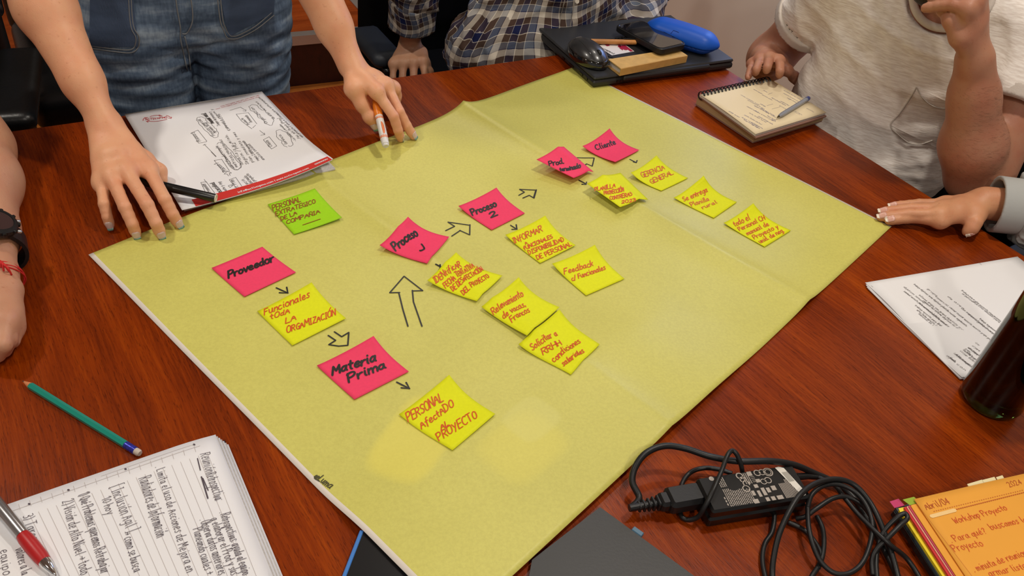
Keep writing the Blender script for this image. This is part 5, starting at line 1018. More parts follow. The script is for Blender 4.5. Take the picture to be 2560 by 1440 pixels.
# top
top = uni(.04, ell(hp(0, .0, 1.12), V(.150, .108, .10), RJ), cone(hp(0, 0, 1.14), mt + V(0, .01, -.06), .118, .105), cone(shR, shL, .062, .062), clip(cone(shR, shR * .72 + elR * .28, .060, .056), shR * .72 + elR * .28, elR - shR), clip(cone(shL, shL * .72 + elL * .28, .060, .056), shL * .72 + elL * .28, elL - shL))
top = clip(top, hp(0, 0, 1.05), V(0, 0, -1))
iso('blouse', top, .008, mat('black_knit', (30, 30, 34), rough=.9), wom, base=(-.66, 1.42, 0))
m_hair = mat('brown_hair', (70, 44, 28), rough=.5, noise=(60, .4, (1, 1, 6)), bump=(120, .5, (1, 1, 10)))
def hair(parent, c, R, s=1.0, long_=True, m=m_hair):
    def p(a, b, z): return c + R @ (V(a, b, z) * s)
    cap = ell(p(0, -.022, .036), V(.086, .100, .094) * s, R); face = ell(p(0, .085, -.020), V(.066, .075, .080) * s, R); nd = sub(cap, face, .01)
    if long_: nd = uni(.02, nd, sub(uni(.02, cone(p(-.055, -.045, 0), p(-.06, -.045, -.14), .035 * s, .028 * s), cone(p(.055, -.045, 0), p(.06, -.045, -.14), .035 * s, .028 * s), cone(p(0, -.07, 0), p(0, -.075, -.15), .045 * s, .035 * s)), face, .01))
    return iso('hair', nd, .006, m, parent)
hair(wom, hc, RH, .93)
for sx in (-1, 1):
    q = hp(sx * .115, .03, 0); sh_ = clip(uni(.02, ell(q + V(0, 0, .035) - out * .05, V(.046, .115, .040), RJ), cone(q + V(0, 0, .03) + out * .03, q + V(0, 0, .09) + out * .02, .042, .040)), V(0, 0, .006), V(0, 0, -1))
    iso('shoe', sh_, .007, mat('white_trainer', (206, 204, 200), rough=.6), wom)
# ================================================================== the stack by the plaid shirt man: laptop and what lies on it
def solid(name, Q, z0, z1, m, parent, bev=.0, sub_=None):
    """rounded slab over a four-cornered outline"""
    Q = [V(q_[0], q_[1], 0) for q_ in Q]; c = sum(Q) / 4; pts = []
    for i in range(4):
        p0, p1, p2 = Q[i - 1], Q[i], Q[(i + 1) % 4]; a = nrm(p0 - p1); b = nrm(p2 - p1)
        if bev <= 0: pts.append(p1); continue
        for t in np.linspace(0, 1, 6): pts.append((1 - t) ** 2 * (p1 + a * bev) + 2 * t * (1 - t) * p1 + t * t * (p1 + b * bev))
    o = MB().poly([p_[:2] for p_ in pts], TZ + z0, TZ + z1).build(name, m, parent)
    return o
LA_ = T(1481, 224, 0); LB_ = T(1829, 176, 0); lx = nrm((LB_ - LA_) * V(1, 1, 0)); ly = V(-lx[1], lx[0], 0); lw = np.linalg.norm((LB_ - LA_)[:2]); ld = .232
lo_ = V(LA_[0], LA_[1], 0)
def LP(a, b, z=0): return lo_ + lx * a * lw + ly * b * ld + V(0, 0, TZ + z)
m_lid = mat('laptop_dark', (44, 45, 47), rough=.42, spec=.5, bump=(900, .04)); m_lid2 = mat('laptop_base', (34, 34, 35), rough=.45)
lap = thing('laptop', 'closed dark grey laptop at the far table corner carrying a phone, mouse and pads', 'laptop', tuple(LP(.5, .5)))
RL = frame(lx)
MB().box(LP(.5, .5, .0105), (lw, ld, .013), RL, .004).build('base', m_lid2, lap)
MB().box(LP(.5, .5, .0212), (lw - .002, ld - .002, .0065), RL, .003).build('lid', m_lid, lap)
MB().box(LP(.5, -.004, .0165), (lw * .62, .010, .010), RL, .003).build('hinge', m_lid2, lap)
for a in (.06, .94):
    for b in (.08, .92): MB().lathe([(.008, 0), (.007, .0042)], LP(a, b, .0002), n=16).build('rubber_foot', m_blackr, lap)
for k in range(12): MB().box(LP(.16 + .022 * k, -.0008, .0105), (.0045, .002, .0045), RL).build('vent_slot', m_case2, lap)
for k, (b, w_) in enumerate(((.20, .012), (.36, .015), (.50, .009), (.1, .003))): MB().box(LP(-.0006, b, .0105), (.002, w_, .004), RL).build('side_port', m_case2, lap)
ZL = .0246
# small black spiral notebook with a sticker
m_cov = mat('black_cover', (24, 24, 26), rough=.55)
BN = quad([(1447, 118), (1576, 92), (1690, 122), (1560, 152)], .0335)
bn = thing('black_spiral_notebook', 'black spiral notebook with a white and crimson sticker, on the laptop lid', 'notebook', (*bil(BN, .5, .5)[:2], TZ + ZL))
solid('cover', BN, .0312, .0330, m_cov, bn, .004); solid('pages', [q_ * .985 + bil(BN, .5, .5) * .015 for q_ in BN], ZL + .0022, .0310, m_paper2, bn, .003); solid('back_cover', BN, ZL + .0002, ZL + .0020, m_cov, bn, .004)
e0_, e1_ = BN[0] * .42 + BN[1] * .58, BN[1]
for k in range(14):
    c_ = BN[0] + (BN[1] - BN[0]) * (.10 + .062 * k); d_ = nrm(BN[1] - BN[0]); s_ = V(-d_[1], d_[0], 0)
    MB().tube([V(c_[0], c_[1], TZ + ZL + .0045) + s_ * .0052 * math.cos(t) + V(0, 0, 1) * .0062 * math.sin(t) for t in np.linspace(0, 2 * math.pi, 13)[:-1]], .0008, 6, closed=True).build('wire_ring', m_blackp, bn)
SQ_ = [T(*p, .0336) for p in ((1492, 114), (1552, 103), (1586, 128), (1530, 138))]
def SP(u, v): return bil(SQ_, u, v)
def flatpoly(name, uvs, z, m, parent, Q=SQ_):
    P = [bil(Q, u, v) for u, v in uvs]; P = [V(p[0], p[1], TZ + z) for p in P]; n = len(P); ar = sum(P[i][0] * P[(i + 1) % n][1] - P[(i + 1) % n][0] * P[i][1] for i in range(n))
    if ar < 0: P = P[::-1]
    return MB().put(P, [tuple(range(n))]).build(name, m, parent)
m_stk = mat('sticker_paper', (226, 222, 220), rough=.35); m_crim = mat('crimson_print', (158, 28, 66), rough=.4)
flatpoly('sticker', [(0, 0), (1, 0), (1, 1), (0, 1)], .0333, m_stk, bn)
def arc_uv(cx, cy, r, a0, a1, n=10): return [(cx + r * math.cos(math.radians(a)), cy + r * math.sin(math.radians(a))) for a in np.linspace(a0, a1, n)]
flatpoly('logo', [(.30, .03), (.72, .03)] + arc_uv(.60, .26, .22, -60, 60) + [(.62, .45)] + arc_uv(.60, .26, .12, 60, -60) + [(.45, .10), (.42, .20), (.30, .20)], .0335, m_crim, bn)
flatpoly('logo', [(.62, .62), (.62, .52)] + arc_uv(.84, .55, .20, 190, 270) + [(.97, .36), (.97, .97), (.84, .97), (.84, .78)] + arc_uv(.82, .70, .12, 120, 200) + [(.62, .78)], .0335, m_crim, bn)
ink = Ink(flat_surf(.0333), .0003); ink.text('CONTRERAS', T(1495, 118, .0333)[:2], T(1534, 136, .0333)[:2], .0052, .0009, jit=.1, px=False); ink.build('printed_word', m_black, bn)
# kraft pad
KQ = quad([(1521, 148), (1692, 121), (1718, 138), (1552, 171)], .0400)
kp = thing('kraft_notebook', 'small thick kraft paper notebook leaning on the laptop next to the mouse', 'notebook', (*bil(KQ, .5, .5)[:2], TZ + ZL))
m_kraft = mat('kraft_paper', (204, 164, 96), rough=.8, noise=(60, .10), bump=(300, .15)); m_kraft2 = mat('kraft_spine', (196, 152, 84), rough=.8, noise=(60, .1))
kin = [q_ for q_ in KQ]; kc = bil(KQ, .5, .5)
solid('cover', KQ, .0382, .0400, m_kraft, kp, .001); solid('back_cover', KQ, ZL + .0002, ZL + .0020, m_kraft, kp, .001)
solid('pages', [kc + (q_ - kc) * .94 for q_ in KQ], ZL + .0021, .0381, m_paper2, kp)
ka, kb = KQ[3], KQ[2]; kd = nrm((kb - ka) * V(1, 1, 0)); kn = V(kd[1], -kd[0], 0)
MB().box((ka + kb) / 2 * V(1, 1, 0) + kn * .0008 + V(0, 0, TZ + (ZL + .040) / 2), (np.linalg.norm((kb - ka)[:2]) + .001, .0018, .040 - ZL - .0004), frame(kd), .0004).build('spine', m_kraft2, kp)
# computer mouse
mA, mB_ = T(1437, 115, .034), T(1503, 162, .034); mc = (mA + mB_) / 2; md_ = nrm((mB_ - mA) * V(1, 1, 0)); RM = frame(md_)
ms_ = thing('computer_mouse', 'glossy black computer mouse on the laptop', 'computer mouse', (mc[0], mc[1], TZ + ZL))
mc0 = V(mc[0], mc[1], TZ + ZL)
mnd = clip(uni(.012, ell(mc0 + V(0, 0, .010) - md_ * .006, V(.048, .030, .027), RM), ell(mc0 + V(0, 0, .006) + md_ * .012, V(.040, .029, .022), RM)), mc0 + V(0, 0, .0015), V(0, 0, -1))
m_ms = mat('mouse_shell', (40, 41, 43), rough=.30, spec=.6, coat=.3); m_msg = mat('mouse_gloss', (14, 14, 15), rough=.08, spec=.7, coat=.6)
topm = clip(mnd, mc0 + V(0, 0, .0170), V(0, 0, -1)); iso('top_shell', disp(topm, lambda P: np.full(len(P), .0004), .001), .0022, m_ms, ms_)
iso('side_shell', clip(mnd, mc0 + V(0, 0, .0172), V(0, 0, 1)), .0022, m_msg, ms_)
wp = trace(mnd, (mc0 + md_ * .030 + V(0, 0, .1))[None], V(0, 0, -1)[None], .2)[0]
MB().lathe([(.0065, -.0032), (.0078, -.0018), (.0078, .0018), (.0065, .0032)], wp - V(0, 0, .0042), RM[:, 1], 20).build('scroll_wheel', m_blackr, ms_, smooth=True)
P = trace(mnd, np.array([mc0 + md_ * t + V(0, 0, .1) for t in np.linspace(.036, .052, 6)]), np.tile(V(0, 0, -1), (6, 1)), .2); MB().tube(P + V(0, 0, .0001), .0006, 6).build('button_seam', m_case2, ms_)
for sgn in (-1, 1):
    P = trace(mnd, np.array([mc0 + md_ * t + RM[:, 1] * sgn * (.0105 + .006 * math.sin((t + .03) * 30)) + V(0, 0, .1) for t in np.linspace(-.03, .045, 12)]), np.tile(V(0, 0, -1), (12, 1)), .2); MB().tube(P + V(0, 0, .0001), .0005, 6).build('shell_seam', m_msg, ms_, smooth=True)
P = trace(mnd, np.array([mc0 - md_ * .036 + RM[:, 1] * t + V(0, 0, .1) for t in np.linspace(-.007, .007, 8)]), np.tile(V(0, 0, -1), (8, 1)), .2); MB().tube(P + V(0, 0, .0004), .0007, 6).build('logo', m_sil, ms_)
# wooden pen
wa_, wb_ = T(1448, 103, .0385), T(1602, 106, .0405); wpn = thing('wooden_pen', 'pen with a light wood barrel and black ends, lying on the black spiral notebook', 'pen', tuple(wa_))
rod(wpn, [('tip', m_sil, [(.0006, 0), (.0016, .03), (.0028, .06)]), ('tip_cone', m_blackp, [(.0028, .06), (.0046, .17), (.0048, .185)]), ('barrel', mat('pen_wood', (190, 128, 64), rough=.55, noise=(40, .25, (1, 1, 1)), bump=(300, .1)), [(.0050, .185), (.0051, .20), (.0051, .915), (.0050, .92)]), ('push_button', m_blackp, [(.0046, .92), (.0046, .955), (.0030, .965), (.0030, 1.0)])], wa_, wb_)
MB().box(wa_ + (wb_ - wa_) * .86 + V(0, 0, .0062) - np.cross(nrm(wb_ - wa_), V(0, 0, 1)) * .002, (.036, .004, .0012), frame(wb_ - wa_), .0004).build('clip', m_blackp, wpn)
# phone, leaning on the kraft pad
PH = [T(1541, 62, .0500), T(1598, 50, .0500), T(1716, 104, .0560), T(1655, 130, .0560)]
ph = thing('smartphone', 'black smartphone with a dark glossy screen, on top of the pile on the laptop', 'phone', tuple(bil(PH, .5, .5)))
def tilted(name, Q, off, th, m, parent, rad):
    c = bil(Q, .5, .5); x = nrm(Q[3] - Q[0] + Q[2] - Q[1]); y0 = Q[1] - Q[0] + Q[2] - Q[3]; z = nrm(np.cross(x, y0)); z = z if z[2] > 0 else -z; y = np.cross(z, x); R = np.stack([x, y, z], 1)
    L_ = (np.linalg.norm(Q[3] - Q[0]) + np.linalg.norm(Q[2] - Q[1])) / 2; W_ = abs(y0 @ y) / 2
    pts = []; 
    for (sx, sy, a0) in ((1, 1, 0), (-1, 1, 90), (-1, -1, 180), (1, -1, 270)):
        for k in range(7): a = math.radians(a0 + k * 15); pts.append((sx * (L_ / 2 - rad) + rad * math.cos(a), sy * (W_ / 2 - rad) + rad * math.sin(a)))
    n = len(pts); rings = []
    for (z_, ins) in ((-th, .0012), (-th + .0014, 0), (-.0012, 0), (0, .0012)): rings.append([c + R @ V(px_ * (1 - ins / L_ * 2), py_ * (1 - ins / W_ * 2), z_ + off) for px_, py_ in pts])
    v = [p_ for r_ in rings for p_ in r_]; f = [(i * n + k, i * n + (k + 1) % n, (i + 1) * n + (k + 1) % n, (i + 1) * n + k) for i in range(3) for k in range(n)] + [tuple(range(n - 1, -1, -1)), tuple(3 * n + k for k in range(n))]
    return MB().put(v, f).build(name, m, parent), (c, R, L_, W_)
pb_, (pc_c, PR_, PL_, PW_) = tilted('case', PH, 0, .0115, m_blackr, ph, .013)
cph = bil(PH, .5, .5); tilted('screen', [cph + (q_ - cph) * .93 for q_ in PH], .0005, .0012, mat('phone_glass', (6, 7, 9), rough=.03, spec=.8, coat=1.0), ph, .010)
# blue glasses case
gA, gB = T(1652, 72, .045), T(1762, 108, .045); gc = (gA + gB) / 2; gd = nrm((gB - gA) * V(1, 1, 0)); RG = frame(gd)
gs = thing('glasses_case', 'bright blue rounded glasses case behind the phone on the laptop', 'glasses case', (gc[0], gc[1], TZ + ZL))
g0 = V(gc[0], gc[1], TZ + ZL + .0205)
gnd = uni(.022, rbox(g0, (.128, .052, .034), .0165, RG), ell(g0 + V(0, 0, .002), V(.081, .031, .0205), RG))
m_blue = mat('blue_case', (18, 84, 190), rough=.42, spec=.35, bump=(600, .05))
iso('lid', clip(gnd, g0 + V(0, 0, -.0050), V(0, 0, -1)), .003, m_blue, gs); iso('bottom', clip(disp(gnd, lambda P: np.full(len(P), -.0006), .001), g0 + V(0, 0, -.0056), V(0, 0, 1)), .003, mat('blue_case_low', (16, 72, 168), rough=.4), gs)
lgp = [(1677, 84), (1684, 76), (1697, 81)]
P = trace(gnd, CAMP[None], np.array([ray(*p) for p in lgp]), 2.6, .0002); MB().tube(P, .0006, 6).build('logo', mat('dark_blue', (12, 40, 110), rough=.4), gs)

# ================================================================== spiral notebook in front of the white T-shirt man
SPQ = quad([(1750, 236), (1921, 197), (2066, 281), (1889, 335)], .0285)
sn = thing('spiral_notebook', 'open cream spiral notebook full of blue handwriting, before the man in the white T-shirt', 'notebook', (*bil(SPQ, .5, .5)[:2], TZ))
m_cream = mat('cream_paper', (226, 210, 176), rough=.75, spec=.2, noise=(8, .04))
m_pinkc = mat('brown_card', (142, 106, 92), rough=.7)
page('top_page', SPQ, lambda u, v: .0288 + .0016 * np.sin(v * 3.1) * (1 - u * .5) - .002 * (v - .5) ** 2, m_cream, sn, .0004, (13, 13))
def spsurf(x, y): u, v = uvof(SPQ, x, y); v = min(max(v, 0), 1); return float(.0288 + .0016 * math.sin(v * 3.1) * (1 - u * .5) - .002 * (v - .5) ** 2)
sc_ = bil(SPQ, .5, .5)
def exq(k): return [sc_ + (q_ - sc_) * k for q_ in SPQ]
solid('pages', exq(.99), .0235, .0282, m_paper2, sn); 
a_ = exq(1.0); vx = nrm(SPQ[3] - SPQ[0]); ux_ = nrm(SPQ[1] - SPQ[0])
solid('cover', [a_[0] + ux_ * .002, a_[1], a_[2] + vx * .004, a_[3] + vx * .004], .0208, .0232, m_pinkc, sn, .002)
lowq = [T(1742, 250, .012), T(1921, 205, .012), T(2060, 292, .012), T(1886, 345, .012)]
solid('page_block', lowq, .0040, .0205, mat('page_block', (176, 150, 108), rough=.85, noise=(500, .15, (1, 1, 10))), sn); solid('back_cover', lowq, .0012, .0038, m_pinkc, sn, .002)
for k in range(20):
    c_ = SPQ[0] + (SPQ[1] - SPQ[0]) * (.02 + .0505 * k) ; d_ = ux_; s_ = -vx
    for o2 in (-.0011, .0011):
        MB().tube([V(c_[0], c_[1], TZ + .0255) + d_ * o2 + vx * .0015 + s_ * .0085 * math.cos(t) + V(0, 0, 1) * .0075 * math.sin(t) for t in np.linspace(0, 2 * math.pi, 15)[:-1]], .0008, 6, closed=True).build('wire_ring', m_blackp, sn)
es = MB(); es.tube(smooth_path([T(2032, 287, .020), T(2029, 298, .010), T(2010, 305, .004), T(1970, 318, .0015), T(1935, 320, .0015), T(1905, 318, .012)], 6), .0013, 8).build('elastic_band', m_blackr, sn, smooth=True)
ink = Ink(spsurf, .0004); c8 = lambda x, y: (1720 + x / 7.111, 180 + y / 7.111); rr = random.Random(11); WORDS = 'plan mes entrega sector obra equipo turno fecha costo area tema revisar datos grupo lista nota punto cliente orden avance control firma'.split()
def scribble(a, b, h, n, w_=.0004):
    ink.text(' '.join(rr.choice(WORDS) for _ in range(n)), a, b, h, w_, jit=.9)
for (x, y, l, n, h) in ((930, 410, 330, 3, .0034), (1050, 500, 300, 3, .0034), (1160, 310, 150, 2, .003), (1320, 410, 170, 2, .003), (1040, 615, 200, 2, .0036), (1170, 600, 260, 3, .004), (1340, 330, 60, 1, .003), (1480, 460, 250, 3, .0036), (1640, 520, 150, 2, .0034), (1700, 330, 300, 3, .003), (1690, 380, 330, 3, .003), (1760, 460, 180, 2, .003), (1900, 700, 120, 1, .003), (2110, 650, 120, 1, .003), (1280, 570, 90, 1, .0034), (1290, 650, 240, 3, .0038), (1180, 690, 330, 3, .0036), (1350, 700, 200, 2, .0036), (1080, 730, 300, 3, .0036), (1000, 770, 300, 3, .0036), (950, 810, 300, 3, .0036), (980, 850, 260, 3, .0034), (1120, 900, 200, 2, .0034), (1140, 940, 130, 1, .0034), (1240, 790, 260, 3, .0034), (1400, 780, 150, 2, .0034), (1490, 850, 60, 1, .003), (1620, 600, 170, 2, .003), (720, 700, 80, 1, .003), (820, 760, 90, 1, .003)):
    scribble(c8(x, y), c8(x + l, y + l * .56), h, n)
for (a, b) in (((1490, 660), (1640, 620)), ((1400, 600), (1510, 570)), ((1420, 400), (1500, 370)), ((1870, 700), (1990, 765)), ((1780, 500), (1820, 490))): ink.stroke([c8(*a), c8(*b)], .0004)
ink.build('handwriting', mat('blue_pen_ink', (122, 120, 152), rough=.6), sn)
ba, bb2 = T(1942, 294, .0345), T(2022, 245, .0355)
bpn = thing('clear_ballpoint_pen', 'clear ballpoint pen with blue ink, resting on the cream spiral notebook', 'pen', tuple(ba))
m_clear = mat('clear_plastic', (198, 204, 216), rough=.12, spec=.6, trans=.55); m_bi = mat('blue_ink_core', (40, 62, 140), rough=.3)
rod(bpn, [('tip', mat('brass_tip', (96, 88, 70), rough=.3, metal=.8), [(.0004, 0), (.0012, .03), (.0024, .08)])], ba, bb2, 12)
rod(bpn, [('barrel', m_clear, [(.0024, .06), (.0042, .16), (.0042, .93)])], ba, bb2, 6)
rod(bpn, [('ink_core', m_bi, [(.0013, .10), (.0013, .90)]), ('plug', m_bi, [(.0043, .925), (.0043, .985), (.0034, 1.0)])], ba, bb2, 12)

# ================================================================== white sheets, bottle, planner on the right
WQ = quad([(2163, 706), (2544, 641), (2880, 905), (2404, 944)], .0045)
ws = thing('handwritten_papers', 'stack of white sheets with dense slanted handwriting, behind the green bottle', 'papers', (*bil(WQ, .4, .5)[:2], TZ))
def wz(u, v): return .0042 + .0016 * np.sin(v * 7) * (1 - u) ** 3
page('paper', WQ, wz, m_paper, ws, .0003, (13, 25))
for k, (dz, p0) in enumerate(((.0030, (2164, 712)), (.0019, (2166, 718)), (.0008, (2169, 722)))):
    Q2 = quad([p0, (2546 + k, 646 + 2 * k), (2880, 910), (2402 - k, 946 + k)], dz + .0008); page('paper', Q2, lambda u, v, dz=dz: dz + .0008 + .0006 * np.sin(v * 9 + dz * 900) * (1 - u) ** 3, m_paper, ws, .0003, (5, 15))
def wsurf(x, y): u, v = uvof(WQ, x, y); return float(wz(min(max(u, 0), 1), min(max(v, 0), 1)))
ink = Ink(wsurf, .0004); cw = lambda x, y: (2140 + x / 4.236, 620 + y / 4.236); rr = random.Random(5); WORDS = 'necesito organizar plantilla mensual revisar objetivos grupo de trabajo semanal informe para area comercial seguimiento del plan con fecha'.split()
for (x, y, l) in ((1110, 450, 560), (1120, 485, 120), (1235, 570, 370), (965, 515, 170), (1110, 640, 420), (750, 435, 100), (835, 515, 130), (605, 385, 560), (985, 630, 560), (500, 415, 220), (660, 500, 560), (500, 460, 620), (660, 585, 640), (700, 560, 600), (620, 610, 600), (640, 660, 560), (660, 700, 560), (860, 800, 420), (840, 850, 430), (860, 900, 420), (890, 1005, 300), (780, 1000, 250), (1030, 930, 330), (1050, 1130, 180), (985, 1165, 60), (1060, 1230, 90), (1180, 700, 320), (1300, 750, 180)):
    y0 = y; l = min(l, (1560 - x) / 1.0); 
    n = max(1, int(l / 75)); a = cw(x, y0); b = cw(x + l, y0 + l * .80)
    if b[1] > 940 or (b[0] - 2404) * (640 - 944) + 0 < -1e9: pass
    # keep the line on the page
    while True:
        u, v = uvof(WQ, *surfpt(wsurf, *b)[:2])
        if v < .965 or n <= 1: break
        n -= 1; l *= .8; b = cw(x + l, y0 + l * .80)
    if v > .98: continue
    ink.text(' '.join(rr.choice(WORDS) for _ in range(n)), a, b, .0042, .00042, jit=.8)
ink.stroke([cw(1295, 153), cw(1330, 180)], .0004); ink.stroke([cw(160, 400), cw(180, 415)], .0004)
ink.build('handwriting', mat('grey_ink_2', (110, 104, 104), rough=.6), ws)
bt = thing('wine_bottle', 'dark green glass bottle standing on the table beside the white sheets', 'bottle', (*T(2478, 1012)[:2], TZ))
bcx = V(*T(2472, 1003)[:2], TZ)
m_glass = mat('dark_green_glass', (10, 14, 6), rough=.06, spec=.7, coat=.6); 
mgl = bpy.data.materials.new('bottle_glass'); mgl.use_nodes = True; b = mgl.node_tree.nodes['Principled BSDF']; b.inputs['Base Color'].default_value = (.012, .020, .004, 1); b.inputs['Roughness'].default_value = .05; b.inputs['Transmission Weight'].default_value = 1.0; b.inputs['IOR'].default_value = 1.5
prof = [(.030, .0005), (.0360, .004), (.0378, .012), (.0378, .17), (.0370, .185), (.0330, .205), (.0240, .228), (.0165, .245), (.0150, .262), (.0145, .292), (.0160, .294), (.0160, .302), (.0140, .304)]
inn = [(.0120, .3035), (.0120, .26), (.0205, .228), (.0300, .200), (.0345, .18), (.0350, .03), (.030, .016), (.012, .022), (.0005, .026)]
n = 40; mb = MB(); v = []; f = []
for (r, h) in prof + inn:
    for k in range(n): a = 2 * math.pi * k / n; v.append(bcx + V(r * math.cos(a), r * math.sin(a), h))
N_ = len(prof) + len(inn)
for i in range(N_ - 1):
    for k in range(n): f.append((i * n + k, i * n + (k + 1) % n, (i + 1) * n + (k + 1) % n, (i + 1) * n + k))
f.append(tuple(range(n - 1, -1, -1))); f.append(tuple((N_ - 1) * n + k for k in range(n)))
mb.put(v, f).build('glass', mgl, bt, smooth=True)
MB().lathe([(.0100, .0175), (.0290, .0180), (.0340, .032), (.0346, .05), (.0346, .150)], bcx, n=36).build('wine', mat('dark_wine', (14, 8, 5), rough=.1), bt, smooth=True)
# orange planner
OQ = quad([(2286, 1247), (2800, 1130), (3000, 1480), (2475, 1530)], .030)
op = thing('orange_planner', 'thick planner open at an orange page headed Abril/04, with coloured page tabs', 'planner', (*T(2480, 1400)[:2], TZ))
m_orp = mat('orange_page', (238, 168, 66), rough=.7, spec=.25, noise=(6, .04))
def oz(u, v): return .0295 + .001 * np.sin(u * 4)
page('orange_page', OQ, oz, m_orp, op, .0005, (25, 13))
lay = [('orange_page', m_orp, (2276, 1263), (2455, 1540), .0275), ('pink_divider', mat('pink_card', (196, 70, 96), rough=.7), (2270, 1264), (2450, 1540), .0262), ('pale_divider', mat('pale_pink_card', (240, 176, 150), rough=.7), (2266, 1266), (2446, 1540), .0250), ('red_divider', mat('red_card', (206, 44, 52), rough=.7), (2260, 1268), (2436, 1540), .0236),
       ('orange_divider', mat('dark_orange_card', (214, 120, 60), rough=.7), (2258, 1268), (2432, 1540), .0215), ('yellow_divider', mat('yellow_card', (236, 214, 40), rough=.7), (2247, 1273), (2421, 1540), .0195), ('grey_divider', mat('slate_card', (62, 76, 82), rough=.6), (2238, 1268), (2410, 1540), .0160), ('black_divider', mat('black_card', (16, 16, 18), rough=.5), (2232, 1276), (2402, 1540), .0120), ('cover', mat('planner_cover', (40, 46, 50), rough=.4), (2229, 1280), (2395, 1540), .0045)]
zt = .0272
for i, (nm, m, a, b, z) in enumerate(lay):
    zn = lay[i + 1][4] if i + 1 < len(lay) else .001
    Q = [T(a[0], a[1], z), T(2800, 1135 + i, z), T(3000, 1500, z), T(b[0], b[1], z)]; solid(nm, Q, zn + .0003 if i + 1 < len(lay) else .001, z, m, op, .002)
solid('page_tab', [T(2224, 1254, .0165), T(2246, 1247, .0165), T(2262, 1264, .0165), T(2236, 1270, .0165)], .0162, .0167, mat('magenta_tab', (196, 56, 108), rough=.5), op)
solid('page_tab', [T(2256, 1250, .0260), T(2284, 1243, .0260), T(2300, 1256, .0260), T(2274, 1264, .0260)], .0263, .0268, mat('green_tab', (150, 178, 46), rough=.5), op)
solid('page_tab', [T(2246, 1271, .0200), T(2259, 1268, .0200), T(2268, 1283, .0200), T(2254, 1287, .0200)], .0197, .0202, mat('yellow_tab', (238, 222, 60), rough=.5), op)
for (x0, y0, x1, y1) in ((2418, 1212, 2455, 1201), (2455, 1202, 2486, 1194), (2490, 1195, 2506, 1190)): solid('index_tab', [T(x0, y0 - 2, .027), T(x1, y1 - 2, .027), T(x1 + 6, y1 + 8, .027), T(x0 + 6, y0 + 8, .027)], .0262, .0270, mat('cream_tab', (236, 224, 176), rough=.5), op)
tabp = smooth_path([T(2322, 1388, .010), T(2318, 1405, .008), T(2326, 1432, .006), T(2350, 1470, .004)], 6); MB().grid(np.stack([tabp, tabp + V(.016, .004, 0)], 1), .0005).build('ribbon_marker', mat('yellow_ribbon', (222, 196, 60), rough=.5), op, smooth=True)
osurf = lambda x, y: .0296 + .001 * math.sin(min(max(uvof(OQ, x, y)[0], 0), 1) * 4)
co = lambda x, y: (2200 + x / 5.142, 1160 + y / 5.142); ink = Ink(osurf, .0005)
ink.text('Abril/04', co(600, 590), co(905, 510), .0078, .0007, jit=.05); ink.text('2024', co(1670, 300), co(1830, 255), .0060, .0006, jit=.05)
for k in range(40):
    x = 690 + 29 * k; y = 625 - k * 6.9; ink.stroke([co(x, y - 14), co(x + 10, y - 17)], .0006); 
for k in range(36): x = 980 + 26 * k; y = 585 - k * 6.5; ink.stroke([co(x, y), co(x + 12, y - 3)], .0010)
ink.stroke([co(440, 470), co(1180, 1440)], .00025)
ink.build('printed_heading', mat('orange_print_dark', (186, 84, 30), rough=.6), op)
ink = Ink(osurf, .0005)
for t_, a, b, h in (('Workshop Proyecto', (970, 770), (1640, 590), .0068), ('. Para qué?', (925, 1010), (1370, 890), .0068), ('buscamos la', (1440, 850), (1900, 740), .0070), ('Proyecto', (960, 1130), (1330, 1050), .0075), ('. minuta de reunion', (1220, 1390), (1900, 1170), .0070), ('armar lista', (1420, 1450), (1900, 1340), .0070)): ink.text(t_, co(*a), co(*b), h, .0007, jit=.5)
ink.build('handwriting', mat('orange_pen_ink', (216, 92, 34), rough=.6), op)
ink = Ink(osurf, .0004); ink.stroke([co(660, 675), co(960, 595)], .0042); ink.build('highlight', mat('pale_highlight', (244, 206, 140), rough=.6), op)
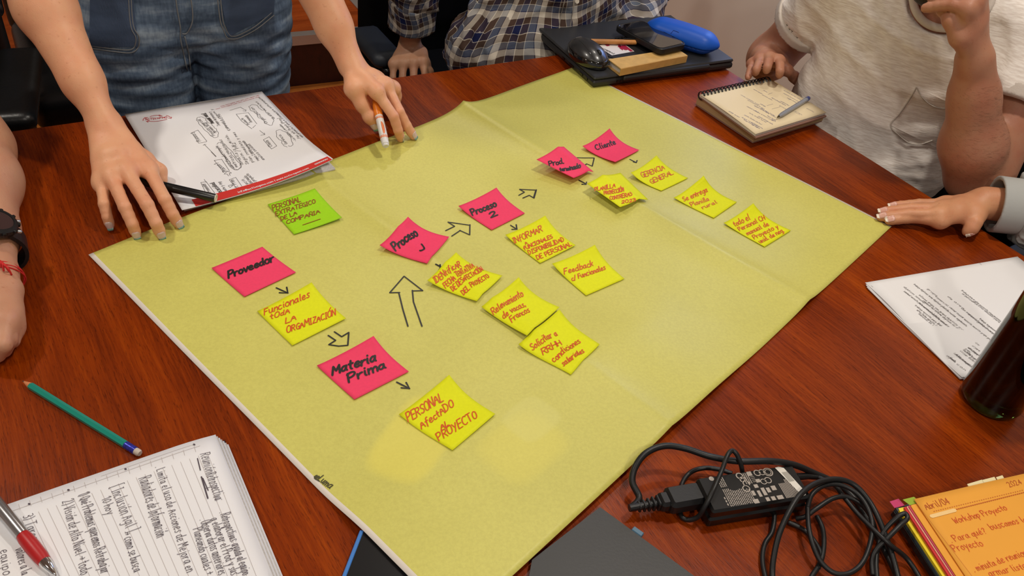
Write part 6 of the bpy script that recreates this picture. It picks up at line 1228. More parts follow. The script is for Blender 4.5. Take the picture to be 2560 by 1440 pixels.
# ================================================================== chairs
m_leather = mat('black_leather', (14, 14, 15), rough=.35, spec=.5, bump=(120, .15)); m_fabric = mat('black_fabric', (12, 12, 13), rough=.9, spec=.1)
m_slate = mat('slate_armrest', (40, 46, 54), rough=.55); m_chr = mat('dark_metal', (60, 60, 62), rough=.35, metal=.8)
def chair(label, x, y, yaw, arm_h=.66, arms=(-1, 1), back_h=1.0, m=None, arm_m=None, back_off=.24, mesh=False, w_=.50, arm_b=0.0):
    """yaw: direction the sitter faces, in radians"""
    m = m or m_fabric; t = thing('office_chair', label, 'chair', (x, y, 0)); f = V(math.cos(yaw), math.sin(yaw), 0); s = V(-f[1], f[0], 0); R = np.stack([f, s, V(0, 0, 1)], 1); c = V(x, y, 0)
    iso('seat', uni(.03, rbox(c + V(0, 0, .445), (.48, w_, .09), .035, R)), .012, m, t)
    if mesh:
        for k in range(16): MB().box(c - f * (back_off + .012 * math.sin(k * .2)) + V(0, 0, .56 + k * .028), (.012, w_ - .06, .012), R, .003).build('back_slat', mat('grey_mesh_slat', (96, 96, 92), rough=.6), t)
        MB().tube([c - f * back_off + s * q_[0] + V(0, 0, q_[1]) for q_ in smooth_path([(-w_ / 2 + .02, .53, 0), (-w_ / 2, .62, 0), (-w_ / 2, .92, 0), (-w_ / 2 + .05, 1.0, 0), (0, 1.02, 0), (w_ / 2 - .05, 1.0, 0), (w_ / 2, .92, 0), (w_ / 2, .62, 0), (w_ / 2 - .02, .53, 0)], 4)], .014, 8).build('back_frame', m_blackp, t, smooth=True)
    else:
        iso('backrest', uni(.03, rbox(c - f * back_off + V(0, 0, (.44 + back_h) / 2), (.075, w_, back_h - .44), .034, R), rbox(c - f * (back_off - .012) + V(0, 0, .64), (.075, w_ * .8, .18), .034, R)), .012, m, t)
    MB().box(c - f * (back_off + .03) + V(0, 0, .49), (.02, .08, .22), R, .004).box(c - f * (back_off - .06) + V(0, 0, .39), (.22, .08, .02), R, .004).build('back_bracket', m_blackp, t)
    for a in arms:
        q = c + s * a * (w_ / 2 + .035)
        iso('armrest', rbox(q + f * (.02 - arm_b) + V(0, 0, arm_h), (.27 - arm_b * 1.6, .075, .035), .016, R), .008, arm_m or m_slate, t)
        MB().tube(smooth_path([q + f * .04 + V(0, 0, arm_h - .016), q + f * .03 + V(0, 0, .52), q - s * a * .03 + f * .02 + V(0, 0, .42), q - s * a * .12 + f * .0 + V(0, 0, .392)], 5), .016, 10).build('arm_bracket', m_blackp, t, smooth=True)
    MB().lathe([(.028, .10), (.028, .25), (.018, .25), (.018, .395), (.06, .398), (.06, .402)], c, n=20).build('gas_stem', m_chr, t)
    for k in range(5):
        a = yaw + k * 2 * math.pi / 5 + .3; d = V(math.cos(a), math.sin(a), 0); MB().tube([c + V(0, 0, .11), c + d * .15 + V(0, 0, .10), c + d * .29 + V(0, 0, .075)], [.024, .020, .014], 8).build('base_leg', m_blackp, t)
        e_ = V(-d[1], d[0], 0); MB().lathe([(.020, -.018), (.027, -.014), (.027, .014), (.020, .018)], c + d * .29 + V(0, 0, .028), e_, 16).build('caster', m_blackr, t)
    return t
YF = math.atan2(-.8215, .5702)            # facing the table from the far edge
chair('black leather office chair pushed back behind the standing woman', -1.02, 1.90, YF, m=m_leather, arm_m=m_leather, w_=.54, back_h=1.06)
chair('black office chair with slate armrests, under the man in the checked shirt', -.115, 2.00, YF, back_h=1.08, w_=.58, arm_h=.60, arm_b=.06)
YR = math.atan2(-.63, -.78)
chair('black office chair under the man in the white T-shirt', .80, 1.50, YR, w_=.42, arm_h=.64, back_h=.86, back_off=.21)
chair('black office chair with a grey slatted back, under the person in the grey puffed sleeve', 1.12, .98, YR, mesh=True, arm_h=.64)
chair('shiny black leather armchair under the person wearing the wrist watch', -1.16, 1.16, YF - .15, m=m_leather, arm_m=m_leather, w_=.46, arm_h=.70, back_h=1.1)

# ================================================================== helper for simple clothed lower bodies of the sitters
def trousers(root, hip, f, s, zs, m, name='trousers', spread=.10, knee=.46, foot=True, zt=.66):
    """hip centre on the seat, f forward, s sideways (left to right of the sitter)"""
    R = np.stack([f, s, V(0, 0, 1)], 1); h = V(hip[0], hip[1], 0)
    nd = [ell(h + V(0, 0, .56), V(.125, .175, .095), R)]
    for a in (-1, 1):
        k = h + f * knee + s * a * spread * 1.25 + V(0, 0, .54); nd.append(uni(.03, cone(h + s * a * spread + V(0, 0, .57), k, .082, .060), cone(k, h + f * (knee + .02) + s * a * spread * 1.3 + V(0, 0, .10), .060, .046)))
    iso(name, uni(.03, *nd), .010, m, root)
    for a in (-1, 1):
        q = h + f * (knee + .06) + s * a * spread * 1.3; iso('shoe', clip(uni(.02, ell(q + V(0, 0, .035) + f * .02, V(.125, .046, .040), R), cone(q + V(0, 0, .03) - f * .04, q + V(0, 0, .09) - f * .04, .040, .040)), V(0, 0, .004), V(0, 0, -1)), .009, mat('dark_shoe', (30, 28, 28), rough=.5), root)
def boundary_wr(seed, dirs, amp):
    rr_ = np.random.RandomState(seed); K = [(rr_.uniform(*fr) * nrm(np.array(d) + rr_.normal(0, .25, 3)), rr_.uniform(0, 6.28), rr_.uniform(.5, 1)) for d, fr, n in dirs for _ in range(n)]
    def fn(P):
        w_ = np.zeros(len(P)); q = P + .015 * np.sin(P[:, [1, 2, 0]] * 19 + seed)
        for k, ph, a in K: v = np.sin(q @ k + ph); w_ += a * (1 - np.abs(v)) ** 2 * 2 - a * .7
        return w_ / max(1, len(K)) ** .6 * amp
    return fn
# ---------------------------------------------------------------- man in the plaid shirt
pm = thing('person', 'person in a checked shirt sitting behind the laptop, right hand hanging below the table edge', 'person', (0.0, 1.86, 0))
fw = V(.5702, -.8215, 0); sr = V(-.8215, -.5702, 0)     # forward; towards the sitter's right hand (photo left)
pc0 = V(.0, 1.835, 0); Rp_ = np.stack([fw, sr, V(0, 0, 1)], 1)
def pp(a, b, z): return pc0 + fw * a + sr * b + V(0, 0, z)
pSR = pp(-.02, .185, 1.08); pSL = pp(-.02, -.185, 1.08); pER = pp(-.12, .285, .835); pEL = pp(-.02, -.275, .82)
pWR = Y(1024, 112, 1.80); pWR = V(pWR[0], pWR[1], pWR[2])
bse = pWR; 
def pxd(x, y, d): r_ = ray(x, y); return CAMP + r_ * (d / r_[1])   # point on the pixel's ray at world y = d
ph_f = [[pxd(1068 - 12, 152, 1.765), pxd(1064, 192, 1.74), pxd(1060, 215, 1.74), pxd(1055, 230, 1.75)], [pxd(1034, 156, 1.755), pxd(1034, 196, 1.730), pxd(1032, 220, 1.735), pxd(1030, 236, 1.745)],
        [pxd(1008, 158, 1.752), pxd(1006, 196, 1.728), pxd(1004, 220, 1.733), pxd(1002, 236, 1.743)], [pxd(984, 160, 1.75), pxd(982, 194, 1.730), pxd(981, 214, 1.735), pxd(980, 228, 1.742)]]
pth = [pxd(1052, 132, 1.79), pxd(1064, 158, 1.775), pxd(1072, 180, 1.76), pxd(1076, 200, 1.75)]
pWL = pp(.16, -.12, .70)
pfl = [[pWL + fw * .085 + sr * (.03 - .02 * k) + V(0, 0, -.005), pWL + fw * .12 + sr * (.05 - .02 * k) + V(0, 0, -.025), pWL + fw * .12 + sr * (.07 - .02 * k) + V(0, 0, -.045), pWL + fw * .11 + sr * (.08 - .02 * k) + V(0, 0, -.055)] for k in range(4)]
ptl = [pWL + fw * .02 + sr * .025, pWL + fw * .05 + sr * .05, pWL + fw * .07 + sr * .07 + V(0, 0, -.01), pWL + fw * .08 + sr * .085 + V(0, 0, -.02)]
phc = pp(.06, 0, 1.30); phd, PRH = head(phc, nrm(fw + V(0, 0, -.45)), V(0, 0, 1), 1.0)
up_p = nrm(V(-.2, -.75, .6))
pbody = uni(.012, arm(pSR, pER, pWR, 1.0), hand(pWR, ph_f, pth, .98, rw=.018), arm(pSL, pEL, pWL, 1.0), hand(pWL, pfl, ptl, 1.0), uni(.03, cone(pSR, pSL, .05, .05), cone(pp(-.02, 0, 1.08), pp(-.0, 0, .75), .08, .08)), uni(.02, cone(pp(-.02, 0, 1.08), phc + V(0, 0, -.06) - fw * .02, .060, .058), phd))
iso('body', pbody, .0032, sk_p, pm, base=(0, 1.86, 0)); eyes(pm, phc, PRH); hair(pm, phc, PRH, 1.0, long_=False, m=mat('black_hair', (26, 22, 20), rough=.5, bump=(200, .6)))
def plaid_mat(name, scale=1.0):
    m = bpy.data.materials.new(name); m.use_nodes = True; nt = m.node_tree; N = nt.nodes; L = nt.links; b = N['Principled BSDF']; b.inputs['Roughness'].default_value = .85; b.inputs['Specular IOR Level'].default_value = .15
    at = N.new('ShaderNodeAttribute'); at.attribute_name = 'cloth'; sp = N.new('ShaderNodeSeparateXYZ'); L.new(at.outputs['Vector'], sp.inputs[0])
    def stripes(o):
        fr = N.new('ShaderNodeMath'); fr.operation = 'FRACT'; mu = N.new('ShaderNodeMath'); mu.operation = 'MULTIPLY'; mu.inputs[1].default_value = 1 / (.060 * scale); L.new(o, mu.inputs[0]); L.new(mu.outputs[0], fr.inputs[0])
        r = N.new('ShaderNodeValToRGB'); r.color_ramp.interpolation = 'CONSTANT'; e = r.color_ramp.elements
        seq = [(0, (30, 38, 78)), (.20, (214, 208, 196)), (.214, (84, 66, 58)), (.40, (214, 206, 192)), (.58, (30, 38, 78)), (.60, (112, 120, 134)), (.78, (218, 212, 198)), (.794, (80, 64, 56)), (.98, (214, 206, 192))]
        e[0].position = 0; e[0].color = (*srgb(seq[0][1]), 1); e[1].position = seq[1][0]; e[1].color = (*srgb(seq[1][1]), 1)
        for p_, c_ in seq[2:]: k = e.new(p_); k.color = (*srgb(c_), 1)
        L.new(fr.outputs[0], r.inputs['Fac']); return r.outputs[0]
    a = stripes(sp.outputs[0]); c = stripes(sp.outputs[1]); mx = N.new('ShaderNodeMix'); mx.data_type = 'RGBA'; mx.inputs[0].default_value = .5; L.new(a, mx.inputs[6]); L.new(c, mx.inputs[7])
    g = N.new('ShaderNodeGamma'); g.inputs[1].default_value = 1.1; L.new(mx.outputs[2], g.inputs[0]); L.new(g.outputs[0], b.inputs['Base Color'])
    tc = N.new('ShaderNodeTexCoord'); n = N.new('ShaderNodeTexNoise'); n.inputs['Scale'].default_value = 500; L.new(tc.outputs['Object'], n.inputs['Vector']); bp = N.new('ShaderNodeBump'); bp.inputs['Strength'].default_value = .3; bp.inputs['Distance'].default_value = .0008; L.new(n.outputs['Fac'], bp.inputs['Height']); L.new(bp.outputs[0], b.inputs['Normal'])
    return m
m_plaid = plaid_mat('plaid_cotton')
shn = uni(.05, ell(pp(.0, 0, .80), V(.125, .195, .20), Rp_), ell(pp(.0, -.01, 1.00), V(.115, .205, .15), Rp_), ell(pp(.03, .03, .68), V(.135, .215, .10), Rp_), ell(pp(.03, .10, .69), V(.12, .175, .11), Rp_), cone(pSR, pSL, .072, .072), cone(pSL, pEL, .070, .062), cone(pEL, pEL * .1 + pWL * .9, .060, .046))
wr = boundary_wr(3, [((.2, .3, 1), (30, 60), 3), ((1, -.5, .8), (35, 70), 4), ((-.6, .6, .9), (30, 65), 4)], .0085)
shn = clip(disp(shn, wr, .014), pp(0, 0, .60), V(0, 0, -1)); shn = sub(shn, ell(pp(.02, 0, 1.20), V(.07, .075, .10), Rp_), .005)
def cloth_body(P):
    a = (P - pc0) @ fw; s_ = (P - pc0) @ sr; th = np.arctan2(s_, a + .05); w_ = .007 * np.sin(P[:, 2] * 28 + s_ * 14) + .005 * np.sin(s_ * 30 + P[:, 2] * 17)
    return np.stack([th * .175 + w_ + .18 * (P[:, 2] - .8) * .3, P[:, 2] + .009 * np.sin(s_ * 21 + 1) + .35 * s_ * .5 + w_ * .6, 0 * a], 1)
shirt = iso('shirt', shn, .006, m_plaid, pm, base=(0, 1.86, 0), attrf=cloth_body); shirt['label'] = 'navy, brown and cream checked shirt'
# right sleeve, rolled above the wrist
cf = pER + (pWR - pER) * .70; axs = nrm(pWR - pER)
sl = uni(.02, cone(pSR, pER, .074, .066), cone(pER, cf, .064, .050))
wr2 = boundary_wr(9, [((.2, .3, 1), (45, 90), 5), ((1, -.5, .3), (45, 90), 5)], .0065)
sl = clip(disp(sl, wr2, .012), cf, axs); sl = sub(sl, cone(cf - axs * .03, cf + axs * .03, .036, .040))
def cloth_sl(P):
    d = P - pER; l = d @ axs; n1_ = nrm(np.cross(axs, V(0, 0, 1))); n2_ = np.cross(n1_, axs); th = np.arctan2(d @ n1_, d @ n2_); return np.stack([th * .052 + .006 * np.sin(l * 60), l + .006 * np.sin(th * 3), 0 * l], 1)
iso('sleeve', sl, .005, m_plaid, pm, base=(0, 1.86, 0), attrf=cloth_sl)
cu = clip(clip(disp(uni(0, cone(cf - axs * .075, cf + axs * .012, .055, .0535)), boundary_wr(4, [((1, 0, .3), (60, 100), 3)], .0018), .004), cf + axs * .010, axs), cf - axs * .055, -axs); cu = sub(cu, cone(cf - axs * .04, cf + axs * .04, .042, .044))
iso('rolled_cuff', cu, .004, m_plaid, pm, base=(0, 1.86, 0), attrf=lambda P: cloth_sl(P) + V(.013, .021, 0))
bp_px = [(1401, 80), (1442, 3)]
for q_ in bp_px:
    P = drape_px(shn, [q_], .001)[0]; nn_ = nrm(CAMP - P); MB().lathe([(.0048, 0), (.0052, .001), (.0052, .0018), (.0040, .0022), (.0036, .0016)], P, nrm(fw * .9 + V(0, 0, .25)), 16).build('shirt_button', mat('button_pearl', (214, 206, 190), rough=.25), shirt)
seam_px(shn, [(1425, -60), (1412, 0), (1402, 40), (1396, 85), (1390, 125)], 'placket_seam', mat('seam_cream', (150, 144, 134), rough=.8), shirt, r=.0009, off=.0008)
seam_px(shn, [(1450, -60), (1438, 0), (1430, 40), (1422, 85), (1416, 120)], 'placket_seam', MATS['seam_cream'], shirt, r=.0007, off=.0008)
trousers(pm, (pc0 - fw * .05), fw, sr, None, m_fabric)
# ---------------------------------------------------------------- man in the white T-shirt
tm = thing('person', 'person in a white pocket T-shirt, chin on his left hand, seated at the right edge', 'person', (.78, 1.50, 0))
tf = nrm(V(-.45, -.89, 0)); ts = nrm(V(-.89, .45, 0))        # forward; towards his right (photo left)
tc0 = V(.705, 1.555, 0); Rt = np.stack([tf, ts, V(0, 0, 1)], 1)
def tp_(a, b, z): return tc0 + tf * a + ts * b + V(0, 0, z)
tSR = tp_(.03, .175, .985); tSL = tp_(.03, -.165, .990); tER = tp_(-.06, .275, .745)
tWR = T(1921, 152, .055)
trf = [[T(1952, 148, .062), T(1955, 166, .060), T(1951, 180, .050), T(1949, 190, .042)], [T(1925, 146, .066), T(1922, 158, .068), T(1918, 170, .060), T(1916, 178, .052)],
       [T(1902, 152, .060), T(1896, 166, .060), T(1891, 176, .052), T(1888, 184, .043)], [T(1884, 164, .050), T(1877, 178, .048), T(1872, 188, .042), T(1870, 195, .036)]]
tWR = Y(1916, 150, 1.665); trf = [[Y(1946, 152, 1.60), Y(1950, 164, 1.565), Y(1950, 178, 1.545), T(1948, 189, .043)], [Y(1922, 146, 1.605), Y(1921, 156, 1.565), Y(1918, 168, 1.548), T(1916, 177, .052)], [Y(1900, 150, 1.61), Y(1896, 162, 1.572), Y(1891, 174, 1.555), T(1888, 183, .044)], [Y(1882, 160, 1.615), Y(1877, 172, 1.585), Y(1873, 184, 1.575), T(1870, 194, .037)]]
trt = [Y(1950, 160, 1.64), Y(1968, 176, 1.615), T(1985, 192, .020), T(1992, 205, .012)]
tER = Y(1925, 146, 1.80)
tEL = Y(2428, 452, 1.275); tWL = Y(2438, 150, 1.255)
tEL = Y(2430, 440, 1.30); tWL = Y(2437, 150, 1.285)
def py(x, y, d): return Y(x, y, d)
tlf = [[py(2420, 22, 1.275), py(2385, 12, 1.285), py(2345, 14, 1.300), py(2314, 20, 1.310)], [py(2436, 2, 1.285), py(2400, -14, 1.290), py(2360, -14, 1.305), py(2328, -8, 1.315)],
       [py(2444, -22, 1.295), py(2410, -42, 1.30), py(2372, -42, 1.315), py(2345, -34, 1.325)], [py(2448, -46, 1.305), py(2420, -66, 1.31), py(2390, -66, 1.325), py(2368, -58, 1.335)]]
tlt = [py(2402, 92, 1.275), py(2378, 52, 1.285), py(2362, 22, 1.310), py(2352, 0, 1.325)]
thc = Y(2408, -195, 1.42); thd, TRH = head(thc, nrm(tf * .9 + V(0, 0, -.45)), nrm(V(0, 0, 1) + tf * .3), 1.0)
def farm(E_, W, s, fl, side):
    d = W - E_; return uni(.02, cone(E_, E_ + d * .30, .047 * s, .051 * s), cone(E_ + d * .30, E_ + d * .72, .051 * s, .036 * s), fcone(E_ + d * .70, W, .037 * s, .030 * s, fl, .80))
tneck = tp_(.03, 0, 1.02)
tbody = uni(.012, uni(.02, cone(tSR, tER, .052, .046), farm(tER, tWR, .86, V(0, 0, 1), 1)), hand(tWR, trf, trt, 1.0, rw=.017), uni(.02, cone(tSL, tEL - (tWL - tEL) * .02 + V(0.02, .0, 0), .050, .046), farm(tEL, tWL, .97, nrm(V(.6, .8, 0)), -1)), hand(tWL, tlf, tlt, 1.08, rw=.019),
            uni(.03, cone(tSR, tSL, .052, .052), cone(tneck, tp_(0, 0, .75), .08, .09), ell(tp_(.030, 0, .965), V(.070, .095, .055), Rt)), uni(.025, cone(tneck, thc + V(0, 0, -.05) - tf * .01, .062, .060), thd))
iso('body', tbody, .0032, sk_t, tm, base=(.78, 1.50, 0)); eyes(tm, thc, TRH); m_dh = mat('dark_hair', (30, 24, 20), rough=.55, bump=(220, .6))
hair(tm, thc, TRH, 1.0, long_=False, m=m_dh)
def q_(a, b, c): return thc + TRH @ V(a, b, c)
beard = sub(uni(.015, ell(q_(0, .050, -.084), V(.034, .040, .028), TRH), ell(q_(0, .078, -.070), V(.028, .016, .024), TRH)), ell(q_(0, .080, -.048), V(.028, .030, .010), TRH), .006); iso('beard', beard, .004, m_dh, tm)
# arm hair on the left forearm
rr = np.random.RandomState(2); hairmb = MB(); dF = tWL - tEL; 
S0 = []; n_h = 1000
tt = rr.uniform(.10, .86, n_h); th_ = rr.uniform(-1.9, 1.7, n_h); vcam = nrm(CAMP - tEL); axF = nrm(dF); e1_ = nrm(vcam - axF * (vcam @ axF)); e2_ = np.cross(axF, e1_)
o_ = tEL + dF * tt[:, None]; dr = np.cos(th_)[:, None] * e1_ + np.sin(th_)[:, None] * e2_; Ph = trace(tbody, o_ + dr * .12, -dr, .12)
okk = rr.uniform(size=n_h) < (.25 + .75 * np.clip(np.sin(th_) * .6 + .6, 0, 1))
hv = []; hf_ = []
for i in range(n_h):
    if not okk[i]: continue
    n_ = dr[i]; t_ = nrm(-axF * rr.uniform(-.2, .6) + np.cross(axF, n_) * rr.uniform(.3, 1.2)); L_ = rr.uniform(.005, .011); w0 = np.cross(t_, n_) * .00008
    p0 = Ph[i]; p1 = p0 + t_ * L_ * .5 + n_ * L_ * .15; p2 = p0 + t_ * L_ + n_ * L_ * .10; k = len(hv); hv += [p0 - w0, p0 + w0, p1 - w0, p1 + w0, p2]; hf_ += [(k, k + 1, k + 3, k + 2), (k + 2, k + 3, k + 4)]
ah = add('arm_hair', hv, hf_, mat('arm_hair', (92, 60, 40), rough=.6), tm); ah['kind'] = 'stuff'
mt_ = bpy.data.materials.new('slub_cotton'); mt_.use_nodes = True; nt = mt_.node_tree; N = nt.nodes; L = nt.links; b = N['Principled BSDF']; tc = N.new('ShaderNodeTexCoord'); rt_ = N.new('ShaderNodeVectorRotate'); rt_.rotation_type = 'Z_AXIS'; rt_.inputs['Angle'].default_value = -math.atan2(ts[1], ts[0]); L.new(tc.outputs['Object'], rt_.inputs['Vector'])
mp = N.new('ShaderNodeMapping'); mp.inputs['Scale'].default_value = (1, 1, 7); L.new(rt_.outputs[0], mp.inputs['Vector']); n = N.new('ShaderNodeTexNoise'); n.inputs['Scale'].default_value = 60; n.inputs['Detail'].default_value = 5; L.new(mp.outputs[0], n.inputs['Vector'])
r = N.new('ShaderNodeValToRGB'); r.color_ramp.elements[0].position = .36; r.color_ramp.elements[1].position = .62; r.color_ramp.elements[0].color = (*srgb((224, 214, 205)), 1); r.color_ramp.elements[1].color = (*srgb((246, 240, 233)), 1); L.new(n.outputs['Fac'], r.inputs['Fac']); L.new(r.outputs[0], b.inputs['Base Color']); b.inputs['Roughness'].default_value = .9; b.inputs['Specular IOR Level'].default_value = .1
bp = N.new('ShaderNodeBump'); bp.inputs['Strength'].default_value = .5; bp.inputs['Distance'].default_value = .001; L.new(n.outputs['Fac'], bp.inputs['Height']); L.new(bp.outputs[0], b.inputs['Normal'])
sRe = tSR + (tER - tSR) * .50; sLe = tSL + (tEL - tSL) * .52
core = uni(.05, ell(tp_(.015, .035, .74), V(.115, .175, .19), Rt), ell(tp_(.02, 0, .92), V(.110, .205, .14), Rt), ell(tp_(.02, .035, .66), V(.120, .165, .10), Rt), cone(tSR, tSL, .062, .062))
wt1 = boundary_wr(21, [((.3, .2, 1), (30, 50), 3), ((.9, -.4, 1.0), (30, 52), 3)], .0052)
tee0 = disp(uni(.025, core, clip(uni(.01, cone(tSR, sRe, .066, .066)), sRe, tER - tSR), clip(uni(.01, cone(tSL, sLe, .066, .068)), sLe, tEL - tSL)), wt1, .014)
tee0 = clip(clip(clip(tee0, sRe, tER - tSR), tp_(0, 0, .575), V(0, 0, -1)), sLe + 0 * sLe, tEL - tSL) if False else clip(tee0, tp_(0, 0, .575), V(0, 0, -1))
tee0 = sub(sub(tee0, cone(sRe - nrm(tER - tSR) * .02, sRe + nrm(tER - tSR) * .05, .056, .058)), cone(sLe - nrm(tEL - tSL) * .02, sLe + nrm(tEL - tSL) * .05, .056, .060))
ncp = tp_(.115, .0, 1.035); tee = sub(tee0, ell(ncp, V(.085, .072, .072), Rt), .004)
tsh = iso('t_shirt', tee, .0055, mt_, tm, base=(.78, 1.50, 0)); tsh['label'] = 'white slub-knit T-shirt with a chest pocket'
# collar band
aa_ = np.linspace(-1, 1, 34) * math.radians(150); cb = []
cpx = [(2284, -60), (2281, -20), (2284, 10), (2292, 32), (2306, 50), (2325, 63), (2350, 70), (2380, 71), (2410, 66), (2440, 50), (2470, 20), (2485, -20)]
Pn = drape_px(tee0, smooth_path(np.array([(x, y, 0) for x, y in cpx]), 6)[:, :2], .0005); MB().tube(Pn, .0068, 10).build('collar', mat('rib_knit', (206, 196, 186), rough=.9, bump=(500, .3)), tsh, smooth=True)
c4 = lambda pts: [(1700 + x / 2.25, y / 2.25) for x, y in pts]
pkt = patch_px(tee, c4([(1330, 490), (1610, 625), (1500, 860), (1185, 705)]), .0022, name='chest_pocket', m=mt_, parent=tsh)
for pts in ([(1330, 490), (1290, 560), (1235, 640), (1185, 705), (1230, 760), (1290, 805), (1350, 812), (1420, 790)], [(1330, 490), (1360, 545), (1410, 590), (1480, 612), (1560, 600)]): seam_px(tee, c4(pts), 'seam', mat('tee_seam', (196, 188, 178), rough=.9), tsh, r=.0011, off=.003)
for (S_, E_, e_) in ((tSR, tER, sRe), (tSL, tEL, sLe)):
    ax = nrm(E_ - S_); hm = sub(clip(clip(cone(e_ - ax * .06, e_ + ax * .04, .0690, .0700), e_ + ax * .001, ax), e_ - ax * .022, -ax), cone(e_ - ax * .08, e_ + ax * .06, .0555, .0560)); iso('sleeve_hem', hm, .004, MATS['rib_knit'], tsh, base=(.78, 1.50, 0))
trousers(tm, tc0 - tf * .03, tf, ts, None, m_fabric)
# ---------------------------------------------------------------- person in the grey puffed sleeve
gm = thing('person', 'person with grey puffed sleeves, hand flat on the right corner of the yellow sheet', 'person', (1.14, 1.0, 0))
gW = T(2462, 507, .040)
gf = [[T(2350, 553, .024), T(2288, 545, .017), T(2245, 549, .012), T(2222, 552, .0085)], [T(2348, 536, .031), T(2272, 535, .021), T(2226, 540, .013), T(2202, 543, .0085)],
      [T(2352, 521, .032), T(2276, 521, .021), T(2230, 526, .013), T(2204, 529, .0085)], [T(2362, 508, .027), T(2298, 508, .019), T(2252, 512, .012), T(2228, 515, .0080)]]
gt = [T(2440, 538, .032), T(2437, 556, .028), T(2428, 570, .020), T(2418, 579, .014)]
gE = gW + nrm(V(.90, -.12, .10)) * .255; gS = V(1.20, 1.14, 1.04); gS2 = V(1.20 - .2, .86, 1.04); gf_ = nrm(V(-.78, -.63, 0)); gs_ = nrm(V(-.63, .78, 0))
gc0 = V(1.16, 1.00, 0); gS = gc0 + gs_ * .17 + V(0, 0, 1.03); gS2 = gc0 - gs_ * .17 + V(0, 0, 1.03); gE2 = gc0 - gs_ * .26 + gf_ * .02 + V(0, 0, .80); gW2 = gE2 + gf_ * .20 + gs_ * .14 + V(0, 0, -.08)
gfl = [[gW2 + gf_ * .085 + gs_ * (.03 - .02 * k), gW2 + gf_ * .12 + gs_ * (.04 - .02 * k) + V(0, 0, -.02), gW2 + gf_ * .13 + gs_ * (.05 - .02 * k) + V(0, 0, -.04), gW2 + gf_ * .125 + gs_ * (.055 - .02 * k) + V(0, 0, -.055)] for k in range(4)]
gtl = [gW2 + gf_ * .02 + gs_ * .025, gW2 + gf_ * .05 + gs_ * .045, gW2 + gf_ * .075 + gs_ * .055, gW2 + gf_ * .095 + gs_ * .06]
ghc = gc0 + gf_ * .05 + V(0, 0, 1.265); ghd, GRH = head(ghc, nrm(gf_ + V(0, 0, -.4)), V(0, 0, 1), .94)
gb = uni(.012, arm(gS, gE, gW, 1.06), hand(gW, gf, gt, .98, rw=.0195), arm(gS2, gE2, gW2, .9), hand(gW2, gfl, gtl, .9), uni(.03, cone(gS, gS2, .045, .045), cone(gc0 + V(0, 0, 1.03), gc0 + V(0, 0, .75), .07, .07)), uni(.02, cone(gc0 + V(0, 0, 1.03), ghc + V(0, 0, -.06), .050, .050), ghd))
iso('body', gb, .0032, sk_g, gm, base=(1.14, 1.0, 0)); eyes(gm, ghc, GRH, .94); hair(gm, ghc, GRH, .94)
m_nb = mat('bare_nail', (216, 166, 150), rough=.25); m_nw = mat('french_tip', (236, 224, 206), rough=.25)
nails(gm, gf, None, .96, m_nb, m_nw, V(-.05, -.35, .93), tipfrac=.76, lf=1.8, nd=gb); nails(gm, [gt], None, .96, m_nb, m_nw, V(.75, -.45, .3), rs=(.0078,), tipfrac=.7, lf=1.2, nd=gb)
m_gs = mat('grey_blouse', (172, 174, 172), rough=.8, bump=(300, .1))
gax = nrm(gE - gW); c_0 = gW + gax * .014; c_1 = gW + gax * .052
gcuff = sub(clip(clip(cone(gW + gax * .0, gW + gax * .10, .0465, .0445), c_1 + gax * .004, gax), c_0, -gax), cone(gW - gax * .02, gW + gax * .036, .0405, .0395)); iso('cuff', gcuff, .0024, m_gs, gm, base=(1.14, 1.0, 0))
puff = uni(.03, cone(c_1 + gax * .02, gE, .048, .056), ell(c_1 + gax * .050, V(.062, .074, .068)), cone(gE, gS, .060, .066))
gn1 = nrm(np.cross(gax, V(0, 0, 1))); gn2 = np.cross(gn1, gax)
def gath(P):
    d = P - c_1; l = d @ gax; th = np.arctan2(d @ gn1, d @ gn2); k = np.exp(-(np.clip(l, 0, 1) / .045)); return .0042 * np.sin(th * 19 + 2 * np.sin(l * 40) + np.sin(th * 3) * 2) * k + .004 * np.sin(th * 5 + l * 50) * (1 - k)
puff = clip(disp(puff, gath, .008), c_1, -gax); iso('sleeve', puff, .0042, m_gs, gm, base=(1.14, 1.0, 0))
Rg = np.stack([gf_, gs_, V(0, 0, 1)], 1)
iso('blouse', uni(.05, ell(gc0 + V(0, 0, .78), V(.115, .16, .22), Rg), ell(gc0 + V(0, 0, .97), V(.105, .18, .11), Rg), cone(gS, gS2, .062, .062), cone(gS2, gE2, .062, .058), cone(gE2, gE2 * .4 + gW2 * .6, .056, .046)), .010, m_gs, gm, base=(1.14, 1.0, 0))
trousers(gm, gc0 - gf_ * .03, gf_, gs_, None, m_fabric)
# ---------------------------------------------------------------- person with the wrist watch, at the left
lm = thing('person', 'person at the far left wearing a black wrist watch, fist resting on the table', 'person', (-1.12, 1.02, 0))
lW = T(-24, 690, .036); lE = T(-58, 375, .050); d_ = nrm(lE - lW); lE = lW + d_ * .27; lE[2] = TZ + .052
lfg = [[T(24, 790, .036), T(20, 850, .030), T(8, 874, .018), T(-5, 864, .012)], [T(14, 806, .040), T(6, 862, .034), T(-8, 886, .020), T(-18, 876, .013)], [T(-12, 812, .038), T(-20, 864, .032), T(-32, 886, .018), T(-40, 876, .012)], [T(-36, 812, .032), T(-44, 856, .026), T(-54, 874, .015), T(-60, 866, .011)]]
ltb = [T(16, 728, .034), T(26, 775, .030), T(32, 820, .026), T(30, 852, .022)]
lc0 = V(-1.20, 1.02, 0); lf_ = nrm(V(.60, -.80, 0)); lf_ = nrm((lW - lE) * V(1, 1, 0) + V(.25, 0, 0)); ls_ = V(lf_[1], -lf_[0], 0)    # ls_: towards his right
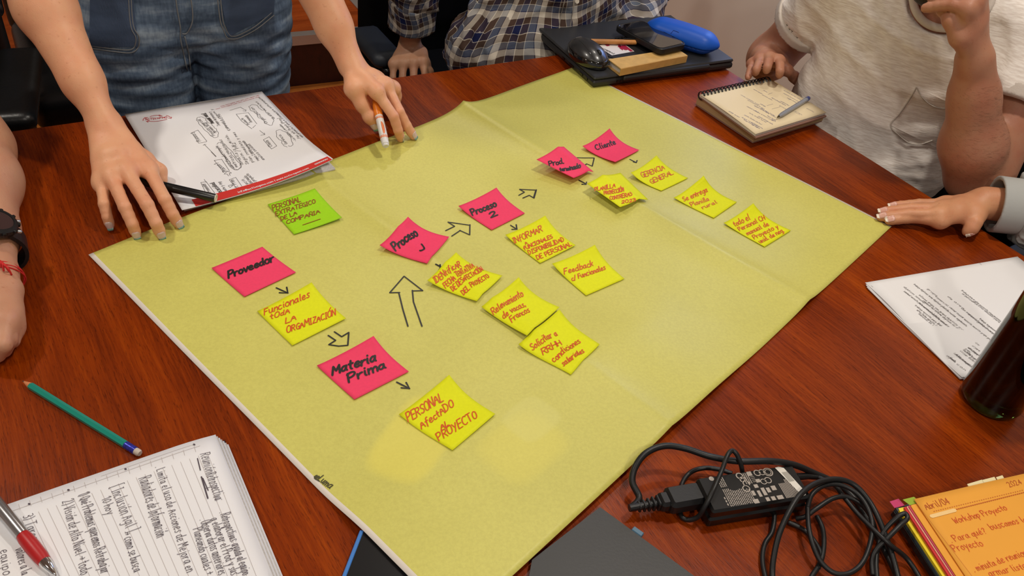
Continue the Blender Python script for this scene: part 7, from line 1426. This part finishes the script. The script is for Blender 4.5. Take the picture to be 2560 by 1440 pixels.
lc0 = lE * V(1, 1, 0) - lf_ * .13 + ls_ * .20 + V(-.57, .82, 0) * .06; lS1 = lc0 - ls_ * .185 + V(0, 0, 1.06); lS2 = lc0 + ls_ * .185 + V(0, 0, 1.06)
lE2 = lc0 + ls_ * .28 + lf_ * .04 + V(0, 0, .845); lW2 = lE2 + lf_ * .22 - ls_ * .10 + V(0, 0, -.055)
lf2 = [[lW2 + lf_ * .085 - ls_ * (.03 - .02 * k), lW2 + lf_ * .125 - ls_ * (.032 - .021 * k) + V(0, 0, -.008), lW2 + lf_ * .148 - ls_ * (.034 - .022 * k) + V(0, 0, -.016), lW2 + lf_ * .168 - ls_ * (.035 - .023 * k) + V(0, 0, -.026)] for k in range(4)]
lt2 = [lW2 + lf_ * .02 - ls_ * .025, lW2 + lf_ * .05 - ls_ * .045, lW2 + lf_ * .075 - ls_ * .055, lW2 + lf_ * .095 - ls_ * .06]
lhc = lc0 + lf_ * .04 + V(0, 0, 1.285); lhd, LRH = head(lhc, nrm(lf_ + V(0, 0, -.3)), V(0, 0, 1), 1.0)
lb = uni(.012, uni(.02, cone(lS1, lE, .050, .044), farm(lE, lW, .92, V(0, 0, 1), 1)), hand(lW, lfg, ltb, 1.1, rw=.0185), arm(lS2, lE2, lW2), hand(lW2, lf2, lt2, 1.0), uni(.03, cone(lS1, lS2, .05, .05), cone(lc0 + V(0, 0, 1.06), lc0 + V(0, 0, .75), .08, .08)), uni(.02, cone(lc0 + V(0, 0, 1.06), lhc + V(0, 0, -.06), .058, .058), lhd))
iso('body', lb, .0034, sk_l, lm, base=(-1.12, 1.02, 0)); eyes(lm, lhc, LRH); hair(lm, lhc, LRH, 1.0, long_=False, m=m_dh)
Rl = np.stack([lf_, ls_, V(0, 0, 1)], 1); m_lsh = mat('dark_polo', (34, 38, 46), rough=.9)
iso('shirt', uni(.05, ell(lc0 + V(0, 0, .80), V(.12, .175, .22), Rl), ell(lc0 + V(0, 0, 1.0), V(.11, .195, .12), Rl), cone(lS1, lS2, .068, .068), clip(cone(lS1, lS1 * .5 + lE * .5, .068, .064), lS1 * .5 + lE * .5, lE - lS1), clip(cone(lS2, lS2 * .5 + lE2 * .5, .068, .064), lS2 * .5 + lE2 * .5, lE2 - lS2)), .010, m_lsh, lm, base=(-1.12, 1.02, 0))
trousers(lm, lc0 - lf_ * .03, lf_, ls_, None, m_fabric)
# wrist watch (worn: a thing of its own) and bracelet
wax = nrm(lE - lW); wcn = lW + wax * .052 + V(0, 0, .0); wup = nrm(V(.62, -.30, .72)); wup = nrm(wup - wax * (wup @ wax)); wsd = np.cross(wax, wup)
wt_ = thing('wrist_watch', 'chunky black wrist watch on the forearm at the left edge of the picture', 'watch', tuple(wcn))
def ringpts(c, rx, rz, n=40): return np.array([c + wsd * rx * math.cos(a) + wup * rz * math.sin(a) for a in np.linspace(0, 2 * math.pi, n, endpoint=False)])
mbw = MB(); R1 = ringpts(wcn, .0395, .0325); v = []; f = []
for i in range(40):
    o_ = nrm(R1[i] - wcn)
    for (a, b_) in ((-.0135, -.0005), (.0135, -.0005), (.0135, .0038), (-.0135, .0038)): v.append(R1[i] + wax * a + o_ * b_)
for i in range(40):
    for k in range(4): f.append((i * 4 + k, i * 4 + (k + 1) % 4, ((i + 1) % 40) * 4 + (k + 1) % 4, ((i + 1) % 40) * 4 + k))
mbw.put(v, f).build('strap', m_blackr, wt_, smooth=False)
wc2 = wcn + wup * .0325
MB().lathe([(.0200, 0), (.0235, .002), (.0245, .006), (.0240, .010), (.0215, .0125), (.0190, .0125), (.0185, .0110)], wc2, wup, 36).build('bezel', m_blackr, wt_)
MB().lathe([(.0186, .0108), (.0186, .0112), (.0002, .0113)], wc2, wup, 36).build('dial', mat('watch_dial', (70, 52, 50), rough=.15, spec=.7), wt_)
for k in range(10): a = k * math.pi / 5; q = wc2 + (wsd * math.cos(a) + wax * math.sin(a)) * .0235 + wup * .0085; MB().box(q, (.006, .004, .005), np.stack([wsd * math.cos(a) + wax * math.sin(a), -wsd * math.sin(a) + wax * math.cos(a), wup], 1), .001).build('bezel_lug', m_blackr, wt_)
for sg in (-1, 1): MB().lathe([(.0022, 0), (.0026, .003), (.0018, .0045)], wc2 + wsd * .023 + wax * .010 * sg + wup * .006, wsd, 12).build('push_button', m_sil, wt_)
br = thing('string_bracelet', 'red string bracelet knotted on the wrist below the black watch', 'bracelet', tuple(lW)); bc_ = lW - wax * .004
for k in range(3):
    c_ = bc_ - wax * (.002 * k); P_ = np.array([c_ + wsd * (.0345 + .0006 * k) * math.cos(a) + wup * (.0262 + .0006 * k) * math.sin(a) + wax * .004 * math.sin(a * 2 + k) for a in np.linspace(0, 2 * math.pi, 40, endpoint=False)])
    MB().tube(P_, .0009, 6, closed=True).build('string', mat('red_string', (206, 36, 34), rough=.7), br, smooth=True)
kp_ = bc_ + wup * .0275 + wsd * .004
for k in range(5): MB().tube(smooth_path([kp_, kp_ + V(.004 * k, -.004 - .002 * k, .003), kp_ + V(.002 + .004 * k, -.012 + .003 * (k % 2), -.002 * k)], 5), .0011, 6).build('knot', MATS['red_string'], br, smooth=True)
